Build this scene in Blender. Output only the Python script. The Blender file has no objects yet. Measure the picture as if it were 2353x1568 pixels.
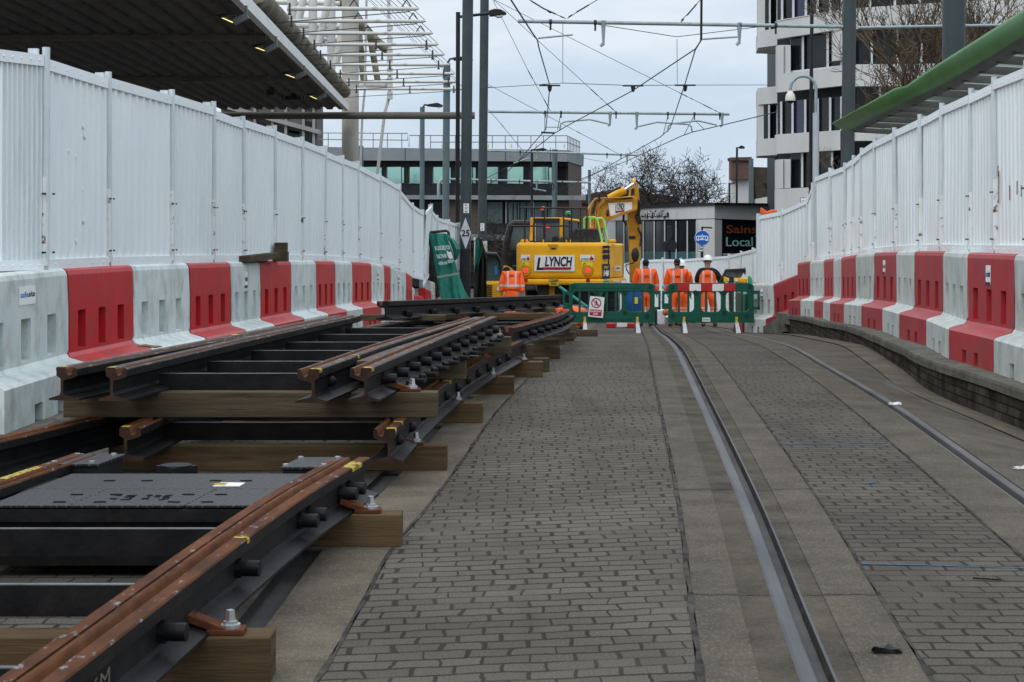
import bpy, bmesh, math, random
from mathutils import Vector, Matrix
R = math.radians
SC = bpy.context.scene
COL = SC.collection
random.seed(7)
# ------------------------------------------------------------------ camera, sky, sun
F, YH, HC, XC = 4000.0, 510.0, 1.48, 1176.5
cam_d = bpy.data.cameras.new("camera")
cam = bpy.data.objects.new("camera", cam_d); COL.objects.link(cam)
cam.location = (0, 0, HC); cam.rotation_euler = (R(90), 0, 0)
cam_d.lens = F / 2353.0 * 36.0; cam_d.sensor_width = 36.0
cam_d.shift_y = -(784.0 - YH) / 2353.0
cam_d.clip_start = 0.1; cam_d.clip_end = 3000
cam_d.dof.use_dof = True; cam_d.dof.focus_distance = 26.0; cam_d.dof.aperture_fstop = 14
SC.camera = cam

W = bpy.data.worlds.new("World"); SC.world = W; W.use_nodes = True
nt = W.node_tree; nt.nodes.clear()
def nn(t, typ, **kw):
    n = t.nodes.new(typ)
    for k, v in kw.items(): setattr(n, k, v)
    return n
SUN_EL, SUN_AZ = R(48), R(-150)
out = nn(nt, 'ShaderNodeOutputWorld'); bg = nn(nt, 'ShaderNodeBackground')
sky = nn(nt, 'ShaderNodeTexSky'); sky.sky_type = 'NISHITA'; sky.sun_disc = False
sky.sun_elevation = SUN_EL; sky.sun_rotation = SUN_AZ; sky.dust_density = 2.0; sky.ozone_density = 2.0
tc = nn(nt, 'ShaderNodeTexCoord'); mp = nn(nt, 'ShaderNodeMapping')
mp.inputs['Scale'].default_value = (1.0, 1.0, 3.2)
nz = nn(nt, 'ShaderNodeTexNoise'); nz.inputs['Scale'].default_value = 2.1; nz.inputs['Detail'].default_value = 6; nz.inputs['Roughness'].default_value = 0.55
rmp = nn(nt, 'ShaderNodeValToRGB')
rmp.color_ramp.elements[0].position = 0.40; rmp.color_ramp.elements[0].color = (6.0, 7.2, 8.6, 1)
rmp.color_ramp.elements[1].position = 0.60; rmp.color_ramp.elements[1].color = (9.8, 10.0, 10.2, 1)
mx = nn(nt, 'ShaderNodeMixRGB'); mx.inputs['Fac'].default_value = 0.88
nt.links.new(tc.outputs['Generated'], mp.inputs['Vector']); nt.links.new(mp.outputs['Vector'], nz.inputs['Vector'])
nt.links.new(nz.outputs['Fac'], rmp.inputs['Fac'])
nt.links.new(sky.outputs['Color'], mx.inputs['Color1']); nt.links.new(rmp.outputs['Color'], mx.inputs['Color2'])
# an overcast sky is brighter overhead than near the horizon
sxz = nn(nt, 'ShaderNodeSeparateXYZ'); nt.links.new(tc.outputs['Generated'], sxz.inputs[0])
mrz = nn(nt, 'ShaderNodeMapRange', interpolation_type='SMOOTHSTEP'); mrz.inputs['From Min'].default_value = 0.10; mrz.inputs['From Max'].default_value = 0.75; mrz.inputs['To Min'].default_value = 1.06; mrz.inputs['To Max'].default_value = 1.95
nt.links.new(sxz.outputs[2], mrz.inputs['Value'])
mul = nn(nt, 'ShaderNodeMixRGB'); mul.blend_type = 'MULTIPLY'; mul.inputs['Fac'].default_value = 1.0
nt.links.new(mx.outputs['Color'], mul.inputs['Color1']); nt.links.new(mrz.outputs[0], mul.inputs['Color2'])
nt.links.new(mul.outputs['Color'], bg.inputs['Color']); bg.inputs['Strength'].default_value = 0.1
nt.links.new(bg.outputs['Background'], out.inputs['Surface'])
sl = bpy.data.lights.new("sun", 'SUN'); sl.energy = 0.7; sl.angle = R(25); sl.color = (1.0, 0.96, 0.9)
so = bpy.data.objects.new("sun", sl); COL.objects.link(so)
so.rotation_euler = (R(90) - SUN_EL, 0, R(180) - SUN_AZ + R(0)); so.location = (0, -20, 60)
SC.view_settings.view_transform = 'Standard'; SC.view_settings.look = 'None'
SC.view_settings.exposure = 0.0; SC.view_settings.gamma = 1.0
SC.cycles.use_denoising = True
SC.cycles.max_bounces = 6; SC.cycles.diffuse_bounces = 3; SC.cycles.glossy_bounces = 3; SC.cycles.transmission_bounces = 4; SC.cycles.transparent_max_bounces = 8

# ------------------------------------------------------------------ helpers
def P(x, y, d):
    return Vector(((x - XC) * d / F, d, HC - (y - YH) * d / F))
def lerp(a, b, t): return a + (b - a) * t
def itp(tab, v):
    if v <= tab[0][0]: return tab[0][1]
    for (a, va), (b, vb) in zip(tab, tab[1:]):
        if v <= b: return va + (vb - va) * (v - a) / (b - a)
    return tab[-1][1]
def spl(tab, v):      # smooth (Hermite) interpolation
    n = len(tab)
    if v <= tab[0][0]: return tab[0][1] + (tab[1][1] - tab[0][1]) / (tab[1][0] - tab[0][0]) * (v - tab[0][0])
    if v >= tab[-1][0]: return tab[-1][1] + (tab[-1][1] - tab[-2][1]) / (tab[-1][0] - tab[-2][0]) * (v - tab[-1][0])
    for i in range(n - 1):
        if v <= tab[i + 1][0]:
            x0, y0 = tab[i]; x1, y1 = tab[i + 1]; h = x1 - x0
            s = (y1 - y0) / h
            m0 = s if i == 0 else ((y1 - tab[i - 1][1]) / (x1 - tab[i - 1][0]))
            m1 = s if i == n - 2 else ((tab[i + 2][1] - y0) / (tab[i + 2][0] - x0))
            t = (v - x0) / h
            return (2*t**3 - 3*t*t + 1) * y0 + (t**3 - 2*t*t + t) * h * m0 + (-2*t**3 + 3*t*t) * y1 + (t**3 - t*t) * h * m1
def sm(t):
    t = max(0.0, min(1.0, t)); return t * t * (3 - 2 * t)
HT = [(0, 1.48), (10, 1.48), (14, 1.48), (18, 1.515), (22, 1.60), (25, 1.73), (30, 1.97), (36.5, 2.33), (44, 2.66), (50, 2.9), (60, 3.3), (75, 3.7), (100, 4.0), (200, 4.2), (2000, 4.2)]
def G(X, d):
    z = HC - (spl(HT, d) if d < 199 else 4.2)
    return z - 0.17 * sm((X - 2.95) / 1.2) * (1 - sm((d - 15) / 8))

class MB:
    def __init__(s, M=None):
        s.v = []; s.f = []; s.m = []; s.M = M
    def a(s, p):
        p = Vector(p)
        if s.M is not None: p = s.M @ p
        s.v.append(p); return len(s.v) - 1
    def face(s, ids, mi=0):
        s.f.append(list(ids)); s.m.append(mi)
    def quad(s, a, b, c, d, mi=0):
        s.face([s.a(a), s.a(b), s.a(c), s.a(d)], mi)
    def poly(s, pts, mi=0):
        s.face([s.a(p) for p in pts], mi)
    def box(s, c, sz, mi=0, rz=0.0, Rm=None):
        c = Vector(c); hx, hy, hz = sz[0] / 2, sz[1] / 2, sz[2] / 2
        m = Rm if Rm is not None else Matrix.Rotation(rz, 3, 'Z')
        ids = [s.a(c + m @ Vector((x, y, z))) for z in (-hz, hz) for x, y in ((-hx, -hy), (hx, -hy), (hx, hy), (-hx, hy))]
        for q in ((3, 2, 1, 0), (4, 5, 6, 7), (0, 1, 5, 4), (1, 2, 6, 5), (2, 3, 7, 6), (3, 0, 4, 7)):
            s.face([ids[i] for i in q], mi)
    def bx(s, x0, x1, y0, y1, z0, z1, mi=0):
        s.box(((x0 + x1) / 2, (y0 + y1) / 2, (z0 + z1) / 2), (abs(x1 - x0), abs(y1 - y0), abs(z1 - z0)), mi)
    def bar(s, p0, p1, w, h, mi=0, up=(0, 0, 1)):
        p0 = Vector(p0); p1 = Vector(p1); t = (p1 - p0)
        L = t.length; t.normalize(); u = Vector(up)
        sd = t.cross(u)
        if sd.length < 1e-4: sd = t.cross(Vector((0, 1, 0)))
        sd.normalize(); u = sd.cross(t)
        m = Matrix((t, sd, u)).transposed()
        s.box((p0 + p1) / 2, (L, w, h), mi, Rm=m)
    def tube(s, path, r, n=8, mi=0, cap=True):
        path = [Vector(p) for p in path]; N = len(path)
        rs = r if isinstance(r, (list, tuple)) else [r] * N
        rings = []; prev = None
        for i, p in enumerate(path):
            t = (path[min(i + 1, N - 1)] - path[max(i - 1, 0)])
            if t.length < 1e-9: t = Vector((0, 0, 1))
            t.normalize()
            if prev is None:
                prev = Vector((0, 0, 1)) if abs(t.z) < 0.9 else Vector((1, 0, 0))
            u = prev - t * prev.dot(t)
            if u.length < 1e-5: u = t.orthogonal()
            u.normalize(); w = t.cross(u); prev = u
            rings.append([s.a(p + (u * math.cos(2 * math.pi * k / n) + w * math.sin(2 * math.pi * k / n)) * rs[i]) for k in range(n)])
        for A, B in zip(rings, rings[1:]):
            for k in range(n): s.face([A[k], A[(k + 1) % n], B[(k + 1) % n], B[k]], mi)
        if cap:
            s.face(rings[0][::-1], mi); s.face(rings[-1], mi)
    def sweep(s, prof, frames, mis=None, closed=True, caps=True, capmi=0):
        # prof [(u,v)], frames [(origin, udir, vdir)]
        rings = [[s.a(o + u * a + v * b) for a, b in prof] for o, u, v in frames]
        n = len(prof)
        for A, B in zip(rings, rings[1:]):
            for k in range(n if closed else n - 1):
                s.face([A[k], A[(k + 1) % n], B[(k + 1) % n], B[k]], mis[k] if mis else 0)
        if caps and closed:
            s.face(rings[0][::-1], capmi); s.face(rings[-1], capmi)
    def prism(s, pts, off, mi=0, smi=None):
        # pts 3d polygon, extruded by vector off
        off = Vector(off); A = [s.a(p) for p in pts]; B = [s.a(Vector(p) + off) for p in pts]
        s.face(A, mi); s.face(B[::-1], mi)
        n = len(A)
        for k in range(n): s.face([A[k], B[k], B[(k + 1) % n], A[(k + 1) % n]], mi if smi is None else smi)
    def slab(s, pts, d, th, mi=0, smi=None):
        # outline read at depth d, given a real thickness th going away from the viewer
        s.prism([P(x, y, d) for x, y in pts], (0, th, 0), mi, smi)
    def rect(s, x0, y0, x1, y1, d, th, mi=0):
        s.slab([(x0, y0), (x1, y0), (x1, y1), (x0, y1)], d, th, mi)
    def sphere(s, c, r, n=10, mi=0, sc=(1, 1, 1)):
        c = Vector(c); m = max(4, n // 2); rings = []
        for i in range(1, m):
            th = math.pi * i / m
            rings.append([s.a(c + Vector((r * sc[0] * math.sin(th) * math.cos(2 * math.pi * k / n), r * sc[1] * math.sin(th) * math.sin(2 * math.pi * k / n), r * sc[2] * math.cos(th)))) for k in range(n)])
        t = s.a(c + Vector((0, 0, r * sc[2]))); b = s.a(c - Vector((0, 0, r * sc[2])))
        for k in range(n):
            s.face([t, rings[0][k], rings[0][(k + 1) % n]], mi); s.face([b, rings[-1][(k + 1) % n], rings[-1][k]], mi)
        for A, B in zip(rings, rings[1:]):
            for k in range(n): s.face([A[k], B[k], B[(k + 1) % n], A[(k + 1) % n]], mi)
    def build(s, name, mats, parent=None, smooth=False, bevel=0.0, seg=2, origin=None, fix=True):
        if not isinstance(mats, (list, tuple)): mats = [mats]
        if parent is not None:
            rt = parent
            while rt.parent is not None: rt = rt.parent
            org = rt.location.copy()
        elif origin is not None: org = Vector(origin)
        else:
            xs = [p.x for p in s.v]; ys = [p.y for p in s.v]; zs = [p.z for p in s.v]
            org = Vector(((min(xs) + max(xs)) / 2, (min(ys) + max(ys)) / 2, min(zs)))
        me = bpy.data.meshes.new(name)
        me.from_pydata([tuple(p - org) for p in s.v], [], s.f)
        for m in mats: me.materials.append(m)
        me.polygons.foreach_set('material_index', s.m)
        if fix:
            b = bmesh.new(); b.from_mesh(me); bmesh.ops.recalc_face_normals(b, faces=b.faces); b.to_mesh(me); b.free()
        if smooth:
            me.polygons.foreach_set('use_smooth', [True] * len(me.polygons))
        me.update()
        o = bpy.data.objects.new(name, me); COL.objects.link(o)
        if parent is not None: o.parent = parent
        else: o.location = org
        if bevel > 0:
            md = o.modifiers.new('bevel', 'BEVEL'); md.width = bevel; md.segments = seg; md.limit_method = 'ANGLE'; md.angle_limit = R(40)
        if smooth:
            try: me.set_sharp_from_angle(angle=R(42))
            except Exception: pass
        return o

ONES = ['nearest', 'second', 'third', 'fourth', 'fifth', 'sixth', 'seventh', 'eighth', 'ninth', 'tenth', 'eleventh', 'twelfth', 'thirteenth', 'fourteenth', 'fifteenth', 'sixteenth', 'seventeenth', 'eighteenth', 'nineteenth', 'twentieth']
def tag(o, label=None, cat=None, group=None, kind=None):
    if label: o['label'] = label
    if cat: o['category'] = cat
    if group: o['group'] = group
    if kind: o['kind'] = kind
    return o
def thing(name, loc, label, cat, group=None):
    o = bpy.data.objects.new(name, None); COL.objects.link(o); o.location = loc; o.empty_display_size = 0.2
    return tag(o, label, cat, group)
def struct(o): o['kind'] = 'structure'; return o

# ------------------------------------------------------------------ materials
MC = {}
def mat(name, c1, c2=None, rough=0.6, metal=0.0, scale=4.0, detail=5.0, bump=0.0, bscale=None, c3=None, t3=(0.62, 0.72), s3=None, stretch=None, spec=None, rnd=0.0, lo=0.35, hi=0.68, emit=None, estr=0.0):
    if name in MC: return MC[name]
    m = bpy.data.materials.new(name); m.use_nodes = True; MC[name] = m
    t = m.node_tree; b = t.nodes['Principled BSDF']
    b.inputs['Roughness'].default_value = rough; b.inputs['Metallic'].default_value = metal
    b.inputs['Specular IOR Level'].default_value = spec if spec is not None else (.12 if rough >= .7 else .28)
    if emit is not None:
        b.inputs['Emission Color'].default_value = (*emit, 1); b.inputs['Emission Strength'].default_value = estr
    b.inputs['Base Color'].default_value = (*c1, 1)
    if c2 is None and bump == 0: return m
    tcn = nn(t, 'ShaderNodeTexCoord'); vec = tcn.outputs['Object']
    if stretch:
        mpn = nn(t, 'ShaderNodeMapping'); mpn.inputs['Scale'].default_value = stretch
        t.links.new(vec, mpn.inputs['Vector']); vec = mpn.outputs['Vector']
    if rnd:
        oi = nn(t, 'ShaderNodeObjectInfo'); ad = nn(t, 'ShaderNodeVectorMath', operation='ADD'); mu = nn(t, 'ShaderNodeMath', operation='MULTIPLY')
        mu.inputs[1].default_value = 37.0
        t.links.new(oi.outputs['Random'], mu.inputs[0]); t.links.new(vec, ad.inputs[0]); t.links.new(mu.outputs[0], ad.inputs[1]); vec = ad.outputs[0]
    col = None
    if c2 is not None:
        n = nn(t, 'ShaderNodeTexNoise'); n.inputs['Scale'].default_value = scale; n.inputs['Detail'].default_value = detail; n.inputs['Roughness'].default_value = 0.6
        t.links.new(vec, n.inputs['Vector'])
        r = nn(t, 'ShaderNodeValToRGB'); r.color_ramp.elements[0].position = lo; r.color_ramp.elements[1].position = hi
        r.color_ramp.elements[0].color = (*c1, 1); r.color_ramp.elements[1].color = (*c2, 1)
        t.links.new(n.outputs['Fac'], r.inputs['Fac']); col = r.outputs['Color']
        if c3 is not None:
            n3 = nn(t, 'ShaderNodeTexNoise'); n3.inputs['Scale'].default_value = s3 or scale * 2.3; n3.inputs['Detail'].default_value = 8; n3.inputs['Roughness'].default_value = 0.65
            t.links.new(vec, n3.inputs['Vector'])
            r3 = nn(t, 'ShaderNodeValToRGB'); r3.color_ramp.elements[0].position = t3[0]; r3.color_ramp.elements[1].position = t3[1]
            t.links.new(n3.outputs['Fac'], r3.inputs['Fac'])
            mxn = nn(t, 'ShaderNodeMixRGB'); mxn.inputs['Color2'].default_value = (*c3, 1)
            t.links.new(r3.outputs['Color'], mxn.inputs['Fac']); t.links.new(col, mxn.inputs['Color1']); col = mxn.outputs['Color']
        if rnd:
            hs = nn(t, 'ShaderNodeHueSaturation'); mr = nn(t, 'ShaderNodeMapRange')
            mr.inputs['To Min'].default_value = 1 - rnd; mr.inputs['To Max'].default_value = 1 + rnd
            t.links.new(oi.outputs['Random'], mr.inputs['Value']); t.links.new(mr.outputs[0], hs.inputs['Value']); t.links.new(col, hs.inputs['Color']); col = hs.outputs['Color']
        t.links.new(col, b.inputs['Base Color'])
    if bump > 0:
        nb = nn(t, 'ShaderNodeTexNoise'); nb.inputs['Scale'].default_value = bscale or scale * 6; nb.inputs['Detail'].default_value = 4
        t.links.new(vec, nb.inputs['Vector'])
        bp = nn(t, 'ShaderNodeBump'); bp.inputs['Strength'].default_value = bump; bp.inputs['Distance'].default_value = 0.02
        t.links.new(nb.outputs['Fac'], bp.inputs['Height']); t.links.new(bp.outputs['Normal'], b.inputs['Normal'])
    return m

def text(name, s, m, parent, p0, p1, p2, bold=0.0, shear=0.0, ext=0.002, align_fit=True, label=None):
    """lettering filling the rectangle p0 (bottom-left), p1 (bottom-right), p2 (top-left)"""
    cu = bpy.data.curves.new(name, 'FONT'); cu.body = s; cu.size = 1.0; cu.offset = bold; cu.shear = shear; cu.space_line = 0.95
    cu.align_x = 'CENTER'; cu.resolution_u = 3
    to = bpy.data.objects.new('tmp_text', cu)
    me = bpy.data.meshes.new_from_object(to)
    bpy.data.objects.remove(to); bpy.data.curves.remove(cu)
    xs = [v.co.x for v in me.vertices]; ys = [v.co.y for v in me.vertices]
    x0, x1, y0, y1 = min(xs), max(xs), min(ys), max(ys)
    p0, p1, p2 = Vector(p0), Vector(p1), Vector(p2)
    nrm = (p1 - p0).cross(p2 - p0).normalized()
    mb = MB()
    for v in me.vertices:
        u = (v.co.x - x0) / (x1 - x0); w = (v.co.y - y0) / (y1 - y0)
        mb.v.append(p0 + (p1 - p0) * u + (p2 - p0) * w)
    for pl in me.polygons: mb.face(list(pl.vertices))
    bpy.data.meshes.remove(me)
    # a few millimetres of real thickness
    nv = len(mb.v); fr = list(mb.f)
    for i in range(nv): mb.v.append(mb.v[i] + nrm * ext)
    mb.f = [list(f) for f in fr] + [[i + nv for i in f] for f in fr]; mb.m = [0] * len(mb.f)
    o = mb.build(name, m, parent, fix=False)
    if label: o['label'] = label
    return o
def textD(name, s, m, parent, x0, y0, x1, y1, d, **k):
    return text(name, s, m, parent, P(x0, y1, d), P(x1, y1, d), P(x0, y0, d), **k)
# ------------------------------------------------------------------ block paving / concrete materials
def paving(name, skew, bw, bh, base, base2):
    m = bpy.data.materials.new(name); m.use_nodes = True; t = m.node_tree; b = t.nodes['Principled BSDF']
    L = t.links.new
    def math_(op, a, bb=None, c=None):
        n = nn(t, 'ShaderNodeMath', operation=op)
        for i, v in enumerate((a, bb, c)):
            if v is None: continue
            if isinstance(v, (int, float)): n.inputs[i].default_value = v
            else: L(v, n.inputs[i])
        return n.outputs[0]
    def ss(lo, hi, v):
        n = nn(t, 'ShaderNodeMapRange', interpolation_type='SMOOTHSTEP')
        n.inputs['From Min'].default_value = lo; n.inputs['From Max'].default_value = hi
        L(v, n.inputs['Value']); return n.outputs[0]
    ge = nn(t, 'ShaderNodeNewGeometry'); wob = nn(t, 'ShaderNodeTexNoise'); wob.inputs['Scale'].default_value = 5; wob.inputs['Detail'].default_value = 3
    L(ge.outputs['Position'], wob.inputs['Vector'])
    sx = nn(t, 'ShaderNodeSeparateXYZ'); L(ge.outputs['Position'], sx.inputs[0])
    sw = nn(t, 'ShaderNodeSeparateColor'); L(wob.outputs['Color'], sw.inputs[0])
    wx = math_('MULTIPLY', math_('SUBTRACT', sw.outputs[0], 0.5), 0.06); wy = math_('MULTIPLY', math_('SUBTRACT', sw.outputs[1], 0.5), 0.05)
    X = math_('ADD', sx.outputs[0], wx); Y = math_('ADD', math_('SUBTRACT', sx.outputs[1], math_('MULTIPLY', sx.outputs[0], skew)), wy)
    v = math_('DIVIDE', Y, bh); row = math_('FLOOR', v); fv = math_('SUBTRACT', v, row)
    wn = nn(t, 'ShaderNodeTexWhiteNoise', noise_dimensions='1D'); L(row, wn.inputs['W'])
    u = math_('ADD', math_('ADD', math_('DIVIDE', X, bw), math_('MULTIPLY', math_('MODULO', row, 2.0), 0.5)), math_('MULTIPLY', wn.outputs['Value'], 0.28))
    cel = math_('FLOOR', u); fu = math_('SUBTRACT', u, cel)
    cv = nn(t, 'ShaderNodeCombineXYZ'); L(cel, cv.inputs[0]); L(row, cv.inputs[1])
    wc = nn(t, 'ShaderNodeTexWhiteNoise', noise_dimensions='2D'); L(cv.outputs[0], wc.inputs['Vector'])
    sc = nn(t, 'ShaderNodeSeparateColor'); L(wc.outputs['Color'], sc.inputs[0])
    # joint masks: broad cross joints of uneven width, hairline bed joints
    jw = math_('ADD', 0.018, math_('MULTIPLY', math_('POWER', sc.outputs[1], 1.8), 0.080))
    eu = math_('MINIMUM', fu, math_('SUBTRACT', 1.0, fu)); ev = math_('MINIMUM', fv, math_('SUBTRACT', 1.0, fv))
    mu = math_('SUBTRACT', 1.0, ss(0.55, 1.15, math_('DIVIDE', eu, jw)))
    mv = math_('SUBTRACT', 1.0, ss(0.02, 0.115, ev))
    fine = nn(t, 'ShaderNodeTexNoise'); fine.inputs['Scale'].default_value = 2.1; fine.inputs['Detail'].default_value = 4; L(ge.outputs['Position'], fine.inputs['Vector'])
    mvv = math_('MULTIPLY', mv, ss(0.24, 0.52, fine.outputs['Fac']))
    mj = math_('MAXIMUM', math_('MULTIPLY', mu, math_('ADD', 0.5, math_('MULTIPLY', fine.outputs['Fac'], 0.6))), math_('MULTIPLY', mvv, 0.92))
    grain = nn(t, 'ShaderNodeTexNoise'); grain.inputs['Scale'].default_value = 120; grain.inputs['Detail'].default_value = 3; L(ge.outputs['Position'], grain.inputs['Vector'])
    blot = nn(t, 'ShaderNodeTexNoise'); blot.inputs['Scale'].default_value = 0.9; blot.inputs['Detail'].default_value = 6; L(ge.outputs['Position'], blot.inputs['Vector'])
    r1 = nn(t, 'ShaderNodeValToRGB'); r1.color_ramp.elements[0].position = 0.3; r1.color_ramp.elements[1].position = 0.7
    r1.color_ramp.elements[0].color = (*base, 1); r1.color_ramp.elements[1].color = (*base2, 1); L(grain.outputs['Fac'], r1.inputs['Fac'])
    hs = nn(t, 'ShaderNodeHueSaturation'); L(r1.outputs['Color'], hs.inputs['Color'])
    val = math_('ADD', math_('ADD', 0.72, math_('MULTIPLY', sc.outputs[0], 0.22)), math_('MULTIPLY', math_('SUBTRACT', blot.outputs['Fac'], 0.5), 1.0)); L(math_('ADD', val, 0.17), hs.inputs['Value'])
    # dark stains
    st = nn(t, 'ShaderNodeTexNoise'); st.inputs['Scale'].default_value = 1.7; st.inputs['Detail'].default_value = 8; st.inputs['Roughness'].default_value = 0.7; L(ge.outputs['Position'], st.inputs['Vector'])
    sm_ = ss(0.60, 0.74, st.outputs['Fac'])
    m0 = nn(t, 'ShaderNodeMixRGB'); m0.inputs['Color2'].default_value = (0.034, 0.031, 0.028, 1); mpk = nn(t, 'ShaderNodeMapping'); mpk.inputs['Scale'].default_value = (2.4, 0.22, 1); L(ge.outputs['Position'], mpk.inputs['Vector'])
    trk = nn(t, 'ShaderNodeTexNoise'); trk.inputs['Scale'].default_value = 1.0; trk.inputs['Detail'].default_value = 5; L(mpk.outputs['Vector'], trk.inputs['Vector'])
    L(math_('MAXIMUM', math_('MULTIPLY', sm_, 0.55), math_('MULTIPLY', ss(0.52, 0.72, trk.outputs['Fac']), 0.42)), m0.inputs['Fac']); L(hs.outputs['Color'], m0.inputs['Color1'])
    mxn = nn(t, 'ShaderNodeMixRGB'); mxn.inputs['Color2'].default_value = (0.017, 0.016, 0.0145, 1); L(mj, mxn.inputs['Fac']); L(m0.outputs['Color'], mxn.inputs['Color1'])
    sp = nn(t, 'ShaderNodeTexNoise'); sp.inputs['Scale'].default_value = 38; sp.inputs['Detail'].default_value = 1; L(ge.outputs['Position'], sp.inputs['Vector'])
    m2 = nn(t, 'ShaderNodeMixRGB'); m2.inputs['Color2'].default_value = (0.42, 0.41, 0.38, 1); L(math_('MULTIPLY', ss(0.80, 0.83, sp.outputs['Fac']), 0.8), m2.inputs['Fac']); L(mxn.outputs['Color'], m2.inputs['Color1'])
    L(m2.outputs['Color'], b.inputs['Base Color'])
    b.inputs['Roughness'].default_value = 0.85; b.inputs['Specular IOR Level'].default_value = 0.08
    hgt = math_('SUBTRACT', math_('ADD', math_('MULTIPLY', grain.outputs['Fac'], 0.10), math_('MULTIPLY', sc.outputs[2], 0.25)), mj)
    bp = nn(t, 'ShaderNodeBump'); bp.inputs['Strength'].default_value = 0.7; bp.inputs['Distance'].default_value = 0.008; L(hgt, bp.inputs['Height']); L(bp.outputs['Normal'], b.inputs['Normal'])
    return m
M_PAVE_L = paving('block_paving_left', 0.17, 0.152, 0.106, (0.0568, 0.0497, 0.0405), (0.1286, 0.1137, 0.0927))
M_PAVE_R = paving('block_paving_mid', -0.02, 0.157, 0.106, (0.0514, 0.0453, 0.0379), (0.1167, 0.1036, 0.0855))

def concrete(name, c1, c2, speck=0.4, streak=True):
    m = bpy.data.materials.new(name); m.use_nodes = True; t = m.node_tree; b = t.nodes['Principled BSDF']; L = t.links.new
    ge = nn(t, 'ShaderNodeNewGeometry')
    n1 = nn(t, 'ShaderNodeTexNoise'); n1.inputs['Scale'].default_value = 2.2; n1.inputs['Detail'].default_value = 8; n1.inputs['Roughness'].default_value = .68; L(ge.outputs['Position'], n1.inputs['Vector'])
    r1 = nn(t, 'ShaderNodeValToRGB'); r1.color_ramp.elements[0].position = .32; r1.color_ramp.elements[1].position = .68; r1.color_ramp.elements[0].color = (*c1, 1); r1.color_ramp.elements[1].color = (*c2, 1); L(n1.outputs['Fac'], r1.inputs['Fac'])
    v = nn(t, 'ShaderNodeTexVoronoi'); v.inputs['Scale'].default_value = 150; L(ge.outputs['Position'], v.inputs['Vector'])
    wn = nn(t, 'ShaderNodeSeparateColor'); L(v.outputs['Color'], wn.inputs[0])
    rs = nn(t, 'ShaderNodeValToRGB'); rs.color_ramp.elements[0].position = .70; rs.color_ramp.elements[1].position = .95; L(wn.outputs[0], rs.inputs['Fac'])
    ml = nn(t, 'ShaderNodeMath', operation='MULTIPLY'); ml.inputs[1].default_value = speck; L(rs.outputs['Color'], ml.inputs[0])
    mx_ = nn(t, 'ShaderNodeMixRGB'); mx_.inputs['Color2'].default_value = (.30, .27, .22, 1); L(ml.outputs[0], mx_.inputs['Fac']); L(r1.outputs['Color'], mx_.inputs['Color1'])
    mp_ = nn(t, 'ShaderNodeMapping'); mp_.inputs['Scale'].default_value = (1.6, 9.0, 1); L(ge.outputs['Position'], mp_.inputs['Vector'])
    n2 = nn(t, 'ShaderNodeTexNoise'); n2.inputs['Scale'].default_value = 1.6; n2.inputs['Detail'].default_value = 6; n2.inputs['Roughness'].default_value = .7; L(mp_.outputs['Vector'], n2.inputs['Vector'])
    r2 = nn(t, 'ShaderNodeValToRGB'); r2.color_ramp.elements[0].position = .56; r2.color_ramp.elements[1].position = .72; L(n2.outputs['Fac'], r2.inputs['Fac'])
    m2 = nn(t, 'ShaderNodeMath', operation='MULTIPLY'); m2.inputs[1].default_value = .55 if streak else .3; L(r2.outputs['Color'], m2.inputs[0])
    m3 = nn(t, 'ShaderNodeMixRGB'); m3.inputs['Color2'].default_value = (.055, .052, .046, 1); L(m2.outputs[0], m3.inputs['Fac']); L(mx_.outputs['Color'], m3.inputs['Color1'])
    L(m3.outputs['Color'], b.inputs['Base Color']); b.inputs['Roughness'].default_value = .88; b.inputs['Specular IOR Level'].default_value = .08
    bp = nn(t, 'ShaderNodeBump'); bp.inputs['Strength'].default_value = .5; bp.inputs['Distance'].default_value = .006; L(v.outputs['Distance'], bp.inputs['Height']); L(bp.outputs['Normal'], b.inputs['Normal'])
    return m
M_CONC = concrete('aggregate_concrete', (0.0572, 0.0491, 0.0382), (0.1104, 0.0956, 0.0733), .26)
M_CONCL = concrete('pale_concrete', (0.0715, 0.0591, 0.044), (0.1434, 0.1207, 0.0893), .3)
M_RUBBER = concrete('rail_edge_filler', (0.0338, 0.029, 0.0219), (0.0986, 0.0854, 0.0634), .12)
M_ASPH = mat('asphalt', (.06, .06, .06), (.11, .108, .10), rough=.9, scale=1.4, bump=.3, bscale=60)
M_SEAL = mat('bitumen_seal', (.016, .0155, .0145), (.075, .068, .056), rough=.9, scale=9, bump=.4)
M_RAILTOP = mat('worn_rail_steel', (.058, .061, .064), (.10, .103, .106), rough=.6, metal=.0, spec=.2, scale=1.2, stretch=(4, .6, 1))
M_GROOVE = mat('groove_dirt', (.015, .014, .013), (.05, .045, .038), rough=.95, scale=14, c3=(.22, .20, .17), t3=(.66, .74), s3=30)

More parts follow.
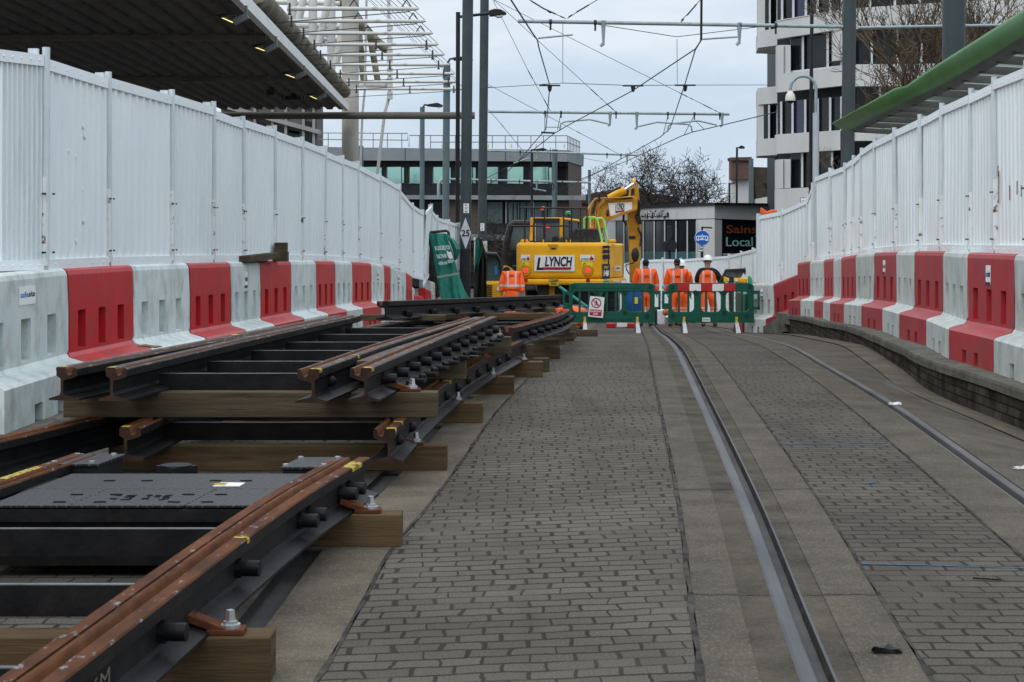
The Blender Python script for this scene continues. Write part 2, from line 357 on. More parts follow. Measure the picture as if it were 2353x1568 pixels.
# ------------------------------------------------------------------ ground sheets
XL = [(0, .60), (5.6, .985), (9.3, 1.262), (15.2, 1.64), (22, 2.10), (29.6, 2.62), (40.5, 3.38), (60, 4.6)]      # left rail gauge edge
XRr = [(0, 2.08), (5.6, 2.465), (9.3, 2.742), (15.2, 3.15), (22, 3.58), (29, 4.08), (40.5, 4.9), (60, 6.1)]
XS = [(0, -.95), (5.6, -.637), (6.4, -.60), (7.9, -.55), (8.7, -.475), (10.6, -.329), (13.2, -.155), (15.8, .07), (20, .40), (28, .95), (40, 1.8), (60, 3.1)]
XKL = [(0, -3.05), (11.1, -3.22), (13, -3.20), (16.7, -2.96), (19.6, -2.70), (23.3, -2.46), (28.5, -2.2), (33.7, -1.93), (38.8, -1.75), (46, -1.6), (60, -1.6)]
XKR = [(0, 3.9), (14.3, 4.00), (16.8, 4.03), (18.7, 4.22), (20.4, 4.36), (24.2, 4.72), (27.9, 4.98), (31.5, 5.28), (34.4, 5.42)]
rows = [1.5 + .25 * i for i in range(54)] + [15 + .5 * i for i in range(51)] + [40.5 + 1.5 * i for i in range(14)]
def strip(name, fa, fb, mt, dz=0.0, d0=1.5, d1=60.5, n=1, parent=None, ragged=0.0):
    mb = MB(); prev = None
    for d in [r for r in rows if d0 <= r <= d1]:
        cur = []
        for i in range(n + 1):
            x = lerp(fa(d), fb(d), i / n) + (ragged * math.sin(d * 9.7 + i * 2) * math.sin(d * 3.3 + 1.1 + i)); cur.append(mb.a((x, d, G(x, d) + dz)))
        if prev:
            for i in range(n): mb.face([prev[i], prev[i + 1], cur[i + 1], cur[i]])
        prev = cur
    o = mb.build(name, mt, parent, fix=False, smooth=True)
    return o
fl = lambda tab, off=0.0: (lambda d: spl(tab, d) + off)
# base sheet to the horizon
mb = MB(); xs = [-700, -120, -40, -12, -4, 0, 3, 4.5, 8, 20, 60, 200, 700]; prev = None
for d in [-40, 0, 6, 10, 14, 16, 18, 20, 22, 25, 28, 30, 33, 36.5, 40, 44, 47, 50, 55, 60, 67, 75, 87, 100, 130, 200, 400, 900, 1600]:
    cur = [mb.a((x, d, G(x, d) - .035)) for x in xs]
    if prev:
        for i in range(len(xs) - 1): mb.face([prev[i], prev[i + 1], cur[i + 1], cur[i]])
    prev = cur
struct(mb.build('ground', M_ASPH, fix=False, smooth=True))
HW = .365
struct(strip('road_block_paving', fl(XS, .016), fl(XL, -HW - .022), M_PAVE_L, 0, n=6))
struct(strip('road_sealed_joint', fl(XL, -HW - .022), fl(XL, -HW), M_SEAL, .003, ragged=.009))
struct(strip('track_slab', fl(XL, -HW), fl(XL, -.185), M_CONC, .001))
struct(strip('track_slab', fl(XL, -.185), fl(XL, -.058), M_RUBBER, -.002))
struct(strip('track_slab', fl(XL, .066), fl(XL, .15), M_RUBBER, -.002))
struct(strip('track_slab', fl(XL, .15), fl(XL, HW), M_CONC, .001))
struct(strip('road_sealed_joint', fl(XL, HW), fl(XL, HW + .014), M_SEAL, .003, ragged=.009))
struct(strip('road_block_paving', fl(XL, HW + .014), fl(XRr, -HW - .014), M_PAVE_R, 0, n=4))
struct(strip('road_sealed_joint', fl(XRr, -HW - .014), fl(XRr, -HW), M_SEAL, .003, ragged=.009))
struct(strip('track_slab', fl(XRr, -HW), fl(XRr, -.066), M_CONC, .001))
struct(strip('track_slab', fl(XRr, .058), lambda d: min(spl(XKR, min(d, 34.4)) - .28, spl(XRr, d) + 1.15), M_CONC, .001, n=4))
struct(strip('gutter', lambda d: min(spl(XKR, min(d, 34.4)) - .28, spl(XRr, d) + 1.15), lambda d: spl(XKR, min(d, 34.4)) + .05 + max(0, d - 34.4) * .1, M_CONCL, .012))
# left track: pale slab strip with its own worn rail under the stacked panels
struct(strip('road_sealed_joint', fl(XS, 0), fl(XS, .016), M_SEAL, .003, ragged=.009))
struct(strip('track_slab', fl(XS, -.30), fl(XS, 0), M_CONCL, .001))
struct(strip('track_slab', fl(XS, -.75), fl(XS, -.42), M_RUBBER, -.002))
struct(strip('road_block_paving', lambda d: min(spl(XKL, d) - .05, spl(XS, d) - .8), fl(XS, -.75), M_PAVE_R, 0, n=4))

def inset_rail(tab, side, d1=60.5, top=None):
    # grooved rail let into the slab: head, groove, keeper lip.  side=+1: groove to the right of the gauge edge
    mb = MB(); prev = None
    prof = [(-.058, -.004, 0), (-.046, .003, 0), (-.006, .003, 0), (0, -.003, 0), (.003, -.04, 1), (.046, -.04, 1), (.052, -.004, 1), (.055, .001, 0), (.066, -.002, 0)]
    for d in rows:
        if d > d1: break
        c = spl(tab, d); cur = [mb.a((c + side * a, d, G(c, d) + z)) for a, z, _ in prof]
        if prev:
            for i in range(len(prof) - 1): mb.face([prev[i], prev[i + 1], cur[i + 1], cur[i]], 1 if (prof[i][2] and prof[i + 1][2]) else (0 if i < 7 and not prof[i][2] else 2 if prof[i][2] else 0))
        prev = cur
    return struct(mb.build('tram_rail', [top or M_RAILTOP, M_GROOVE, mat('dark_rail_flank', (.008, .008, .008), (.022, .019, .017), rough=.8, scale=9)], fix=False))
mb = MB()
for d_, offs in ((6.9, .0), (9.6, .03), (13.4, -.02), (17.8, .02), (23.5, 0)):
    for a_, b_ in ((-HW, -.06), (.07, HW)):
        xa, xb = spl(XL, d_) + a_, spl(XL, d_) + b_; n_ = 8; pv = None
        for i_ in range(n_ + 1):
            x_ = lerp(xa, xb, i_ / n_); y_ = d_ + offs * i_ / n_ + .006 * math.sin(i_ * 2.3 + d_); w_ = .004 + .003 * math.sin(i_ * 1.7 + d_) ** 2
            cu_ = [mb.a((x_, y_ - w_, G(x_, y_) + .005)), mb.a((x_, y_ + w_, G(x_, y_) + .005))]
            if pv: mb.face([pv[0], cu_[0], cu_[1], pv[1]])
            pv = cu_
struct(mb.build('slab_joint', M_SEAL, fix=False))
inset_rail(XL, 1); inset_rail(XRr, -1, top=mat('dull_rail_steel', (.055, .054, .052), (.10, .098, .094), rough=.65, scale=1.5, stretch=(4, .6, 1), spec=.3)); 

# blue survey lines sprayed on the blocks
M_BLUE = mat('blue_spray_paint', (.015, .12, .26), (.035, .11, .18), rough=.8, scale=30)
def spray(x0, y0, x1, y1, w=.012):
    def gp(x, y):
        d = 8.0
        for _ in range(30):
            z = G((x - XC) * d / F, d); d = (HC - z) * F / (y - YH)
        return Vector(((x - XC) * d / F, d, 0))
    a, b_ = gp(x0, y0), gp(x1, y1); mb = MB(); n = 24; prev = None
    rnd = random.Random(int(x0))
    for i in range(n + 1):
        p = a.lerp(b_, i / n); ww = w * rnd.uniform(.3, 1.0) * (2.6 if i == 0 else 1)
        t = (b_ - a).normalized(); s_ = Vector((-t.y, t.x, 0))
        cur = []
        for sg in (-1, 1):
            q = p + s_ * ww * sg; cur.append(mb.a((q.x, q.y, G(q.x, q.y) + .004)))
        if prev: mb.face([prev[0], prev[1], cur[1], cur[0]])
        prev = cur
    return struct(mb.build('survey_line', M_BLUE, fix=False))
spray(1803, 1022, 2036, 1019, .014); spray(1982, 1297, 2353, 1307, .009); spray(1985, 1113, 2012, 1110, .016)

# ------------------------------------------------------------------ raised platforms and their kerb walls
ZPL = [(0, .10), (13, .09), (16.7, .05), (19.6, 0), (23.3, -.07), (28.5, -.21), (31.7, -.33), (33.7, -.44), (38.8, -.82), (46, -1.16), (60, -1.75)]
ZPR = [(0, .20), (15, .17), (16.9, .15), (20.4, .108), (24.2, .023), (26, -.037), (27.9, -.116), (29.7, -.17), (31.5, -.24), (33.3, -.31), (35.2, -.42)]
M_SLAB = concrete('platform_slab', (.16, .155, .14), (.26, .25, .225), .2, False)
M_KERB = mat('weathered_kerb_stone', (.085, .08, .066), (.175, .165, .135), rough=.9, scale=3.5, bump=.6, bscale=30, c3=(.045, .042, .036), t3=(.55, .68), s3=7)
def wall_brick():
    m = bpy.data.materials.new('old_kerb_brick'); m.use_nodes = True; t = m.node_tree; b = t.nodes['Principled BSDF']; L = t.links.new
    ge = nn(t, 'ShaderNodeNewGeometry'); sp = nn(t, 'ShaderNodeSeparateXYZ'); L(ge.outputs['Position'], sp.inputs[0])
    cb = nn(t, 'ShaderNodeCombineXYZ'); L(sp.outputs[1], cb.inputs[0]); L(sp.outputs[2], cb.inputs[1])
    br = nn(t, 'ShaderNodeTexBrick'); br.inputs['Scale'].default_value = 1; br.inputs['Brick Width'].default_value = .36; br.inputs['Row Height'].default_value = .078; br.inputs['Mortar Size'].default_value = .008
    br.inputs['Color1'].default_value = (.040, .036, .028, 1); br.inputs['Color2'].default_value = (.075, .065, .05, 1); br.inputs['Mortar'].default_value = (.018, .017, .015, 1)
    L(cb.outputs[0], br.inputs['Vector'])
    n = nn(t, 'ShaderNodeTexNoise'); n.inputs['Scale'].default_value = 3; n.inputs['Detail'].default_value = 8; L(ge.outputs['Position'], n.inputs['Vector'])
    r = nn(t, 'ShaderNodeValToRGB'); r.color_ramp.elements[0].position = .42; r.color_ramp.elements[1].position = .62; L(n.outputs['Fac'], r.inputs['Fac'])
    mx_ = nn(t, 'ShaderNodeMixRGB'); mx_.blend_type = 'MULTIPLY'; mx_.inputs['Color2'].default_value = (.35, .33, .30, 1); L(r.outputs['Color'], mx_.inputs['Fac']); L(br.outputs['Color'], mx_.inputs['Color1'])
    L(mx_.outputs['Color'], b.inputs['Base Color']); b.inputs['Roughness'].default_value = .9; b.inputs['Specular IOR Level'].default_value = .08
    bp = nn(t, 'ShaderNodeBump'); bp.inputs['Distance'].default_value = .01; L(br.outputs['Fac'], bp.inputs['Height']); bp.invert = True; L(bp.outputs['Normal'], b.inputs['Normal'])
    return m
M_KBRICK = wall_brick()
def platform(tab, ztab, side, d0, d1):
    mb = MB(); prev = None
    for d in [r for r in rows if d0 <= r <= d1]:
        e = spl(tab, d); z = spl(ztab, d)
        cur = [mb.a((e + side * .02, d, z - .01)), mb.a((e + side * 9, d, z - .01)), mb.a((e + side * 9, d, z - 1.2))]
        if prev:
            for i in range(2): mb.face([prev[i], prev[i + 1], cur[i + 1], cur[i]])
        prev = cur
    struct(mb.build('platform', M_SLAB))
platform(XKL, ZPL, -1, 1.5, 46); platform(XKR, ZPR, 1, 1.5, 34.4)
# right retaining wall: brick face and coping
rw = thing('retaining_wall', (spl(XKR, 20), 20, G(4.3, 20)), 'low weathered brick retaining wall with stone coping curving below the right hand barriers', 'wall')
mb = MB(); mc = MB(); prev = pc = None; drs = [r for r in rows if r <= 34.4]
for i, d in enumerate(drs):
    e = spl(XKR, d); z = spl(ZPR, d); g = G(e, d) - .1; j = .006 * math.sin(d * 3.1)
    cur = [mb.a((e, d, g)), mb.a((e, d, z - .08)), mb.a((e + .25, d, z - .08))]
    c2 = [mc.a((e - .03 + j, d, z - .08)), mc.a((e - .035 + j, d, z - .02)), mc.a((e - .03 + j, d, z + .004)), mc.a((e + .26, d, z + .004))]
    if prev:
        for k in range(2): mb.face([prev[k], prev[k + 1], cur[k + 1], cur[k]])
        for k in range(3): mc.face([pc[k], pc[k + 1], c2[k + 1], c2[k]])
    prev, pc = cur, c2
e, z = spl(XKR, 34.4), spl(ZPR, 34.4)
# end block and sloping wing
mb.poly([(e, 34.4, G(e, 34.4) - .1), (e - .02, 34.4, z - .13), (e + .7, 35.6, z - .25), (e + .7, 35.6, G(e, 35.6) - .1)])
mc.box((e + .12, 34.2, z - .05), (.42, 1.0, .2), rz=.15)
mc.box((e - .08, 34.9, z - .30), (.22, 1.5, .34), Rm=Matrix.Rotation(.12, 3, 'Z') @ Matrix.Rotation(-.22, 3, 'X'))
mb.build('brick_face', M_KBRICK, rw); mc.build('coping', M_KERB, rw)
# left kerb
lk = thing('kerb_wall', (spl(XKL, 12), 12, 0), 'worn stone kerb along the foot of the left hand barriers', 'kerb')
mb = MB(); prev = None
for d in [r for r in rows if r <= 44]:
    e = spl(XKL, d); z = spl(ZPL, d); g = min(G(e, d), z) - .1; j = .008 * math.sin(d * 2.3)
    cur = [mb.a((e + .07 + j, d, g)), mb.a((e + .065 + j, d, z - .03)), mb.a((e + .05 + j, d, z + .004)), mb.a((e - .25, d, z + .004))]
    if prev:
        for k in range(3): mb.face([prev[k], prev[k + 1], cur[k + 1], cur[k]])
    prev = cur
mb.build('kerb_stones', M_KERB, lk)
# ------------------------------------------------------------------ hoarding panels and water barriers
M_HOARD = mat('white_hoarding_steel', (.71, .765, .77), (.78, .825, .825), rough=.5, scale=1.3, c3=(.61, .64, .63), t3=(.62, .80), s3=2.2, stretch=(1, 1, .35), rnd=.035, spec=.4)
M_HRAIL = mat('white_hoarding_frame', (.75, .80, .81), (.81, .845, .85), rough=.45, scale=3, rnd=.03)
M_HPOST = mat('grey_white_post', (.54, .60, .615), (.62, .67, .68), rough=.5, scale=4, rnd=.05)
M_SLEEVE = mat('chipped_white_sleeve', (.70, .72, .70), (.78, .79, .76), rough=.6, scale=5, c3=(.15, .065, .025), t3=(.57, .64), s3=13, rnd=.05)
M_DARK = mat('dark_bolt_steel', (.025, .025, .027), (.06, .055, .05), rough=.55, metal=.4, scale=12)
def hoarding(p, q, z0a, z0b, H, label, group, side, lean=0.0, ribs=9, sleeve=.62, side_left=True):
    """p,q: ends of the panel line in plan; post at the far end q"""
    p = Vector((p[0], p[1], 0)); q = Vector((q[0], q[1], 0)); t = (q - p); L = t.length; t.normalize()
    nr = Vector((t.y, -t.x, 0)) * side          # towards the road
    o = thing('hoarding', (p + q) / 2 + Vector((0, 0, (z0a + z0b) / 2)), label, 'hoarding', group)
    def loc(u, v, w):   # u along 0..L, v out to the road, w up
        zz = lerp(z0a, z0b, u / L)
        return p + t * u + nr * (v + lean * w) + Vector((0, 0, zz + w))
    gap = .036 if side_left else .03; rd = .021 if side_left else .013; U0, U1 = gap, L - gap
    mb = MB(); pr = []
    pit = (U1 - U0) / ribs
    for i in range(ribs):
        a = U0 + i * pit
        pr += [(a, .0), (a + pit * .62, .0), (a + pit * .74, rd), (a + pit * .90, rd)]
    pr.append((U1, 0))
    nz_ = 6; grid = []
    rnd = random.Random(int(p.x * 1000) + int(p.y * 77))
    for k in range(nz_ + 1):
        w = .03 + (H - .06) * k / nz_
        grid.append([mb.a(loc(u, v + (rnd.uniform(-.0035, .0035) if 0 < k < nz_ else 0), w)) for u, v in pr])
    for A, B in zip(grid, grid[1:]):
        for k in range(len(pr) - 1): mb.face([A[k], A[k + 1], B[k + 1], B[k]])
    mb.build('corrugated_sheet', M_HOARD, o, fix=False)
    def rail(w0, w1, nm):
        mb = MB()
        c = [[mb.a(loc(u, v, w)) for v, w in ((-.012, w0), (.030, w0), (.030, w1), (-.012, w1))] for u in (U0 - .005, U1 + .005)]
        for k in range(4): mb.face([c[0][k], c[0][(k + 1) % 4], c[1][(k + 1) % 4], c[1][k]])
        mb.face(c[0][::-1]); mb.face(c[1])
        nb = 5
        for i in range(nb):
            mb.sphere(loc(U0 + (U1 - U0) * (i + .5) / nb, .031, (w0 + w1) / 2), .009, 6)
        mb.build(nm, M_HRAIL, o)
    rail(H - .085, H, 'top_rail'); rail(.0, .075, 'bottom_rail')
    mb = MB()
    b0 = loc(L, .02, .03); b1 = loc(L, .02, H + .06)
    mb.tube([b0, b1], .030, 10)
    mb.box(loc(L - .08, -.03, H + .01), (.07, .05, .07)); 
    mb.build('post', M_HPOST, o, smooth=True)
    mb = MB(); s0 = loc(L, .012, .03); s1 = loc(L, .012, sleeve + rnd.uniform(-.05, .08))
    mb.tube([s0, s1], .037, 10); mb.build('post_sleeve', M_SLEEVE, o, smooth=True)
    for w in (sleeve - .05, .13):
        c = loc(L, .05, w); mb = MB(); mb.bar(c - t * .072, c - t * .035, .012, .015); mb.build('clamp_bolt', M_DARK, o)
        if p.y < 36: mb = MB(); mb.bar(c + t * .045, c + t * .062, .012, .014); mb.build('clamp_bolt', M_DARK, o)
    return o

M_CLIP0 = mat('rust_streak', (.12, .06, .03), (.3, .2, .14), rough=.9, scale=30)
def plastic(name, c1, c2, c3, rough=.42):
    return mat(name, c1, c2, rough=rough, scale=2.2, c3=c3, t3=(.46, .70), s3=5.5, rnd=.07, stretch=(1, 1, .6), spec=.4)
M_RED = plastic('red_barrier_plastic', (.44, .007, .012), (.54, .016, .02), (.29, .035, .034))
M_WHT = plastic('white_barrier_plastic', (.56, .64, .63), (.68, .73, .70), (.40, .42, .39))
M_REDW = plastic('faded_red_plastic', (.33, .012, .02), (.41, .028, .034), (.22, .055, .055), .5)
M_WHTD = plastic('dirty_white_plastic', (.46, .50, .48), (.57, .60, .56), (.33, .33, .30), .5)
M_LABEL = mat('white_sticker', (.80, .82, .82), rough=.4)
M_LBLUE = mat('sticker_blue_ink', (.02, .22, .55), rough=.5); M_LBLK = mat('sticker_black_ink', (.02, .02, .025), rough=.5)
def barrier(p, q, za, zb, mt, label, group, side, H=1.03, wd=.26, sticker=0):
    p = Vector((p[0], p[1], 0)); q = Vector((q[0], q[1], 0)); t = q - p; L = t.length; t.normalize(); nr = Vector((t.y, -t.x, 0)) * side
    o = thing('water_barrier', (p + q) / 2 + Vector((0, 0, (za + zb) / 2)), label, 'barrier', group)
    fb, th = wd, .085
    # (y, z): front half of the cross section from the base up
    def prof(slot, notch):
        fy = fb - .10 if notch else fb
        sy = .0 if slot else th
        f = [(fy, 0), (fy, .125), (fb, .13), (fb, .285), (fb - .02, .305), (th + .02, .345), (th, .375), (th, .40), (sy, .405 if slot else .405), (sy, .685), (th, .70), (th, .98), (th - .012, 1.015), (th - .035, H)]
        return f
    cols = [(0, 0, 0), (.14, 0, 0), (.14, 1, 0), (.14 + .11, 1, 0), (.25, 0, 0), (.32, 0, 0), (.32, 0, 1), (.41, 0, 1), (.41, 0, 0), (.445, 0, 0), (.445, 1, 0), (.555, 1, 0), (.555, 0, 0), (.59, 0, 0), (.59, 0, 1), (.68, 0, 1), (.68, 0, 0), (.75, 0, 0), (.75, 1, 0), (.86, 1, 0), (.86, 0, 0), (1, 0, 0)]
    mb = MB(); prev = None; first = None
    for ci, (u, sl_, no) in enumerate(cols):
        f = prof(sl_, no); full = f + [(-y, z) for y, z in reversed(prof(0, 0))]
        ring = []
        for y, z in full:
            uu = u * (L - .034) + .017
            if ci in (0, len(cols) - 1) and .38 < z < .72: uu += .04
            zz = lerp(za, zb, u); ring.append(mb.a(p + t * uu + nr * y + Vector((0, 0, zz + z))))
        if prev:
            n = len(ring)
            for k in range(n): mb.face([prev[k], prev[(k + 1) % n], ring[(k + 1) % n], ring[k]])
        else: first = ring
        prev = ring
    mb.face(first[::-1]); mb.face(prev)
    b = mb.build('shell', mt, o, smooth=False)
    bm_ = bmesh.new(); bm_.from_mesh(b.data); bmesh.ops.remove_doubles(bm_, verts=bm_.verts, dist=.0015); bmesh.ops.recalc_face_normals(bm_, faces=bm_.faces); bm_.to_mesh(b.data); bm_.free()
    md = b.modifiers.new('bevel', 'BEVEL'); md.width = .009; md.segments = 2; md.limit_method = 'ANGLE'; md.angle_limit = R(28)
    if sticker:
        def lo(u, z, dy=.0): return p + t * (u * L) + nr * (th + dy) + Vector((0, 0, lerp(za, zb, u) + z))
        u0, u1, zt, zb_ = (.42, .60, .93, .80) if sticker == 1 else (.44, .54, .92, .74)
        mb = MB(); mb.prism([lo(u0, zb_, .002), lo(u1, zb_, .002), lo(u1, zt, .002), lo(u0, zt, .002)], nr * .003)
        st = mb.build('sticker', M_LABEL, o)
        dd = .0055; a, c = (u0, u1) if (q - p).dot(Vector((1, 0, 0))) * 1 >= -9 else (u1, u0)
        # reading direction runs left to right as seen from the road
        if t.cross(Vector((0, 0, 1))).dot(nr) < 0: a, c = u1, u0
        w_ = c - a
        zm0, zm1 = lerp(zb_, zt, .40), lerp(zb_, zt, .72)
        text('sticker_text', 'safe', M_LBLUE, st, lo(a + w_ * .06, zm0, dd), lo(a + w_ * .54, zm0, dd), lo(a + w_ * .06, zm1, dd), bold=.02, ext=.001)
        text('sticker_text', 'site', M_LBLK, st, lo(a + w_ * .56, zm0, dd), lo(a + w_ * .96, zm0, dd), lo(a + w_ * .56, zm1, dd), bold=.02, ext=.001)
        if sticker == 2:
            mb = MB(); mb.prism([lo(u0, zb_, dd), lo(u1, zb_, dd), lo(u1, zb_ + .025, dd), lo(u0, zb_ + .025, dd)], nr * .001); mb.build('sticker_band', M_LBLK, st)
    return o

# ---- left row -------------------------------------------------------------
LP = [(-10, 11.55), (100, 13.1), (245, 14.8), (390, 16.6), (485, 18.1), (555, 19.7), (627, 21.4), (690, 23.3), (742, 25.2), (783, 27.0), (822, 28.7), (871, 31.7), (914, 34.2), (946, 38.0), (972, 40.6)]
def LX(x): d = itp(LP, x); return Vector(((x - XC) * d / F, d, 0))
def bump_top(i): return [0, .012, -.01, .0, .015, -.012, .01, 0, .01, -.01, .01, 0, .02, -.02, 0][i % 15]
GL = 'white hoarding panels along the left of the road'
lx = [-140, -10] + [x for x, _ in LP[1:]]
def lpt(i):
    if i == 0: return Vector((-3.72, 11.2, 0))
    if i == 1: return Vector((-3.77, 12.62, 0))
    return LX(lx[i])
def zl(d): return spl(ZPL, d)
ORD = ONES
desc = {1: 'big white hoarding panel at the left edge of the picture', 2: 'white hoarding panel pocked with small round dents above the red barrier with a twig'}
for i in range(0, len(lx) - 1):
    a, b = lpt(i), lpt(i + 1)
    if i == 0: continue
    n = i
    lab = desc.get(n, 'white corrugated hoarding panel, %s from the camera in the left row' % ORD[n - 1])
    h = 1.6 + bump_top(i)
    hp_o = hoarding(a, b, zl(a.y) + 1.03, zl(b.y) + 1.03, h, lab, GL, 1, lean=.012 * math.sin(i * 1.7) if i > 7 else .004 * math.sin(i * 2.1), ribs=9 if i < 8 else 8)
    if n == 2:
        t = (b - a).normalized(); nr_ = Vector((t.y, -t.x, 0))
        for u, w in ((.60, 1.13), (.62, 1.05), (.36, .92), (.47, .88), (.58, .62), (.60, .36), (.48, .20)):
            q = a.lerp(b, u) + nr_ * .006 + Vector((0, 0, 1.12 + w)); mb = MB(); mb.sphere(q, .022, 8, sc=(.22, 1, 1)); mb.build('dent', M_HOARD, hp_o, smooth=True)
# beyond the kink the hoarding turns across
kink = [P(972, 640, 40.6), P(984, 640, 43.5), P(1003, 640, 44.2), P(1030, 650, 45.2), P(1054, 660, 46.2)]
for i in range(4):
    a, b = kink[i], kink[i + 1]
    ztop = [lambda v: v]
    tops = [(486, 40.6), (474, 43.5), (500, 44.2), (509, 45.2), (517, 46.2)]
    za = HC - (tops[i][0] - YH) * a.y / F - 1.75; zb = HC - (tops[i + 1][0] - YH) * b.y / F - 1.75
    hoarding((a.x, a.y), (b.x, b.y), za, zb, 1.75, 'tilted white hoarding panel behind the green sheet, %s from the kink' % ORD[i], GL, 1, lean=.04 if i == 0 else 0, ribs=5 if i != 0 else 8)
hoarding(P(1089, 0, 48.5)[:2], P(1104, 0, 50.0)[:2], -.95, -1.05, 2.0, 'narrow white hoarding panel just right of the 25 sign post', GL, 1, ribs=3)
hoarding(P(1104, 0, 50.0)[:2], P(1116, 0, 52.0)[:2], -1.05, -1.15, 2.0, 'white hoarding panel half behind the dark hanging sheet', GL, 1, ribs=4)
jx = [-120, -28, 130, 283, 415, 512, 581, 653, 712, 757, 797, 842, 872, 887, 923, 938]
GBL = 'red and white water barriers along the left of the road'
ldesc = {1: 'large white water barrier with a blue and black sticker at the left edge', 2: 'red water barrier with a twig lying on its foot, nearest red one on the left',
         3: 'white water barrier between the twig barrier and the next red one on the left'}
for i in range(1, len(jx) - 1):
    pa, pb = LX(max(jx[i], -28)) if jx[i] > -10 else Vector((-3.56, 11.3, 0)), LX(jx[i + 1])
    white = i % 2 == 1
    lab = ldesc.get(i, '%s water barrier, %s from the camera in the left row' % ('white' if white else 'red', ORD[i - 1]))
    barrier(pa, pb, zl(pa.y), zl(pb.y), M_WHT if white else M_RED, lab, GBL, 1, sticker=1 if i == 1 else (2 if i in (5, 11, 13) else 0))
# jumbled end of the row
for x0, x1, d0, d1, mt, lab, z0, z1 in ((938, 944, 38.0, 38.8, M_WHT, 'white water barrier wedged edge-on at the far left end of the row', -.95, -1.02),
        (943, 966, 38.6, 39.6, M_RED, 'sagging red water barrier at the far left end of the row', -1.16, -1.25),
        (969, 983, 40.8, 41.8, M_RED, 'small red water barrier under the kinked hoarding panel', -1.10, -1.2),
        (979, 992, 42.4, 43.2, M_WHT, 'white water barrier leaning beside the green sheet', -.98, -1.05),
        (991, 999, 43.4, 44.0, M_RED, 'last red water barrier next to the green sheet frame', -.96, -1.0),
        (1089, 1097, 48.2, 49.0, M_RED, 'short red water barrier end right of the 25 sign post', -1.75, -1.78),
        (1097, 1104, 48.4, 49.6, M_WHT, 'white water barrier end right of the 25 sign post', -1.72, -1.75)):
    a, b = P(x0, 0, d0), P(x1, 0, d1); barrier(a, b, z0, z1, mt, lab, GBL, 1, wd=.2)

# ---- right row -----------------------------------------------------------
RJ = [(2352, 15.1), (2242, 16.85), (2184.6, 18.8), (2117, 20.5), (2074.6, 22.4), (2022, 24.2), (1979, 26), (1944.6, 27.9), (1926.6, 29.6), (1904, 31.2), (1871, 32.6), (1842, 34.0)]
RTAB = sorted([(x, d) for x, d in RJ] + [(2480, 13.4), (1800, 36.2), (1736, 37.2)])
def RX(x): d = itp(RTAB, x); return Vector(((x - XC) * d / F, d, 0))
GBR = 'red and white water barriers on the right hand kerb wall'
def zr(d): return spl(ZPR, d)
rdesc = {0: 'white water barrier cut off by the right edge of the picture', 1: 'large faded red water barrier with a white label at the right edge'}
pts = [Vector((4.36, 13.3, 0))] + [RX(x) for x, _ in RJ]
for i in range(len(pts) - 1):
    a, b = pts[i], pts[i + 1]; white = i % 2 == 0
    lab = rdesc.get(i, '%s water barrier on the kerb wall, %s from the camera in the right row' % ('white' if white else 'red', ORD[i]))
    barrier(b, a, zr(b.y), zr(a.y), (M_WHTD if white else M_REDW), lab, GBR, 1, sticker=2 if i in (1, 5) else 0)
# ramp end barriers standing on the road
a, b, c = P(1733, 0, 37.0), P(1785, 0, 36.3), P(1842, 0, 35.1)
barrier(a, b, -.86, -.84, M_WHTD, 'white water barrier standing on the road at the end of the kerb wall', GBR, 1, sticker=2)
barrier(b, c, -.84, -.60, M_REDW, 'red water barrier sloping down off the end of the kerb wall', GBR, 1)
barrier(P(1722, 0, 38.6), P(1734, 0, 37.1), -.92, -.88, M_REDW, 'red water barrier seen end-on behind the green pedestrian barrier', GBR, 1)
GR = 'white hoarding panels along the right of the road'
RP = [(2353, 15.0), (2277, 16.3), (2220, 17.7), (2153, 19.5), (2107, 21.2), (2051, 23.1), (2004, 25), (1972, 26.8), (1954, 28.5), (1936.7, 29.9), (1904, 31.4), (1869.5, 33.2)]
rp = [Vector((4.42, 13.0, 0))] + [Vector(((x - XC) * d / F + .06, d, 0)) for x, d in RP]
for i in range(len(rp) - 1):
    a, b = rp[i], rp[i + 1]
    lab = 'white hoarding panel at the right edge with rust scratches, nearest on the right' if i == 1 else 'white corrugated hoarding panel, %s from the camera in the right row' % ORD[max(i - 1, 0) if i else 0] if i else 'white hoarding panel mostly outside the right edge of the picture'
    hr_o = hoarding(b, a, zr(b.y) + 1.03, zr(a.y) + 1.03, 1.6 + bump_top(i + 3) * .8, lab, GR, 1, lean=.010 * math.sin(i * 1.3), ribs=8 if i < 6 else 9, side_left=False)
    if i == 1:
        t = (b - a).normalized(); nr_ = Vector((-t.y, t.x, 0))
        for u, w, h_ in ((.18, .55, .10), (.30, .58, .12), (.52, .54, .13), (.86, .60, .3), (.88, .75, .1)):
            q = a.lerp(b, u) + nr_ * .028 + Vector((0, 0, 1.2 + w)); mb = MB(); mb.box(q, (.006, .012, h_)); mb.build('rust_scratch', M_CLIP0, hr_o)
fe = [(1869.5, 427, 33.2), (1858, 459, 34.6), (1798.8, 486, 36.4), (1746, 496, 37.6)]
for i in range(3):
    a, b = fe[i], fe[i + 1]
    A, B = P(a[0], a[1], a[2]), P(b[0], b[1], b[2])
    hoarding((B.x, B.y), (A.x, A.y), B.z - 1.7, A.z - 1.7, 1.7, ['white hoarding panel stepping down beside the black post', 'white hoarding panel on the ramp end left of the black post', 'white hoarding panel with an orange bag on top'][i], GR, 1, ribs=7)
pe = P(1744, 496, 37.7); mb = MB(); mb.tube([(pe.x, pe.y, pe.z - 1.75), (pe.x, pe.y, pe.z + .05)], .06, 10)
tag(mb.build('hoarding_post', M_HPOST, smooth=True), 'white end post of the right hand hoarding beside the shop sign', 'post')
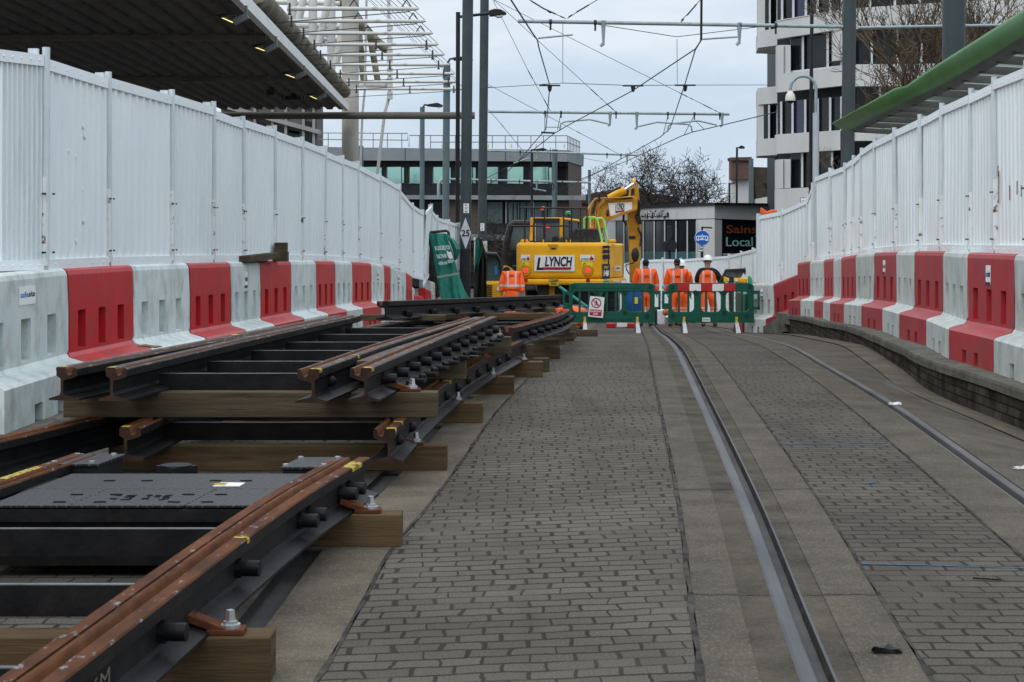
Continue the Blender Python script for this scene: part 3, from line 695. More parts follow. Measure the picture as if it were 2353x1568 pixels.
# ---- far hoarding behind the workers ------------------------------------
GF = 'white hoarding panels behind the workers'
far = [(1425, 608, 64), (1441, 601, 62), (1477, 597, 60), (1519, 595, 60), (1533, 595, 60), (1560, 596, 60), (1578, 596, 60), (1622, 591, 58), (1627, 596, 57), (1668, 591, 55), (1683, 586, 53), (1731, 573, 50), (1746, 570, 49)]
fl_ = [(1425, 608, 64), (1477, 598, 61), (1524, 596, 60), (1566, 597, 59.5), (1624, 592, 58), (1676, 588, 54.5), (1704, 581, 52.4), (1731, 573.5, 50.4), (1752, 569, 49)]
for i in range(len(fl_) - 1):
    a, b = fl_[i], fl_[i + 1]; A, B = P(*a), P(*b); h = 2.05
    hoarding((A.x, A.y), (B.x, B.y), A.z - h, B.z - h, h, 'far white hoarding panel behind the workers, %s from the excavator arm' % ORD[i], GF, 1, ribs=7, lean=.03 if i == 3 else 0)
# ------------------------------------------------------------------ prefabricated track panels on timbers
M_STEEL = mat('black_rail_steel', (.006, .006, .007), (.016, .015, .015), rough=.5, metal=.0, spec=.14, scale=6, c3=(.024, .020, .017), t3=(.60, .75), s3=4, bump=.12, bscale=40)
M_RUSTA = mat('orange_rust_rail_head', (.045, .017, .007), (.125, .043, .014), rough=.75, metal=.0, scale=7, c3=(.20, .185, .18), t3=(.60, .64), s3=26, stretch=(1, .45, 1))
M_RUSTB = mat('brown_rust_rail_head', (.036, .021, .014), (.075, .042, .026), rough=.6, metal=.1, scale=7, c3=(.15, .135, .12), t3=(.56, .62), s3=18, stretch=(1, .5, 1))
M_RUSTG = mat('deep_rust_groove', (.10, .04, .018), (.17, .07, .03), rough=.8, scale=8)
M_YEL = mat('yellow_marker_paint', (.36, .27, .03), (.48, .40, .09), rough=.7, scale=16, c3=(.13, .07, .03), t3=(.48, .56), s3=30)
M_CLIP = mat('rusty_clip', (.075, .026, .011), (.13, .048, .02), rough=.85, scale=18, bump=.3)
M_ZINC = mat('zinc_bolt', (.45, .47, .49), (.56, .58, .60), rough=.35, metal=.8, scale=9)
M_WOOD = mat('sawn_timber', (.070, .045, .023), (.128, .084, .044), rough=.85, scale=3, c3=(.045, .03, .016), t3=(.58, .72), s3=5, stretch=(.5, 3, 7), rnd=.16, bump=.25, bscale=20)
M_WOODG = mat('weathered_timber', (.058, .044, .028), (.105, .080, .050), rough=.85, scale=3, c3=(.03, .023, .016), t3=(.56, .7), s3=5, stretch=(.5, 3, 7), rnd=.18, bump=.25, bscale=20)
RP_ = [(-.09, 0), (.09, 0), (.09, .011), (.026, .03), (.020, .048), (.020, .122), (.045, .138), (.045, .180), (.040, .186), (-.008, .186), (-.014, .180), (-.018, .150), (-.030, .141), (-.046, .147), (-.054, .176), (-.058, .184), (-.072, .184), (-.077, .176), (-.077, .138), (-.052, .126), (.002, .112), (.005, .048), (-.001, .03), (-.09, .011)]
RMI = [0, 0, 0, 0, 0, 0, 0, 1, 1, 1, 2, 2, 2, 2, 2, 1, 1, 0, 0, 0, 0, 0, 0, 0]
def frames_of(path, sgn):
    fr = []
    for i, p in enumerate(path):
        t = (path[min(i + 1, len(path) - 1)] - path[max(i - 1, 0)]).normalized()
        u = Vector((t.y, -t.x, 0)).normalized() * sgn
        fr.append((p, u, Vector((0, 0, 1))))
    return fr
def rail_path(tab, d0, d1, zt, step=.35, off=-.045):
    n = max(2, int((d1 - d0) / step)); out_ = []
    for i in range(n + 1):
        d = lerp(d0, d1, i / n); out_.append(Vector((spl(tab, d) + off, d, zt(d) - .186)))
    return out_
def make_rail(root, tab, d0, d1, zt, sgn, head, bolts=(), dome=False, marks=(), endpaint=True, outer=None):
    # tab gives the outer top edge of the running head
    path = rail_path(tab, d0, d1, zt, off=-.045 * sgn)
    fr = frames_of(path, sgn); mb = MB()
    mb.sweep(RP_, fr, RMI, capmi=3)
    o = mb.build('rail', [M_STEEL, head, M_RUSTG, mat('cut_rail_end', (.022, .012, .009), (.05, .026, .018), rough=.7, scale=9)], root)
    def at(d, u, v):
        c = Vector((spl(tab, d) - .045 * sgn, d, zt(d) - .186)); c2 = Vector((spl(tab, d + .05) - .045 * sgn, d + .05, zt(d + .05) - .186))
        t = (c2 - c).normalized(); uu = Vector((t.y, -t.x, 0)).normalized() * sgn
        return c + uu * u + Vector((0, 0, v)), uu, t
    mm = list(marks) + ([(d0 - .002, d0 + .07)] if endpaint else [])
    if mm:
        for a, b in mm:
            mb = MB(); ring = []
            for d in (a, b):
                ring.append([mb.a(at(d, u, v)[0]) for u, v in ((-.006, .1875), (.0405, .1875), (.0465, .180), (.0465, .165))])
            for k in range(3): mb.face([ring[0][k], ring[0][k + 1], ring[1][k + 1], ring[1][k]])
            mb.build('paint_mark', M_YEL, o, fix=False)
    for d in bolts:
        c, uu, t = at(d, .020, .088); mb = MB()
        if dome:
            mb.tube([c, c + uu * .012, c + uu * .03, c + uu * .042], [.034, .034, .024, .006], 10)
        else:
            mb.tube([c, c + uu * .02], .036, 8); mb.tube([c + uu * .02, c + uu * .085], .029, 12)
        mb.build('bolt', M_STEEL, root, smooth=not dome)
    return o
def crossbar(root, xa, xb, d, zt, h=.10, th=.022):
    mb = MB(); mb.box(((xa + xb) / 2, d, zt - h / 2), (xb - xa, th, h)); mb.bx(xa, xb, d, d + .045, zt - h - .0, zt - h + .012); mb.bx(xa + .02, xb - .02, d - .0125, d + .0125, zt + .0005, zt + .004, 1)
    mb.build('tie_bar', [M_STEEL, mat('worn_bar_edge', (.06, .065, .065), (.14, .145, .145), rough=.5, scale=5, spec=.4)], root)
def timber(x0, x1, d, zb, label, w=.14, h=.147, mt=None, clip=None, group='timbers under the track panels', rz=0.0, tilt=0.0):
    o = thing('timber', ((x0 + x1) / 2, d, zb), label, 'timber', group)
    mb = MB(); mb.box(((x0 + x1) / 2, d + w / 2, zb + h / 2), (x1 - x0, w, h), Rm=Matrix.Rotation(rz, 3, 'Z') @ Matrix.Rotation(tilt, 3, 'Y'))
    mb.build('beam', mt or M_WOOD, o, bevel=.004, seg=1)
    if clip is not None:
        cx = clip; zt = zb + h; cy = d + w * .45
        mb = MB(); mb.box((cx, cy, zt + .009), (.12, .085, .018)); mb.box((cx - .065, cy, zt + .034), (.13, .075, .026), Rm=Matrix.Rotation(.35, 3, 'Y'))
        mb.tube([(cx - .10, cy - .03, zt + .048), (cx - .10, cy + .03, zt + .048)], .016, 8)
        cl = mb.build('rail_clip', M_CLIP, o, bevel=.004)
        mb = MB(); mb.tube([(cx + .012, cy, zt + .018), (cx + .012, cy, zt + .030)], .033, 14); mb.tube([(cx + .012, cy, zt + .03), (cx + .012, cy, zt + .04)], .024, 6); mb.tube([(cx + .012, cy, zt + .04), (cx + .012, cy, zt + .075)], [.017, .014], 4)
        mb.build('coach_screw', M_ZINC, cl)
    return o
zA = lambda d: .333 + G(-.5, d)
zC = lambda d: .667
zD = lambda d: .46 + G(.3, d)
# --- panel nearest the camera
pA = thing('track_panel', (-1.6, 6, .147), 'nearest prefabricated tram track panel with orange rusty rails and a checker plate cover', 'track panel', 'prefabricated track panels stacked on timbers')
tA = [(2.2, -1.30), (4.35, -1.123), (7.07, -.888), (8.49, -.693)]
rA = make_rail(pA, tA, 2.4, 8.49, zA, 1, M_RUSTA, bolts=(5.29, 6.26, 7.26, 7.42, 7.98, 8.14), marks=((6.31, 6.35), (8.12, 8.32)), endpaint=True)
tAl = [(d, x - 1.50) for d, x in tA]
make_rail(pA, tAl, 4.5, 8.62, zA, -1, M_RUSTA, marks=((7.75, 8.15),))
# red-brown guard strip bolted inside the running rail
mb = MB(); pth = [Vector((spl(tA, d) - .155, d, zA(d) - .075)) for d in [2.4 + .3 * i for i in range(21)]]
mb.sweep([(-.022, -.03), (.022, -.03), (.022, .07), (-.022, .07)], frames_of(pth, 1)); mb.build('guard_strip', M_RUSTA, pA)
for d in (2.9, 3.8, 4.75, 5.84, 6.9): crossbar(pA, spl(tAl, d) + .03, spl(tA, d) - .03, d, .262, .105)
M_CHK = bpy.data.materials.new('checker_plate'); M_CHK.use_nodes = True
_t = M_CHK.node_tree; _b = _t.nodes['Principled BSDF']; _b.inputs['Base Color'].default_value = (.05, .052, .056, 1); _b.inputs['Metallic'].default_value = .55; _b.inputs['Roughness'].default_value = .42
_g = nn(_t, 'ShaderNodeNewGeometry'); _m = nn(_t, 'ShaderNodeMapping'); _m.inputs['Rotation'].default_value = (0, 0, R(38)); _m.inputs['Scale'].default_value = (1, 1, 1)
_k = nn(_t, 'ShaderNodeTexChecker'); _w = nn(_t, 'ShaderNodeTexWave'); _w.inputs['Scale'].default_value = 12; _w.inputs['Distortion'].default_value = 0
_w2 = nn(_t, 'ShaderNodeTexWave'); _w2.inputs['Scale'].default_value = 9; _w2.bands_direction = 'Y'
_mm = nn(_t, 'ShaderNodeMath', operation='MULTIPLY'); _bp = nn(_t, 'ShaderNodeBump'); _bp.inputs['Distance'].default_value = .01; _bp.inputs['Strength'].default_value = .9
_t.links.new(_g.outputs['Position'], _m.inputs['Vector']); _t.links.new(_m.outputs['Vector'], _w.inputs['Vector']); _t.links.new(_m.outputs['Vector'], _w2.inputs['Vector'])
_t.links.new(_w.outputs['Fac'], _mm.inputs[0]); _t.links.new(_w2.outputs['Fac'], _mm.inputs[1]); _cr = nn(_t, 'ShaderNodeValToRGB'); _cr.color_ramp.elements[0].position = .25; _cr.color_ramp.elements[0].color = (.022, .022, .024, 1); _cr.color_ramp.elements[1].position = .6; _cr.color_ramp.elements[1].color = (.065, .067, .07, 1); _t.links.new(_mm.outputs[0], _cr.inputs['Fac']); _t.links.new(_cr.outputs['Color'], _b.inputs['Base Color']); _t.links.new(_mm.outputs[0], _bp.inputs['Height']); _t.links.new(_bp.outputs['Normal'], _b.inputs['Normal'])
mb = MB(); xl, xr = spl(tAl, 7.7) + .16, spl(tA, 7.7) - .19
def lid(mb, x0, x1, y0, y1, z, sh=.0):
    mb.prism([(x0 - sh, y0, z), (x1 - sh, y0, z), (x1 + sh, y1, z), (x0 + sh, y1, z)], (0, 0, .012))
sh = .06
lid(mb, xl, xl + .335, 7.22, 7.66, .292, sh * .5); lid(mb, xl + .34, xr - .335, 7.22, 7.66, .292, .03); lid(mb, xr - .33, xr, 7.22, 7.66, .292, .03)
lid(mb, xl + .06, xr + .07, 7.665, 8.13, .292, .03)
cv = mb.build('checker_plate_cover', M_CHK, pA, bevel=.003, seg=1)
mb = MB(); mb.bx(xl - .02, xr + .02, 7.24, 8.1, .05, .288); mb.box(((xl + xr) / 2, 7.22, .262), (xr - xl, .03, .05)); mb.build('cover_box', M_STEEL, cv)
mb = MB()
for sx in (xl + .25, xl + .42, xr - .42, xr - .28):
    for yy in (7.30, 7.50, 7.9): mb.box((sx + (yy - 7.3) * .12, yy, .3055), (.05, .018, .004))
for i in range(26):
    a = i * .7; mb.box(((xl + xr) / 2 + .10 * math.cos(a) * (1 + .3 * math.sin(3 * a)), 7.42 + .06 * math.sin(a * 1.3), .3055), (.028, .010, .003), rz=a)
mb.build('lid_slots', mat('slot_black', (.006, .006, .006), rough=.9), cv)
mb = MB(); mb.prism([P(606, 1122, 7.52) * 1, P(650, 1122, 7.52), P(664, 1111, 7.52), P(617, 1110, 7.52)], (0, .0, .001))
mb = MB(); x0 = xr - .33; mb.prism([(x0, 7.72, .3055), (x0 + .12, 7.72, .3055), (x0 + .13, 7.82, .3055), (x0 + .02, 7.83, .3055)], (0, 0, .003))
pl_ = tag(mb.build('paper_label', mat('crumpled_paper', (.60, .58, .52), (.75, .74, .68), rough=.8, scale=30)), 'torn white paper label lying on the checker plate cover', 'label')
mb = MB(); mb.prism([(x0 - .01, 7.745, .309), (x0 + .05, 7.74, .309), (x0 + .055, 7.80, .309), (x0, 7.80, .309)], (0, 0, .001)); mb.build('yellow_tab', M_YEL, pl_)
for (x, y, w_, l_, lab) in ((-2.10, 8.3, .24, .34, None), (-.98, 8.2, .20, .32, None)):
    mb = MB(); mb.prism([(x - w_ / 2, y, .20), (x + w_ / 2, y, .20), (x + w_ / 2 + .05, y + l_, .20), (x - w_ / 2 + .05, y + l_, .20)], (0, 0, .112))
    bxo = mb.build('junction_box', M_STEEL, pA, bevel=.005)
    mb = MB(); mb.prism([(x - w_ / 2 - .01, y - .01, .313), (x + w_ / 2 + .01, y - .01, .313), (x + w_ / 2 + .06, y + l_ + .01, .313), (x - w_ / 2 + .04, y + l_ + .01, .313)], (0, 0, .014)); mb.build('box_lid', M_CHK, bxo, bevel=.003)
    mb = MB()
    for ax, ay in ((-.09, .03), (.09, .03), (-.05, l_ - .03), (.13, l_ - .03)): mb.tube([(x + ax, y + ay, .327), (x + ax, y + ay, .336)], .014, 6)
    mb.build('lid_screws', M_ZINC, bxo)
mb = MB(); mb.tube([(-1.60, 8.30, .27), (-1.60, 8.30, .318)], .10, 4); mb.tube([(-1.60, 8.30, .318), (-1.60, 8.30, .322)], .075, 16); mb.build('inspection_cap', M_STEEL, pA)
# chalk lettering on the web
def webpt(d, v): return Vector((spl(tA, d) - .045 + .0212, d, zA(d) - .186 + v))
text('chalk_text', 'FRC06M', mat('chalk', (.16, .145, .12), rough=.95), rA, webpt(4.36, .058), webpt(4.80, .058), webpt(4.36, .108), ext=.0008)
# --- lower panel behind it
pB = thing('track_panel', (-1.3, 13, .147), 'lower tram track panel on pale timbers, underneath the double-railed crossing panel', 'track panel', 'prefabricated track panels stacked on timbers')
tB = [(9.64, -.647), (10.2, -.617), (11.2, -.552), (12.2, -.473), (13.9, -.307), (14.8, -.20), (17.3, .125)]
make_rail(pB, tB, 9.64, 17.2, zA, 1, M_RUSTA, bolts=[9.95 + .62 * i for i in range(11)], dome=True, marks=((9.97, 10.01), (11.66, 11.70), (12.47, 12.56)))
tBl = [(d, x - 1.55) for d, x in tB]
make_rail(pB, tBl, 9.72, 17.2, zA, -1, M_RUSTA)
for d in (10.55, 11.6, 12.65, 13.7, 14.75, 15.8, 16.7): crossbar(pB, spl(tBl, d) + .03, spl(tB, d) - .03, d, .262, .105)
# --- upper crossing panel
pC = thing('track_panel', (-1.3, 12.3, .48), 'upper crossing panel with two converging pairs of dark rails and many tie bars', 'track panel', 'prefabricated track panels stacked on timbers')
t4 = [(9.68, -.781), (11.7, -.544), (15.0, -.128)]; t3_ = [(9.6, -1.064), (11.7, -.79), (15.0, -.245)]
t1 = [(9.73, -2.55), (12.3, -2.06), (15.15, -1.536)]; t2 = [(9.7, -2.265), (12.3, -1.89), (15.15, -1.432)]
make_rail(pC, t4, 9.68, 15.0, zC, 1, M_RUSTB, bolts=[10.12 + .415 * i for i in range(12)], marks=((13.4, 13.46),))
make_rail(pC, t3_, 9.6, 14.9, zC, 1, M_RUSTB, bolts=(9.95,), dome=True, marks=((10.6, 10.66),))
make_rail(pC, t1, 9.73, 15.15, zC, -1, M_RUSTB, marks=((12.45, 12.6),)); make_rail(pC, t2, 9.7, 15.15, zC, -1, M_RUSTB)
for d in (10.4, 11.3, 12.25, 13.1, 14.0, 14.85): crossbar(pC, spl(t2, d) + .06, spl(t3_, d) - .06, d, .572, .125)
for ta, tb, d0 in ((t3_, t4, 10.5), (t1, t2, 11.0)):
    mb = MB(); fr = []
    n = 16; prev = None
    for i in range(n + 1):
        d = lerp(d0, 14.9, i / n); xa, xb = spl(ta, d) + (.012 if ta is t3_ else .135), spl(tb, d) - (.125 if tb is t4 else .0)
        if xb < xa + .02: xb = xa + .02
        cur = [mb.a((xa, d, .640)), mb.a((xb, d, .640)), mb.a((xb, d, .56)), mb.a((xa, d, .56))]
        if prev:
            for k in range(4): mb.face([prev[k], prev[(k + 1) % 4], cur[(k + 1) % 4], cur[k]])
        else: mb.face(cur)
        prev = cur
    mb.face(prev); mb.build('filler_plate', M_RUSTB, pC)
for i in range(10):      # lumps of the foot clamps along the outer foot
    d = 10.4 + .46 * i; x = spl(t4, d) + .03
    mb = MB(); mb.box((x + .03, d, .492), (.09, .13, .03), rz=-.1); mb.box((x + .055, d + .02, .515), (.04, .07, .03), rz=.2); mb.build('foot_clamp', M_STEEL, pC, bevel=.008)
# --- farther panel
pD = thing('track_panel', (-.5, 20, .2), 'farther track panel beyond the crossing panel, rails starting with a rusty groove end', 'track panel', 'prefabricated track panels stacked on timbers')
tD = [(17.15, .03), (18.5, .27), (20.3, .55), (22, .70), (24, .79), (26, .84)]
make_rail(pD, tD, 17.15, 25.6, zD, 1, M_RUSTA, bolts=[17.6 + .5 * i for i in range(15)], endpaint=False)
tDl = [(d, x - 1.55) for d, x in tD]
make_rail(pD, tDl, 17.3, 25.6, zD, -1, M_RUSTB, endpaint=False)
for d in (17.9, 19, 20.1, 21.2, 22.3, 23.4): crossbar(pD, spl(tDl, d) + .03, spl(tD, d) - .03, d, zD(d) - .07, .10)
# --- loose rails
def loose_rail(p0, p1, zt0, zt1, label, head=M_RUSTB, sgn=1, yel=False):
    p0, p1 = Vector(p0), Vector(p1)
    o = thing('rail', ((p0.x + p1.x) / 2, (p0.y + p1.y) / 2, min(zt0, zt1) - .186), label, 'rail')
    path = [Vector((lerp(p0.x, p1.x, i / 8), lerp(p0.y, p1.y, i / 8), lerp(zt0, zt1, i / 8) - .186)) for i in range(9)]
    mb = MB(); mb.sweep(RP_, frames_of(path, sgn), RMI, capmi=0); mb.build('rail_bar', [M_STEEL, head, M_RUSTG], o)
    return o, path
oE, pathE = loose_rail((-1.27, 17.3), (.705, 26.0), .692, .39, 'long black rail laid diagonally on top of the far track panels', M_STEEL)
frE = frames_of(pathE, 1)
for i in range(9):
    t = (i + .7) / 9.2; c = pathE[0].lerp(pathE[-1], t); u = frE[0][1]
    mb = MB(); tt = (pathE[-1] - pathE[0]).normalized(); mb.box(c + u * .055 + Vector((0, 0, .052)), (.07, .10, .06), rz=.22); mb.build('bracket', M_STEEL, oE, bevel=.01)
loose_rail((-2.99, 8.1), (-1.98, 12.2), .333, .345, 'dark rail lying close to the left kerb below the crossing panel', M_RUSTA, -1)
# --- timbers
GT = 'timbers under the track panels'
timber(-3.0, -.775, 5.58, 0, 'pale timber end nearest the camera, with a rusty clip and zinc screw', clip=-.925)
timber(-2.7, -.504, 7.92, 0, 'pale timber end beside the round bolts of the nearest panel, second from the camera', clip=-.66)
timber(-3.0, -1.0, 3.6, 0, 'timber below the bottom edge under the nearest rails')
for i, (x, d, lab) in enumerate(((-.387, 10.35, 'pale timber on the paving at the near end of the lower panel'), (-.2125, 12.77, 'pale timber on the paving, next one beyond the near end of the lower panel'), (.02, 15.0, 'pale timber on the paving, last but one under the lower panel'), (.30, 16.8, 'pale timber on the paving at the far end of the lower panel'))):
    timber(-2.4 + .2 * i, x, d, G(0, d), lab, clip=x - .20)
timber(-2.63, -.437, 10.2, .333, 'dark weathered timber carrying the near end of the upper crossing panel', mt=M_WOODG, clip=-.60)
timber(-2.2, -.334, 12.67, .333, 'weathered timber between the two panels halfway along the upper crossing panel', mt=M_WOODG, clip=-.47)
timber(-1.9, -.006, 15.1, .333, 'weathered timber with a knot at the far end of the upper crossing panel', mt=M_WOODG, clip=-.13)
for i, (x, d) in enumerate(((.214, 17.5), (.32, 19.6), (.385, 21.5), (.57, 23.5), (.86, 25.8))):
    g = G(.3, d)
    timber(x - 2.2, x, d, g + .1375, 'weathered timber directly under the farther panel, %s along it' % ONES[i], mt=M_WOODG, h=.137, clip=x - .16)
    timber(x - 2.2 + .1, x + (.16, .22, .20, .14, .06)[i], d - .05, g, 'bottom timber of the stacked pair on the paving, %s under the farther panel' % ONES[i], mt=M_WOODG, h=.137, rz=.02)
timber(-.89, .487, 21.0, .296, 'long thin plank under the diagonal black rail', h=.08, mt=M_WOOD, group=GT)
timber(.05, .60, 24.6, .20, 'short pale board on edge under the far end of the diagonal black rail', h=.06, mt=M_WOOD, group=GT)
timber(-1.6, -.7, 18.3, .44, 'dark timber under the near end of the diagonal black rail', h=.06, mt=M_WOODG, group=GT)
for i, (x, y, z) in enumerate(((1.02, 27.6, 0), (1.05, 28.3, .12), (.80, 27.9, .22), (1.45, 29.5, 0), (1.0, 30.5, .1))):
    timber(x - .8, x, y, G(1, y) + z, ['offcut', 'thin offcut', 'dark offcut', 'longer offcut', 'propped offcut'][i] + ' of timber piled left of the green pedestrian barrier', h=.11, mt=M_WOODG, group=GT, rz=.1 * i - .2)
# --- small things
mb = MB(); tw = [Vector((-3.07, 14.30, .462)), Vector((-3.035, 14.42, .455)), Vector((-3.03, 14.55, .44)), Vector((-2.99, 14.62, .43)), Vector((-2.97, 14.75, .425))]
mb.tube(tw, [.008, .014, .012, .012, .005], 6)
tag(mb.build('twig', mat('dry_twig', (.28, .20, .13), (.42, .32, .22), rough=.9, scale=20), smooth=True), 'short dry twig lying on the foot of the nearest red barrier on the left', 'twig')
bt = thing('bottle', (-3.29, 11.05, .10), 'plastic drink bottle with a pink label standing on the left kerb', 'bottle')
mb = MB(); mb.tube([(-3.29, 11.05, .10), (-3.29, 11.05, .30), (-3.29, 11.05, .36), (-3.29, 11.05, .385)], [.035, .035, .014, .014], 14); mb.build('bottle_body', mat('clear_plastic', (.55, .60, .65), rough=.15, spec=.6), bt, smooth=True)
mb = MB(); mb.tube([(-3.29, 11.05, .21), (-3.29, 11.05, .29)], .0365, 14); mb.build('bottle_label', mat('pink_label', (.72, .45, .55), (.85, .75, .78), rough=.5, scale=20), bt, smooth=True)
mb = MB(); mb.tube([(-3.29, 11.05, .385), (-3.29, 11.05, .405)], .016, 12); mb.build('bottle_cap', mat('white_cap', (.8, .8, .8)), bt, smooth=True)
# scrap timbers on top of the left barriers
bA, bB = LX(540), LX(640)
zt = zl(20.3) + 1.03
q = P(585, 593, 20.3)
mb = MB(); mb.bar(P(538, 600, 19.4) + Vector((.1, 0, 0.02)), P(612, 591, 21.0) + Vector((.1, 0, .02)), .14, .07); tag(mb.build('timber_scrap', M_WOODG, bevel=.006), 'split weathered board lying along the top of a left barrier', 'timber', 'scrap timbers on the left barriers')
mb = MB(); c = P(631, 590, 21.3); mb.box(c + Vector((.08, 0, 0)), (.17, .16, .12)); tag(mb.build('timber_scrap', M_WOODG, bevel=.006), 'square block of timber lying on the left barriers under an upright block', 'timber', 'scrap timbers on the left barriers')
mb = MB(); c = P(631, 570, 21.3); mb.box(c + Vector((.08, 0, .0)), (.15, .14, .13)); tag(mb.build('timber_scrap', M_WOODG, bevel=.006), 'upright square block of timber stacked topmost on the left barriers', 'timber', 'scrap timbers on the left barriers')
# litter on the road
def gp(x, y):
    d = 9.0
    for _ in range(40): d = (HC - G((x - XC) * d / F, d)) * F / (y - YH)
    X = (x - XC) * d / F; return Vector((X, d, G(X, d)))
M_LIT = mat('litter_paper', (.55, .55, .53), (.72, .72, .70), rough=.8, scale=30)
for i, (x, y, s, lab, mt) in enumerate(((2345, 1079, .05, 'scrap of white paper near the right rail', M_LIT), (2056, 931, .05, 'white wrapper lying across the groove of the right rail', M_LIT), (2038, 1500, .05, 'black scrap lying on the slab between the rails', M_STEEL), (2268, 1335, .05, 'thin cable tie lying on the blocks', M_STEEL))):
    c = gp(x, y); mb = MB()
    if i == 3: mb.bar(c + Vector((-.05, .03, .006)), c + Vector((.05, -.03, .01)), .006, .006)
    else:
        rr = random.Random(i); pr = None
        for k in range(6):
            xx = c.x + (k / 5 - .5) * 2 * s; cur = [mb.a((xx, c.y - .03 * rr.uniform(.5, 1), c.z + .006 + rr.uniform(0, .025))), mb.a((xx, c.y + .03 * rr.uniform(.5, 1), c.z + .006 + rr.uniform(0, .02)))]
            low = [mb.a((xx, c.y - .025, c.z + .005)), mb.a((xx, c.y + .025, c.z + .005))]
            if pr: mb.face([pr[0], pr[1], cur[1], cur[0]]); mb.face([pl[0], pl[1], low[1], low[0]]); mb.face([pr[0], cur[0], low[0], pl[0]]); mb.face([pr[1], cur[1], low[1], pl[1]])
            pr, pl = cur, low
    tag(mb.build('litter', mt), lab, 'litter')
# ------------------------------------------------------------------ people
M_SKIN = mat('skin', (.20, .11, .07), (.27, .155, .10), rough=.55, scale=14)
M_BLKC = mat('black_cloth', (.012, .012, .016), (.03, .03, .035), rough=.85, scale=18)
M_BOOT = mat('work_boot', (.07, .05, .035), (.12, .085, .06), rough=.8, scale=15)
M_HELM = mat('white_helmet', (.75, .77, .79), (.82, .83, .84), rough=.3, scale=6)
M_TAPE = (.42, .43, .44)
def hivis(name, bands, braces=True):
    m = bpy.data.materials.new(name); m.use_nodes = True; t = m.node_tree; b = t.nodes['Principled BSDF']; L = t.links.new
    b.inputs['Roughness'].default_value = .75
    tcn = nn(t, 'ShaderNodeTexCoord'); sp = nn(t, 'ShaderNodeSeparateXYZ'); L(tcn.outputs['Object'], sp.inputs[0])
    def mt(op, a, c, cl=False):
        n = nn(t, 'ShaderNodeMath', operation=op, use_clamp=cl)
        for i, v in enumerate((a, c)):
            if isinstance(v, (int, float)): n.inputs[i].default_value = v
            elif v is not None: L(v, n.inputs[i])
        return n.outputs[0]
    n = nn(t, 'ShaderNodeTexNoise'); n.inputs['Scale'].default_value = 7; n.inputs['Detail'].default_value = 4; L(tcn.outputs['Object'], n.inputs['Vector'])
    r = nn(t, 'ShaderNodeValToRGB'); r.color_ramp.elements[0].position = .3; r.color_ramp.elements[1].position = .7; r.color_ramp.elements[0].color = (.80, .075, .006, 1); r.color_ramp.elements[1].color = (1.0, .135, .010, 1); L(n.outputs['Fac'], r.inputs['Fac'])
    mask = None
    for lo, hi in bands:
        q = mt('MULTIPLY', mt('GREATER_THAN', sp.outputs[2], lo), mt('LESS_THAN', sp.outputs[2], hi)); mask = q if mask is None else mt('MAXIMUM', mask, q)
    if braces:
        ax = mt('ABSOLUTE', sp.outputs[0], None); q = mt('MULTIPLY', mt('GREATER_THAN', ax, .085), mt('LESS_THAN', ax, .125)); q = mt('MULTIPLY', q, mt('GREATER_THAN', sp.outputs[2], bands[0][1])); mask = mt('MAXIMUM', mask, q)
    mx_ = nn(t, 'ShaderNodeMixRGB'); mx_.inputs['Color2'].default_value = (*M_TAPE, 1)
    if mask is not None: L(mask, mx_.inputs['Fac'])
    else: mx_.inputs['Fac'].default_value = 0
    L(r.outputs['Color'], mx_.inputs['Color1']); L(mx_.outputs['Color'], b.inputs['Base Color'])
    bp = nn(t, 'ShaderNodeBump'); bp.inputs['Strength'].default_value = .5; bp.inputs['Distance'].default_value = .03; L(n.outputs['Fac'], bp.inputs['Height']); L(bp.outputs['Normal'], b.inputs['Normal'])
    return m
M_HV = hivis('hivis_jacket', [(1.03, 1.085)]); M_HVT = hivis('hivis_trousers', [(.36, .41), (.46, .50)], False)
def skinned(name, verts, edges, radii, root, m, parent, sub=2):
    me = bpy.data.meshes.new(name); me.from_pydata([tuple(v) for v in verts], edges, [])
    o = bpy.data.objects.new(name, me); COL.objects.link(o)
    md = o.modifiers.new('skin', 'SKIN'); md.use_smooth_shade = True
    for i, r in enumerate(radii):
        sv = me.skin_vertices[0].data[i]; sv.radius = r if isinstance(r, tuple) else (r, r); sv.use_root = (i == root)
    sb = o.modifiers.new('sub', 'SUBSURF'); sb.levels = sub; sb.render_levels = sub
    dg = bpy.context.evaluated_depsgraph_get(); ev = o.evaluated_get(dg)
    me2 = bpy.data.meshes.new_from_object(ev, depsgraph=dg); me2.name = name
    o.modifiers.clear(); o.data = me2; bpy.data.meshes.remove(me)
    me2.materials.clear(); me2.materials.append(m)
    me2.polygons.foreach_set('use_smooth', [True] * len(me2.polygons))
    o.parent = parent; return o
def V3(*a): return Vector(a)
def rotx(p, c, a):
    p = p - c; return c + Vector((p.x, p.y * math.cos(a) - p.z * math.sin(a), p.y * math.sin(a) + p.z * math.cos(a)))
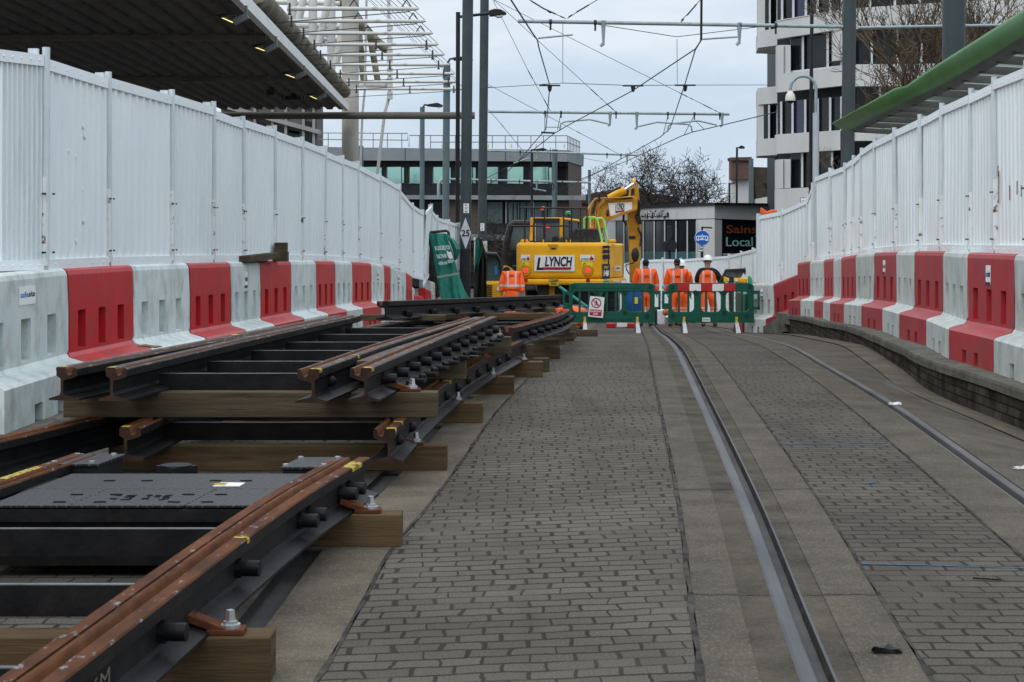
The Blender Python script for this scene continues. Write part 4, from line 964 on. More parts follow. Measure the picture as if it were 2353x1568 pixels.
def person(loc, rz, label, arms=((-.30, .02, 1.16, -.30, .08, .90), (.30, .02, 1.16, .30, .08, .90)), bend=0.0, legs=None, hat='hood', jacket='jacket', trousers=True, head_nod=.0, scale=1.0, logo='GCO', crouch=0.0, belt=False):
    root = thing('person', loc, label, 'person', 'workers in orange on the site'); root.rotation_euler = (0, 0, rz); root.scale = (scale,) * 3
    hipc = V3(0, 0, .93 - crouch)
    up = lambda p: rotx(Vector(p) - Vector((0, 0, crouch)), hipc, -bend)
    hd = lambda p: up(rotx(Vector(p), V3(0, 0, 1.50), -head_nod))
    legs = legs or ((-.10, .02, .50, -.12, -.02, .09), (.10, .03, .50, .12, .0, .09))
    vs, rs, es = [], [], []
    def add(p, r, par=None):
        vs.append(Vector(p)); rs.append(r)
        if par is not None: es.append((par, len(vs) - 1))
        return len(vs) - 1
    pel = add(hipc, (.135, .10)); sp = add(up((0, 0, 1.12)), (.12, .09), pel); ch = add(up((0, 0, 1.34)), (.145, .10), sp); nk = add(up((0, .0, 1.47)), (.06, .06), ch)
    jw = add(hd((0, .025, 1.555)), (.062, .072), nk); hm = add(hd((0, .02, 1.635)), (.074, .090), jw); cr = add(hd((0, .01, 1.71)), (.06, .075), hm)
    add(hd((0, .105, 1.60)), .013, hm)                                   # nose
    for s in (-1, 1): add(hd((s * .083, .0, 1.61)), (.012, .022), hm)     # ears
    for si, s in enumerate((-1, 1)):
        ex, ey, ez, wx, wy, wz = arms[si]
        sh = add(up((s * .175, 0, 1.41)), .058, ch); el = add(up((ex, ey, ez)), .042, sh); wr = add(up((wx, wy, wz)), .030, el)
        d = (up((wx, wy, wz)) - up((ex, ey, ez))).normalized(); side = d.cross(Vector((0, 1, 0))); side = side.normalized() if side.length > .1 else Vector((1, 0, 0)); ot = d.cross(side).normalized()
        w0 = up((wx, wy, wz)); pm = add(w0 + d * .055, (.038, .018), wr)
        for k in range(4):
            o_ = ot * (-.03 + .02 * k); b0 = w0 + d * .10 + o_; f1 = add(b0, .0095, pm); f2 = add(b0 + d * (.035 + .006 * (k in (1, 2))) + side * .008, .0085, f1); add(b0 + d * .055 + side * .028, .0075, f2)
        th = add(w0 + d * .045 + ot * -.042 + side * .012, .011, pm); add(w0 + d * .085 + ot * -.058 + side * .025, .009, th)
    for si, s in enumerate((-1, 1)):
        kx, ky, kz, ax, ay, az = legs[si]
        hp = add(hipc + Vector((s * .09, 0, -.05)), .085, pel); kn = add((kx, ky, kz), .058, hp); an = add((ax, ay, az), .042, kn); add((ax + s * .012, ay + .13, .045), (.04, .03), an)
    skinned('body', vs, es, rs, pel, M_SKIN, root)
    def garment(nm, pts, edges, radii, m): return skinned(nm, pts, edges, radii, 0, m, root)
    if jacket:
        jm = M_HV
        P_ = [up((0, 0, .86)), up((0, 0, 1.0)), up((0, 0, 1.2)), up((0, 0, 1.36)), up((0, 0, 1.455))]; R_ = [(.235, .18), (.24, .18), (.235, .175), (.235, .16), (.10, .10)]; E_ = [(0, 1), (1, 2), (2, 3), (3, 4)]
        if jacket == 'jacket':
            for si, s in enumerate((-1, 1)):
                ex, ey, ez, wx, wy, wz = arms[si]
                P_ += [up((s * .205, 0, 1.40)), up((ex, ey, ez)), up((wx, wy, wz))]; R_ += [.105, .088, .072]; n = len(P_); E_ += [(3, n - 3), (n - 3, n - 2), (n - 2, n - 1)]
        j = garment('jacket' if jacket == 'jacket' else 'vest', P_, E_, R_, jm)
        if jacket == 'vest':
            P2 = [up((0, 0, 1.39)), up((0, 0, 1.47))]; R2 = [(.15, .10), (.075, .075)]; E2 = [(0, 1)]
            for si, s in enumerate((-1, 1)):
                ex, ey, ez, wx, wy, wz = arms[si]
                P2 += [up((s * .185, 0, 1.39)), up((ex, ey, ez)), up((wx, wy, wz))]; R2 += [.098, .082, .066]; n = len(P2); E2 += [(0, n - 3), (n - 3, n - 2), (n - 2, n - 1)]
            garment('dark_sleeves', P2, E2, R2, M_BLKC)
    if trousers:
        P_ = [hipc + Vector((0, 0, .05)), hipc + Vector((0, 0, -.06))]; R_ = [(.15, .115), (.15, .12)]; E_ = [(0, 1)]
        for si, s in enumerate((-1, 1)):
            kx, ky, kz, ax, ay, az = legs[si]
            P_ += [hipc + Vector((s * .095, 0, -.14)), Vector((kx, ky, kz)), Vector((ax, ay, az + .03))]; R_ += [.12, .105, .095]; n = len(P_); E_ += [(1, n - 3), (n - 3, n - 2), (n - 2, n - 1)]
        garment('trousers', P_, E_, R_, M_HVT)
        if belt: garment('dark_hem', [hipc + Vector((0, 0, -.06)), hipc + Vector((0, 0, -.13))], [(0, 1)], [(.165, .135), (.17, .14)], M_BLKC)
    for si, s in enumerate((-1, 1)):
        kx, ky, kz, ax, ay, az = legs[si]
        garment('boot', [Vector((ax, ay, az + .03)), Vector((ax, ay, .06)), Vector((ax + s * .012, ay + .10, .05)), Vector((ax + s * .02, ay + .19, .04))], [(0, 1), (1, 2), (2, 3)], [.062, .062, (.055, .05), (.045, .038)], M_BOOT)
    if hat == 'hood':
        garment('hood', [hd((0, -.005, 1.52)), hd((0, .0, 1.64)), hd((0, .0, 1.71))], [(0, 1), (1, 2)], [(.072, .07), (.098, .108), (.075, .085)], M_BLKC)
    elif hat == 'beanie':
        garment('beanie', [hd((0, .005, 1.62)), hd((0, .0, 1.68)), hd((0, -.005, 1.735))], [(0, 1), (1, 2)], [(.095, .11), (.095, .105), (.06, .07)], M_BLKC)
        garment('hair', [hd((0, -.02, 1.55)), hd((0, -.02, 1.62))], [(0, 1)], [(.066, .06), (.085, .085)], M_BLKC)
    elif hat == 'helmet':
        mb = MB(); rings = []; c0 = hd((0, .0, 1.655)); upv = (hd((0, 0, 1.8)) - hd((0, 0, 1.7))).normalized(); fw = (hd((0, .1, 1.7)) - hd((0, 0, 1.7))).normalized(); sx_ = Vector((1, 0, 0))
        for r_, h_, br in ((1.18, -.012, .03), (1.12, -.004, .02), (1.0, .0, 0), (.99, .04, 0), (.9, .085, 0), (.66, .122, 0), (.3, .142, 0)):
            rings.append([mb.a(root.location + c0 + sx_ * (.108 * r_ * math.cos(a)) + fw * ((.128 * r_ + (br if math.sin(a) > 0 else 0)) * math.sin(a)) + upv * h_) for a in [2 * math.pi * k / 20 for k in range(20)]])
        for A, B in zip(rings, rings[1:]):
            for k in range(20): mb.face([A[k], A[(k + 1) % 20], B[(k + 1) % 20], B[k]])
        mb.face(rings[-1]); hb = mb.build('helmet', M_HELM, root, smooth=True)
    if logo and jacket:
        # printed lettering lies on the back, which faces the viewer (-y)
        a = root.location + up((-.065, -.170, 1.255)); b_ = root.location + up((.065, -.170, 1.255)); c = root.location + up((-.065, -.165, 1.315))
        text('back_print', logo, M_BLKC, root, a, b_, c, bold=.03)
    return root
def gnd(x, d): X = (x - XC) * d / F; return Vector((X, d, G(X, d)))
armsdn = ((-.27, .03, 1.14, -.27, .10, .90), (.27, .03, 1.14, .28, .06, .88))
person(gnd(1484, 44), 0.05, 'worker in orange jacket and black hood with a dark hem, leftmost of the three standing', arms=armsdn, hat='hood', belt=True)
person(gnd(1556, 44.3), 0.0, 'worker in orange jacket and dark beanie standing in the middle of the three', arms=((-.27, .03, 1.14, -.25, .12, .90), (.27, .06, 1.15, .20, .22, 1.02)), legs=((-.13, .02, .50, -.16, -.02, .09), (.07, .06, .50, .08, .03, .09)), hat='beanie', logo='RAIL')
person(gnd(1626, 44.0), -.12, 'worker in a white helmet and orange vest over black sleeves', arms=((-.27, .08, 1.15, -.16, .27, 1.02), (.32, .10, 1.17, .30, .30, 1.0)), legs=((-.09, .0, .50, -.10, -.06, .09), (.15, .10, .50, .18, .10, .09)), hat='helmet', jacket='vest', head_nod=.25, scale=1.015)
person(gnd(1566, 45.6), .25, 'worker in a white helmet half hidden behind the worker in the beanie', arms=armsdn, hat='helmet', scale=.965)
person(gnd(1176, 46.5), .0, 'worker in orange bending his head forward left of the excavator', arms=armsdn, hat=None, head_nod=1.5, bend=.42, scale=1.0)
person(gnd(1266, 51.5), .3, 'worker in orange bent double under the tail of the excavator', arms=((-.28, .25, 1.2, -.2, .40, 1.05), (.28, .25, 1.2, .2, .4, 1.05)), bend=1.15, hat='helmet', logo=None)
person(gnd(1337, 38.6), .9, 'worker in orange crouching behind the green barrier with the exclusion sign', arms=((-.24, .3, 1.2, -.12, .5, 1.1), (.24, .3, 1.2, .12, .5, 1.1)), bend=1.4, crouch=.58, legs=((-.16, .32, .42, -.14, .02, .09), (.16, .32, .42, .14, .02, .09)), hat='helmet', logo=None)

# ------------------------------------------------------------------ wheeled excavator
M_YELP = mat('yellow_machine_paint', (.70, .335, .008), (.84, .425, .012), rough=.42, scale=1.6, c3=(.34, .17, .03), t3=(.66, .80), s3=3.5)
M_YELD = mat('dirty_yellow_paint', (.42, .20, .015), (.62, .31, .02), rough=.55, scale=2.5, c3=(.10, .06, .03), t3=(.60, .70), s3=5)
M_BLKP = mat('black_machine_plastic', (.012, .013, .015), (.03, .03, .033), rough=.5, scale=9)
M_GLASS = mat('dark_glass', (.015, .025, .03), rough=.06, spec=.7)
M_GLASSG = mat('greenish_glass', (.04, .075, .075), (.06, .10, .10), rough=.06, spec=.8, scale=2)
M_NAVY = mat('navy_decal', (.012, .022, .07), rough=.4); M_WHITE = mat('white_paint', (.78, .78, .77), (.70, .70, .69), rough=.45, scale=6)
M_REDP = mat('red_decal', (.34, .012, .016), rough=.45); M_INK = mat('black_lettering', (.012, .012, .014), rough=.5)
M_TAIL = mat('lit_red_lamp', (.7, .02, .02), rough=.3, emit=(1, .04, .03), estr=1.1); M_CHROME = mat('hydraulic_rod', (.6, .62, .65), rough=.18, metal=.95)
M_LIME = mat('lime_handrail', (.32, .75, .16), rough=.45); M_ORNG = mat('amber_beacon', (.75, .12, .02), rough=.3); M_GRNB = mat('green_beacon', (.02, .30, .12), rough=.3)
M_TYRE = mat('tyre_rubber', (.015, .015, .016), (.03, .03, .03), rough=.9, scale=12)
ex = thing('excavator', (P(1300, 742, 51.5)), 'yellow wheeled excavator seen from behind with its arm reaching over to the right', 'excavator')
ES = .31881 / 1.632
def EZ(x, y): return (1850 / 1.632 + x * ES, 650 / 1.632 + y * ES)
def ez(*pts): return [EZ(x, y) for x, y in pts]
def Xk(x, d=50.0): return (x - XC) * d / F
def Zk(y, d=50.0): return HC - (y - YH) * d / F
def plan(pts, y0, y1, nm, m, bev=.05, par=None):
    mb = MB(); mb.prism([Vector((Xk(x), d, Zk(y0))) for x, d in pts], (0, 0, Zk(y1) - Zk(y0))); return mb.build(nm, m, par or ex, bevel=bev, seg=3)
body = [(1191, 50.0), (1384, 50.0), (1398, 50.25), (1412, 50.7), (1442, 51.5), (1446, 52.2), (1446, 53.4), (1190, 53.4), (1187, 50.5)]
cw = plan([(1192, 50.0), (1384, 50.0), (1397, 50.18), (1400, 50.6), (1400, 53.2), (1190, 53.2), (1187, 50.4)], 641, 558, 'counterweight', M_YELP, .10)
plan([(1193, 49.93), (1387, 49.93), (1410, 50.35), (1446, 51.2), (1446, 52.6), (1190, 52.6), (1187, 50.3)], 655.5, 641.5, 'tail_bumper', M_YELP, .06)
sd = plan([(1401, 50.35), (1412, 50.7), (1430, 51.2), (1440, 51.6), (1446, 52.4), (1446, 53.2), (1401, 53.2)], 641, 563, 'engine_door', M_YELP, .05)
def facing(nm, m, pts, d, th=.012, par=None, bev=0.0):
    mb = MB(); mb.slab(pts, d, th); return mb.build(nm, m, par or ex, bevel=bev)
def rectp(x0, y0, x1, y1): return [(x0, y0), (x1, y0), (x1, y1), (x0, y1)]
sg = facing('name_board', M_WHITE, rectp(1228, 587, 1320.5, 624), 49.97, .02, cw)
textD('board_text', 'LYNCH', M_INK, sg, 1252, 590, 1315, 613, 49.965, bold=.035, shear=.18); textD('board_text', 'L', M_INK, sg, 1232.5, 592, 1249, 621, 49.965, bold=.03, shear=.18)
facing('red_stripe', M_REDP, [(1246.5, 614.5), (1313.5, 614.5), (1311, 620), (1245.5, 620)], 49.955, .01, sg)
for x0, x1 in ((1197, 1218), (1333, 1366)):
    s_ = facing('thumb_sticker', M_WHITE, rectp(x0, 586, x1, 599.5), 49.98, .015, cw); w = x1 - x0
    textD('sticker_text', 'LLYNCH', M_INK, s_, x0 + w * .05, 593.5, x0 + w * .60, 598, 49.975, bold=.03, shear=.2)
    c = x0 + w * .79; facing('red_thumb', M_REDP, [(c - w * .13, 598), (c + w * .12, 598.5), (c + w * .17, 595), (c + w * .12, 592), (c + w * .02, 591.5), (c + w * .03, 588), (c - w * .02, 587.5), (c - w * .05, 591), (c - w * .14, 594)], 49.974, .005, s_)
for x0, x1 in ((1199, 1215), (1336, 1362)):
    y_ = facing('warning_label', mat('warning_yellow', (.75, .60, .02), rough=.5), rectp(x0, 601, x1, 614), 49.98, .015, cw)
    c = x0 + (x1 - x0) * .28; mb = MB(); tri = [P(c - 4, 611.5, 49.974), P(c + 4, 611.5, 49.974), P(c, 604, 49.974)]
    for a, b_ in zip(tri, tri[1:] + tri[:1]): mb.bar(a, b_, .006, .012)
    mb.build('warning_triangle', M_INK, y_)
for x in (1208, 1351):
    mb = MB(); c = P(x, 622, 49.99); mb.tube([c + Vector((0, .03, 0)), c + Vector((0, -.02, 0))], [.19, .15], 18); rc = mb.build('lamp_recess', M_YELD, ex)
    mb = MB(); mb.tube([c + Vector((0, .0, 0)), c + Vector((0, -.045, 0))], [.075, .062], 16); mb.build('tail_lamp', M_TAIL, rc, smooth=True)
    mb = MB(); c = P(x, 644.5, 49.93); mb.tube([c, c + Vector((0, -.02, 0))], .06, 14); mb.build('reflector', M_REDP, ex)
np_ = facing('number_plate', mat('plate_yellow', (.50, .38, .03), rough=.5), rectp(1262, 641, 1284, 657.5), 49.90, .03, None)
textD('plate_text', 'LD69', M_INK, np_, 1264, 642.5, 1282, 648.5, 49.895, bold=.02); textD('plate_text', 'ZWL', M_INK, np_, 1266, 650, 1280, 656, 49.895, bold=.02)
facing('moulded_recess', M_YELD, ez((635, 838), (765, 838), (740, 900), (675, 900)), 49.985, .02, cw); facing('lifting_slot', M_BLKP, ez((678, 876), (735, 876), (730, 893), (684, 893)), 49.975, .02, cw)
# dark number decal down the corner
def corner(nm, m, y0, y1, xa=1386.5, xb=1396.5, par=None):
    mb = MB(); a, b_ = Vector((Xk(xa), 50.03, 0)), Vector((Xk(xb), 50.17, 0)); n_ = Vector((.35, -1, 0)).normalized()
    mb.prism([a + Vector((0, 0, Zk(y1))), b_ + Vector((0, 0, Zk(y1))), b_ + Vector((0, 0, Zk(y0))), a + Vector((0, 0, Zk(y0)))], n_ * .02); return mb.build(nm, m, par or cw)
def side(nm, m, x0, y0, x1, y1, d, par=None): return facing(nm, m, rectp(x0, y0, x1, y1), d, .04, par)
dc = side('number_decal', M_NAVY, 1384.5, 607, 1401.5, 641, 49.99, cw)
textD('decal_text', 'PW', mat('gold_ink', (.55, .36, .05), rough=.4), dc, 1388, 611, 1398.5, 619, 49.985, bold=.03, shear=.15); textD('decal_text', '148', M_WHITE, dc, 1387, 621, 1399, 635, 49.985, bold=.04, shear=.15)
for y0, y1 in ((565, 571), (574.5, 582), (586, 596)): side('vent_slot', M_NAVY, 1385, y0, 1401.5, y1, 49.99, cw)
s_ = side('small_board', M_WHITE, 1414, 611.5, 1426, 622.5, 50.6, sd); textD('board_text', 'LYNCH', M_INK, s_, 1415.5, 614, 1424.5, 619, 50.59, bold=.03)
side('panel_gap', M_BLKP, 1431, 565, 1432.5, 640, 50.9, sd); side('fuel_label', M_WHITE, 1410, 645, 1423, 652, 50.2, None); side('reg_label', mat('green_label', (.02, .35, .22), rough=.5), 1387, 645, 1400, 650, 49.9, None)
textD('label_text', 'HVO FUEL', M_INK, ex, 1411, 646.5, 1422, 650.5, 50.19); side('shield_label', M_WHITE, 1427, 645, 1438, 653, 50.6, None)
# cab
M_CABG = mat('cab_glass', (.03, .045, .05), rough=.05, spec=.8)
cb = thing_cb = None
mb = MB(); mb.slab(ez((435, 530), (470, 530), (465, 800), (425, 800)), 51.0, .12); cab = mb.build('cab_pillar', M_YELP, ex, bevel=.02)
mb = MB(); mb.slab(ez((780, 530), (822, 530), (822, 755), (780, 755)), 51.0, .12); mb.build('cab_pillar', M_YELP, ex, bevel=.02)
mb = MB(); mb.slab(ez((440, 522), (815, 522), (1010, 545), (1020, 575), (800, 545), (440, 545)), 51.0, 1.6); mb.build('cab_roof', M_YELP, ex, bevel=.03)
mb = MB(); mb.slab(ez((470, 530), (780, 530), (770, 590), (480, 590)), 50.95, .05); mb.build('cab_sunblind', mat('smoked_visor', (.02, .02, .035), rough=.15), ex)
mb = MB(); mb.slab(ez((470, 590), (780, 590), (780, 800), (462, 800)), 51.03, .03); mb.build('rear_window', M_CABG, ex)
mb = MB(); mb.slab(ez((822, 545), (1020, 580), (1020, 780), (822, 760)), 51.1, 1.5); mb.build('side_window', M_CABG, ex)
mb = MB(); mb.slab(ez((430, 800), (830, 800), (830, 850), (430, 850)), 51.0, 1.6); mb.build('cab_floor', M_BLKP, ex)
mb = MB(); mb.slab(ez((700, 745), (760, 745), (770, 800), (690, 800)), 51.0, .03); mb.build('seat_back', M_BLKP, ex, bevel=.01)
mb = MB(); mb.slab(ez((480, 560), (497, 560), (495, 800), (478, 800)), 50.98, .03); mb.build('window_decal', M_WHITE, ex)
# left access frame with open door
mb = MB(); fpts = [P(*EZ(*p), 51.2) for p in ((135, 1215), (150, 830), (200, 625), (240, 590), (440, 590))]; mb.tube(fpts, .10, 8); mb.tube([P(*EZ(175, 905), 51.2), P(*EZ(310, 905), 51.2)], .05, 6); dr = mb.build('door_frame', M_BLKP, ex, smooth=True)
mb = MB(); mb.slab(ez((210, 640), (425, 635), (425, 800), (300, 900), (172, 900)), 51.25, .02); mb.build('door_glass', M_GLASSG, dr)
mb = MB(); mb.slab(ez((115, 1090), (160, 1090), (230, 1130), (255, 1215), (118, 1215)), 50.8, .5); bf = mb.build('step_box', M_YELD, ex, bevel=.03)
mb = MB(); c = P(*EZ(157, 1143), 50.79); mb.tube([c, c + Vector((0, -.03, 0))], .10, 16); mb.build('step_hole', M_BLKP, bf)
mb = MB(); mb.slab(ez((225, 1090), (290, 1090), (290, 1225), (250, 1225)), 51.0, .5); mb.build('mudguard', M_BLKP, ex)
# hood, rails, beacons
mb = MB(); mb.slab(ez((905, 700), (975, 655), (1215, 655), (1250, 700), (1262, 826), (735, 826), (800, 762), (900, 757)), 50.6, 1.2); hd_ = mb.build('engine_hood', mat('grey_hood', (.03, .032, .036), (.05, .052, .055), rough=.6, scale=9), ex, bevel=.02)
mb = MB()
for i in range(5):
    for j in range(4):
        x, y = 965 + i * 57 - j * 12, 672 + j * 26
        mb.slab(ez((x, y), (x + 30, y), (x + 28, y + 13), (x - 3, y + 13)), 50.595, .01)
mb.build('hood_vents', M_BLKP, hd_)
def etube(pts, d, r, nm, m, n=8, par=None):
    mb = MB(); mb.tube([P(*EZ(*p), d) for p in pts], r, n); return mb.build(nm, m, par or ex, smooth=True)
etube([(310, 405), (1105, 415)], 50.2, .025, 'guard_rail', M_BLKP); etube([(200, 622), (900, 620)], 50.2, .025, 'guard_rail', M_BLKP)
for x in (370, 480, 605, 825, 920, 1028, 1102): etube([(x, 408), (x + 2, 830)], 50.2, .022, 'guard_post', M_BLKP)
etube([(1068, 650), (1068, 535), (1085, 521), (1200, 521), (1222, 545), (1285, 828)], 50.4, .03, 'hand_rail', M_LIME); etube([(1142, 640), (1142, 545), (1160, 534), (1278, 530), (1298, 552), (1355, 830)], 51.0, .03, 'hand_rail', M_LIME)
etube([(588, 520), (588, 435)], 50.8, .04, 'beacon_post', M_BLKP); mb = MB(); mb.tube([P(*EZ(588, 436), 50.8), P(*EZ(588, 405), 50.8), P(*EZ(588, 390), 50.8)], [.075, .07, .03], 12); mb.build('amber_beacon', M_ORNG, ex, smooth=True)
etube([(882, 520), (882, 480)], 51.4, .03, 'beacon_post', M_BLKP); mb = MB(); mb.tube([P(*EZ(882, 482), 51.4), P(*EZ(882, 455), 51.4), P(*EZ(882, 445), 51.4)], [.08, .075, .03], 12); mb.build('green_beacon', M_GRNB, ex, smooth=True)
facing('red_strobe', M_TAIL, rectp(*EZ(597, 617), *EZ(665, 642)), 50.9, .05, None, .01); facing('red_strobe', M_TAIL, rectp(*EZ(1143, 624), *EZ(1168, 648)), 50.9, .05, None, .01)
for x0, x1 in ((322, 412), (1362, 1446)): facing('mirror_box', M_YELP, rectp(*EZ(x0, 780), *EZ(x1, 826)), 50.6, .4, None, .04)
for x in (590, 860, 912): facing('lifting_eye', M_YELP, rectp(*EZ(x - 10, 782), *EZ(x + 8, 832)), 50.3, .12, None, .02)
# boom and dipper
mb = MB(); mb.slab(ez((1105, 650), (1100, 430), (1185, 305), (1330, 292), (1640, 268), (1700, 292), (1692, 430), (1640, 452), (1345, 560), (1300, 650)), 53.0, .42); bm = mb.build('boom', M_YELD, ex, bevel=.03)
bp_ = facing('boom_board', M_WHITE, ez((1352, 352), (1632, 340), (1632, 425), (1378, 508)), 52.98, .02, bm)
def ett(s, x0, y0, x1, y1, d): textD('board_text', s, M_INK, bp_, *EZ(x0, y0), *EZ(x1, y1), d, bold=.035, shear=.12)
ett('LYNCH', 1458, 352, 1542, 430, 52.97); ett('L', 1436, 366, 1458, 468, 52.97); facing('red_stripe', M_REDP, ez((1458, 445), (1542, 430), (1542, 450), (1458, 465)), 52.965, .01, bp_)
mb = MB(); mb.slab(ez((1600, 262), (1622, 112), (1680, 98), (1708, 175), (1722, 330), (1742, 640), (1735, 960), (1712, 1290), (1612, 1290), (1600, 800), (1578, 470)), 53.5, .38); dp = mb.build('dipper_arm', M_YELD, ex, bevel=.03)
mb = MB(); mb.slab(ez((1620, 190), (1660, 175), (1660, 255), (1618, 262)), 53.48, .05); mb.build('dark_knuckle', M_BLKP, dp); mb = MB(); mb.slab(ez((1595, 740), (1672, 740), (1672, 775), (1595, 775)), 53.48, .05); mb.build('clamp_band', M_BLKP, dp)
etube([(1360, 300), (1550, 195)], 53.1, .12, 'boom_cylinder', M_YELP, 12); etube([(1545, 198), (1655, 122)], 53.1, .055, 'cylinder_rod', M_CHROME, 10)
etube([(1640, 110), (1672, 100)], 53.2, .10, 'pivot_pin', M_YELP, 12)
for i, (a, b_, c) in enumerate(((1112, 420, 300), (1140, 400, 306), (1175, 380, 312), (1205, 400, 322), (1235, 390, 318))):
    etube([(a, 650), (a - 5, b_ + 60), (a + 10, b_), (a + 85, c), (a + 200, c - 5), (1640, 285 + 4 * i)], 52.9, .028, 'hydraulic_pipe', mat('ochre_pipe', (.40, .20, .04), (.50, .26, .06), rough=.5, scale=9), 6)
for i, pts_ in enumerate((((1250, 330), (1240, 250), (1285, 212), (1340, 235), (1440, 190), (1500, 165)), ((1165, 480), (1200, 330), (1260, 300)), ((1690, 300), (1735, 380), (1710, 480), (1735, 600)), ((1685, 330), (1720, 400), (1680, 520), (1715, 600)), ((1535, 470), (1530, 560), (1570, 610)), ((1700, 640), (1745, 740), (1730, 860)))):
    etube(pts_, 52.85 if i < 2 else 53.4, .035, 'hydraulic_hose', M_BLKP, 8)
etube([(1330, 560), (1290, 780)], 52.6, .05, 'boom_ram_rod', M_CHROME, 10)
mb = MB(); c = P(*EZ(1670, 960), 52.8); mb.sphere(c, .22, 14, sc=(.55, .25, 1.0)); mr_ = mb.build('wing_mirror', M_BLKP, ex, smooth=True)
etube([(1665, 1030), (1640, 1060), (1560, 1075), (1565, 1130), (1600, 1190)], 52.8, .018, 'mirror_bracket', M_BLKP, 6)
etube([(1330, 470), (1360, 470)], 52.8, .10, 'boom_pivot', M_BLKP, 12)
# chassis and wheels
g0 = G(Xk(1300), 51.5)
mb = MB(); mb.bx(Xk(1235), Xk(1400), 50.6, 54.6, g0 + .55, g0 + 1.1); mb.bx(Xk(1270), Xk(1365), 51.0, 53.4, g0 + 1.0, g0 + 1.25); mb.build('chassis', M_BLKP, ex, bevel=.03)
for x in (1222, 1412):
    for y in (51.0, 54.2):
        mb = MB(); mb.tube([(Xk(x) - .16, y, g0 + .48), (Xk(x) - .14, y, g0 + .48), (Xk(x) + .14, y, g0 + .48), (Xk(x) + .16, y, g0 + .48)], [.40, .48, .48, .40], 20); ty = mb.build('wheel', M_TYRE, ex)
        mb = MB(); mb.tube([(Xk(x) - .18, y, g0 + .48), (Xk(x) + .18, y, g0 + .48)], .22, 14); mb.build('wheel_hub', M_YELD, ty)
mb = MB(); mb.bx(Xk(1236), Xk(1262), 50.2, 50.7, g0 + .45, g0 + 1.15); mb.build('tool_box', mat('army_green', (.03, .04, .02), rough=.7), ex)
mb = MB(); mb.bx(Xk(1262), Xk(1275), 50.3, 50.8, g0 + .75, g0 + 1.1); mb.build('stabiliser', M_YELD, ex)

# ------------------------------------------------------------------ small yellow excavator on the left
me_ = thing('mini_excavator', P(1134, 748, 48.2), 'small yellow excavator with a slatted rear grille at the left beside the crossing workers', 'excavator')
mb = MB(); mb.slab([(1113, 652), (1120, 648), (1150, 648), (1160, 656), (1163, 690), (1163, 715), (1113, 715)], 48, 1.2); mn = mb.build('engine_cover', M_YELP, me_, bevel=.05)
for i in range(8): facing('grille_slat', M_BLKP, rectp(1116, 655 + i * 4.2, 1131, 657.2 + i * 4.2), 47.98, .03, mn)
facing('small_notice', M_WHITE, rectp(1142, 660, 1151.5, 669), 47.98, .02, mn)
mb = MB(); fr_ = [P(1114, 648, 48.4), P(1114, 590, 48.4), P(1118, 583, 48.4), P(1140, 585, 48.4), P(1150, 600, 48.4), P(1155, 648, 48.4)]; mb.tube(fr_, .05, 8); mb.build('cab_frame', M_BLKP, me_, smooth=True)
mb = MB(); mb.slab([(1115, 588), (1139, 589), (1148, 602), (1152, 646), (1115, 646)], 48.42, .03); mb.build('cab_window', M_GLASSG, me_)
mb = MB(); mb.slab([(1112, 580), (1142, 582), (1146, 590), (1112, 588)], 48.2, 1.2); mb.build('cab_roof', M_BLKP, me_, bevel=.03)
mb = MB(); mb.slab([(1138, 648), (1160, 652), (1166, 665), (1150, 662)], 48.05, .6); mb.build('dark_mudguard', M_BLKP, me_)
facing('blue_bag', mat('blue_cloth', (.03, .16, .40), rough=.8), [(1136, 612), (1142, 610), (1144, 630), (1137, 634)], 48.38, .05, me_)
for y in (48.2, 49.6):
    mb = MB(); mb.bx(Xk(1113, 48), Xk(1165, 48), y - .2, y + .2, G(-.5, 48), G(-.5, 48) + .45); mb.build('track', M_TYRE, me_, bevel=.12)

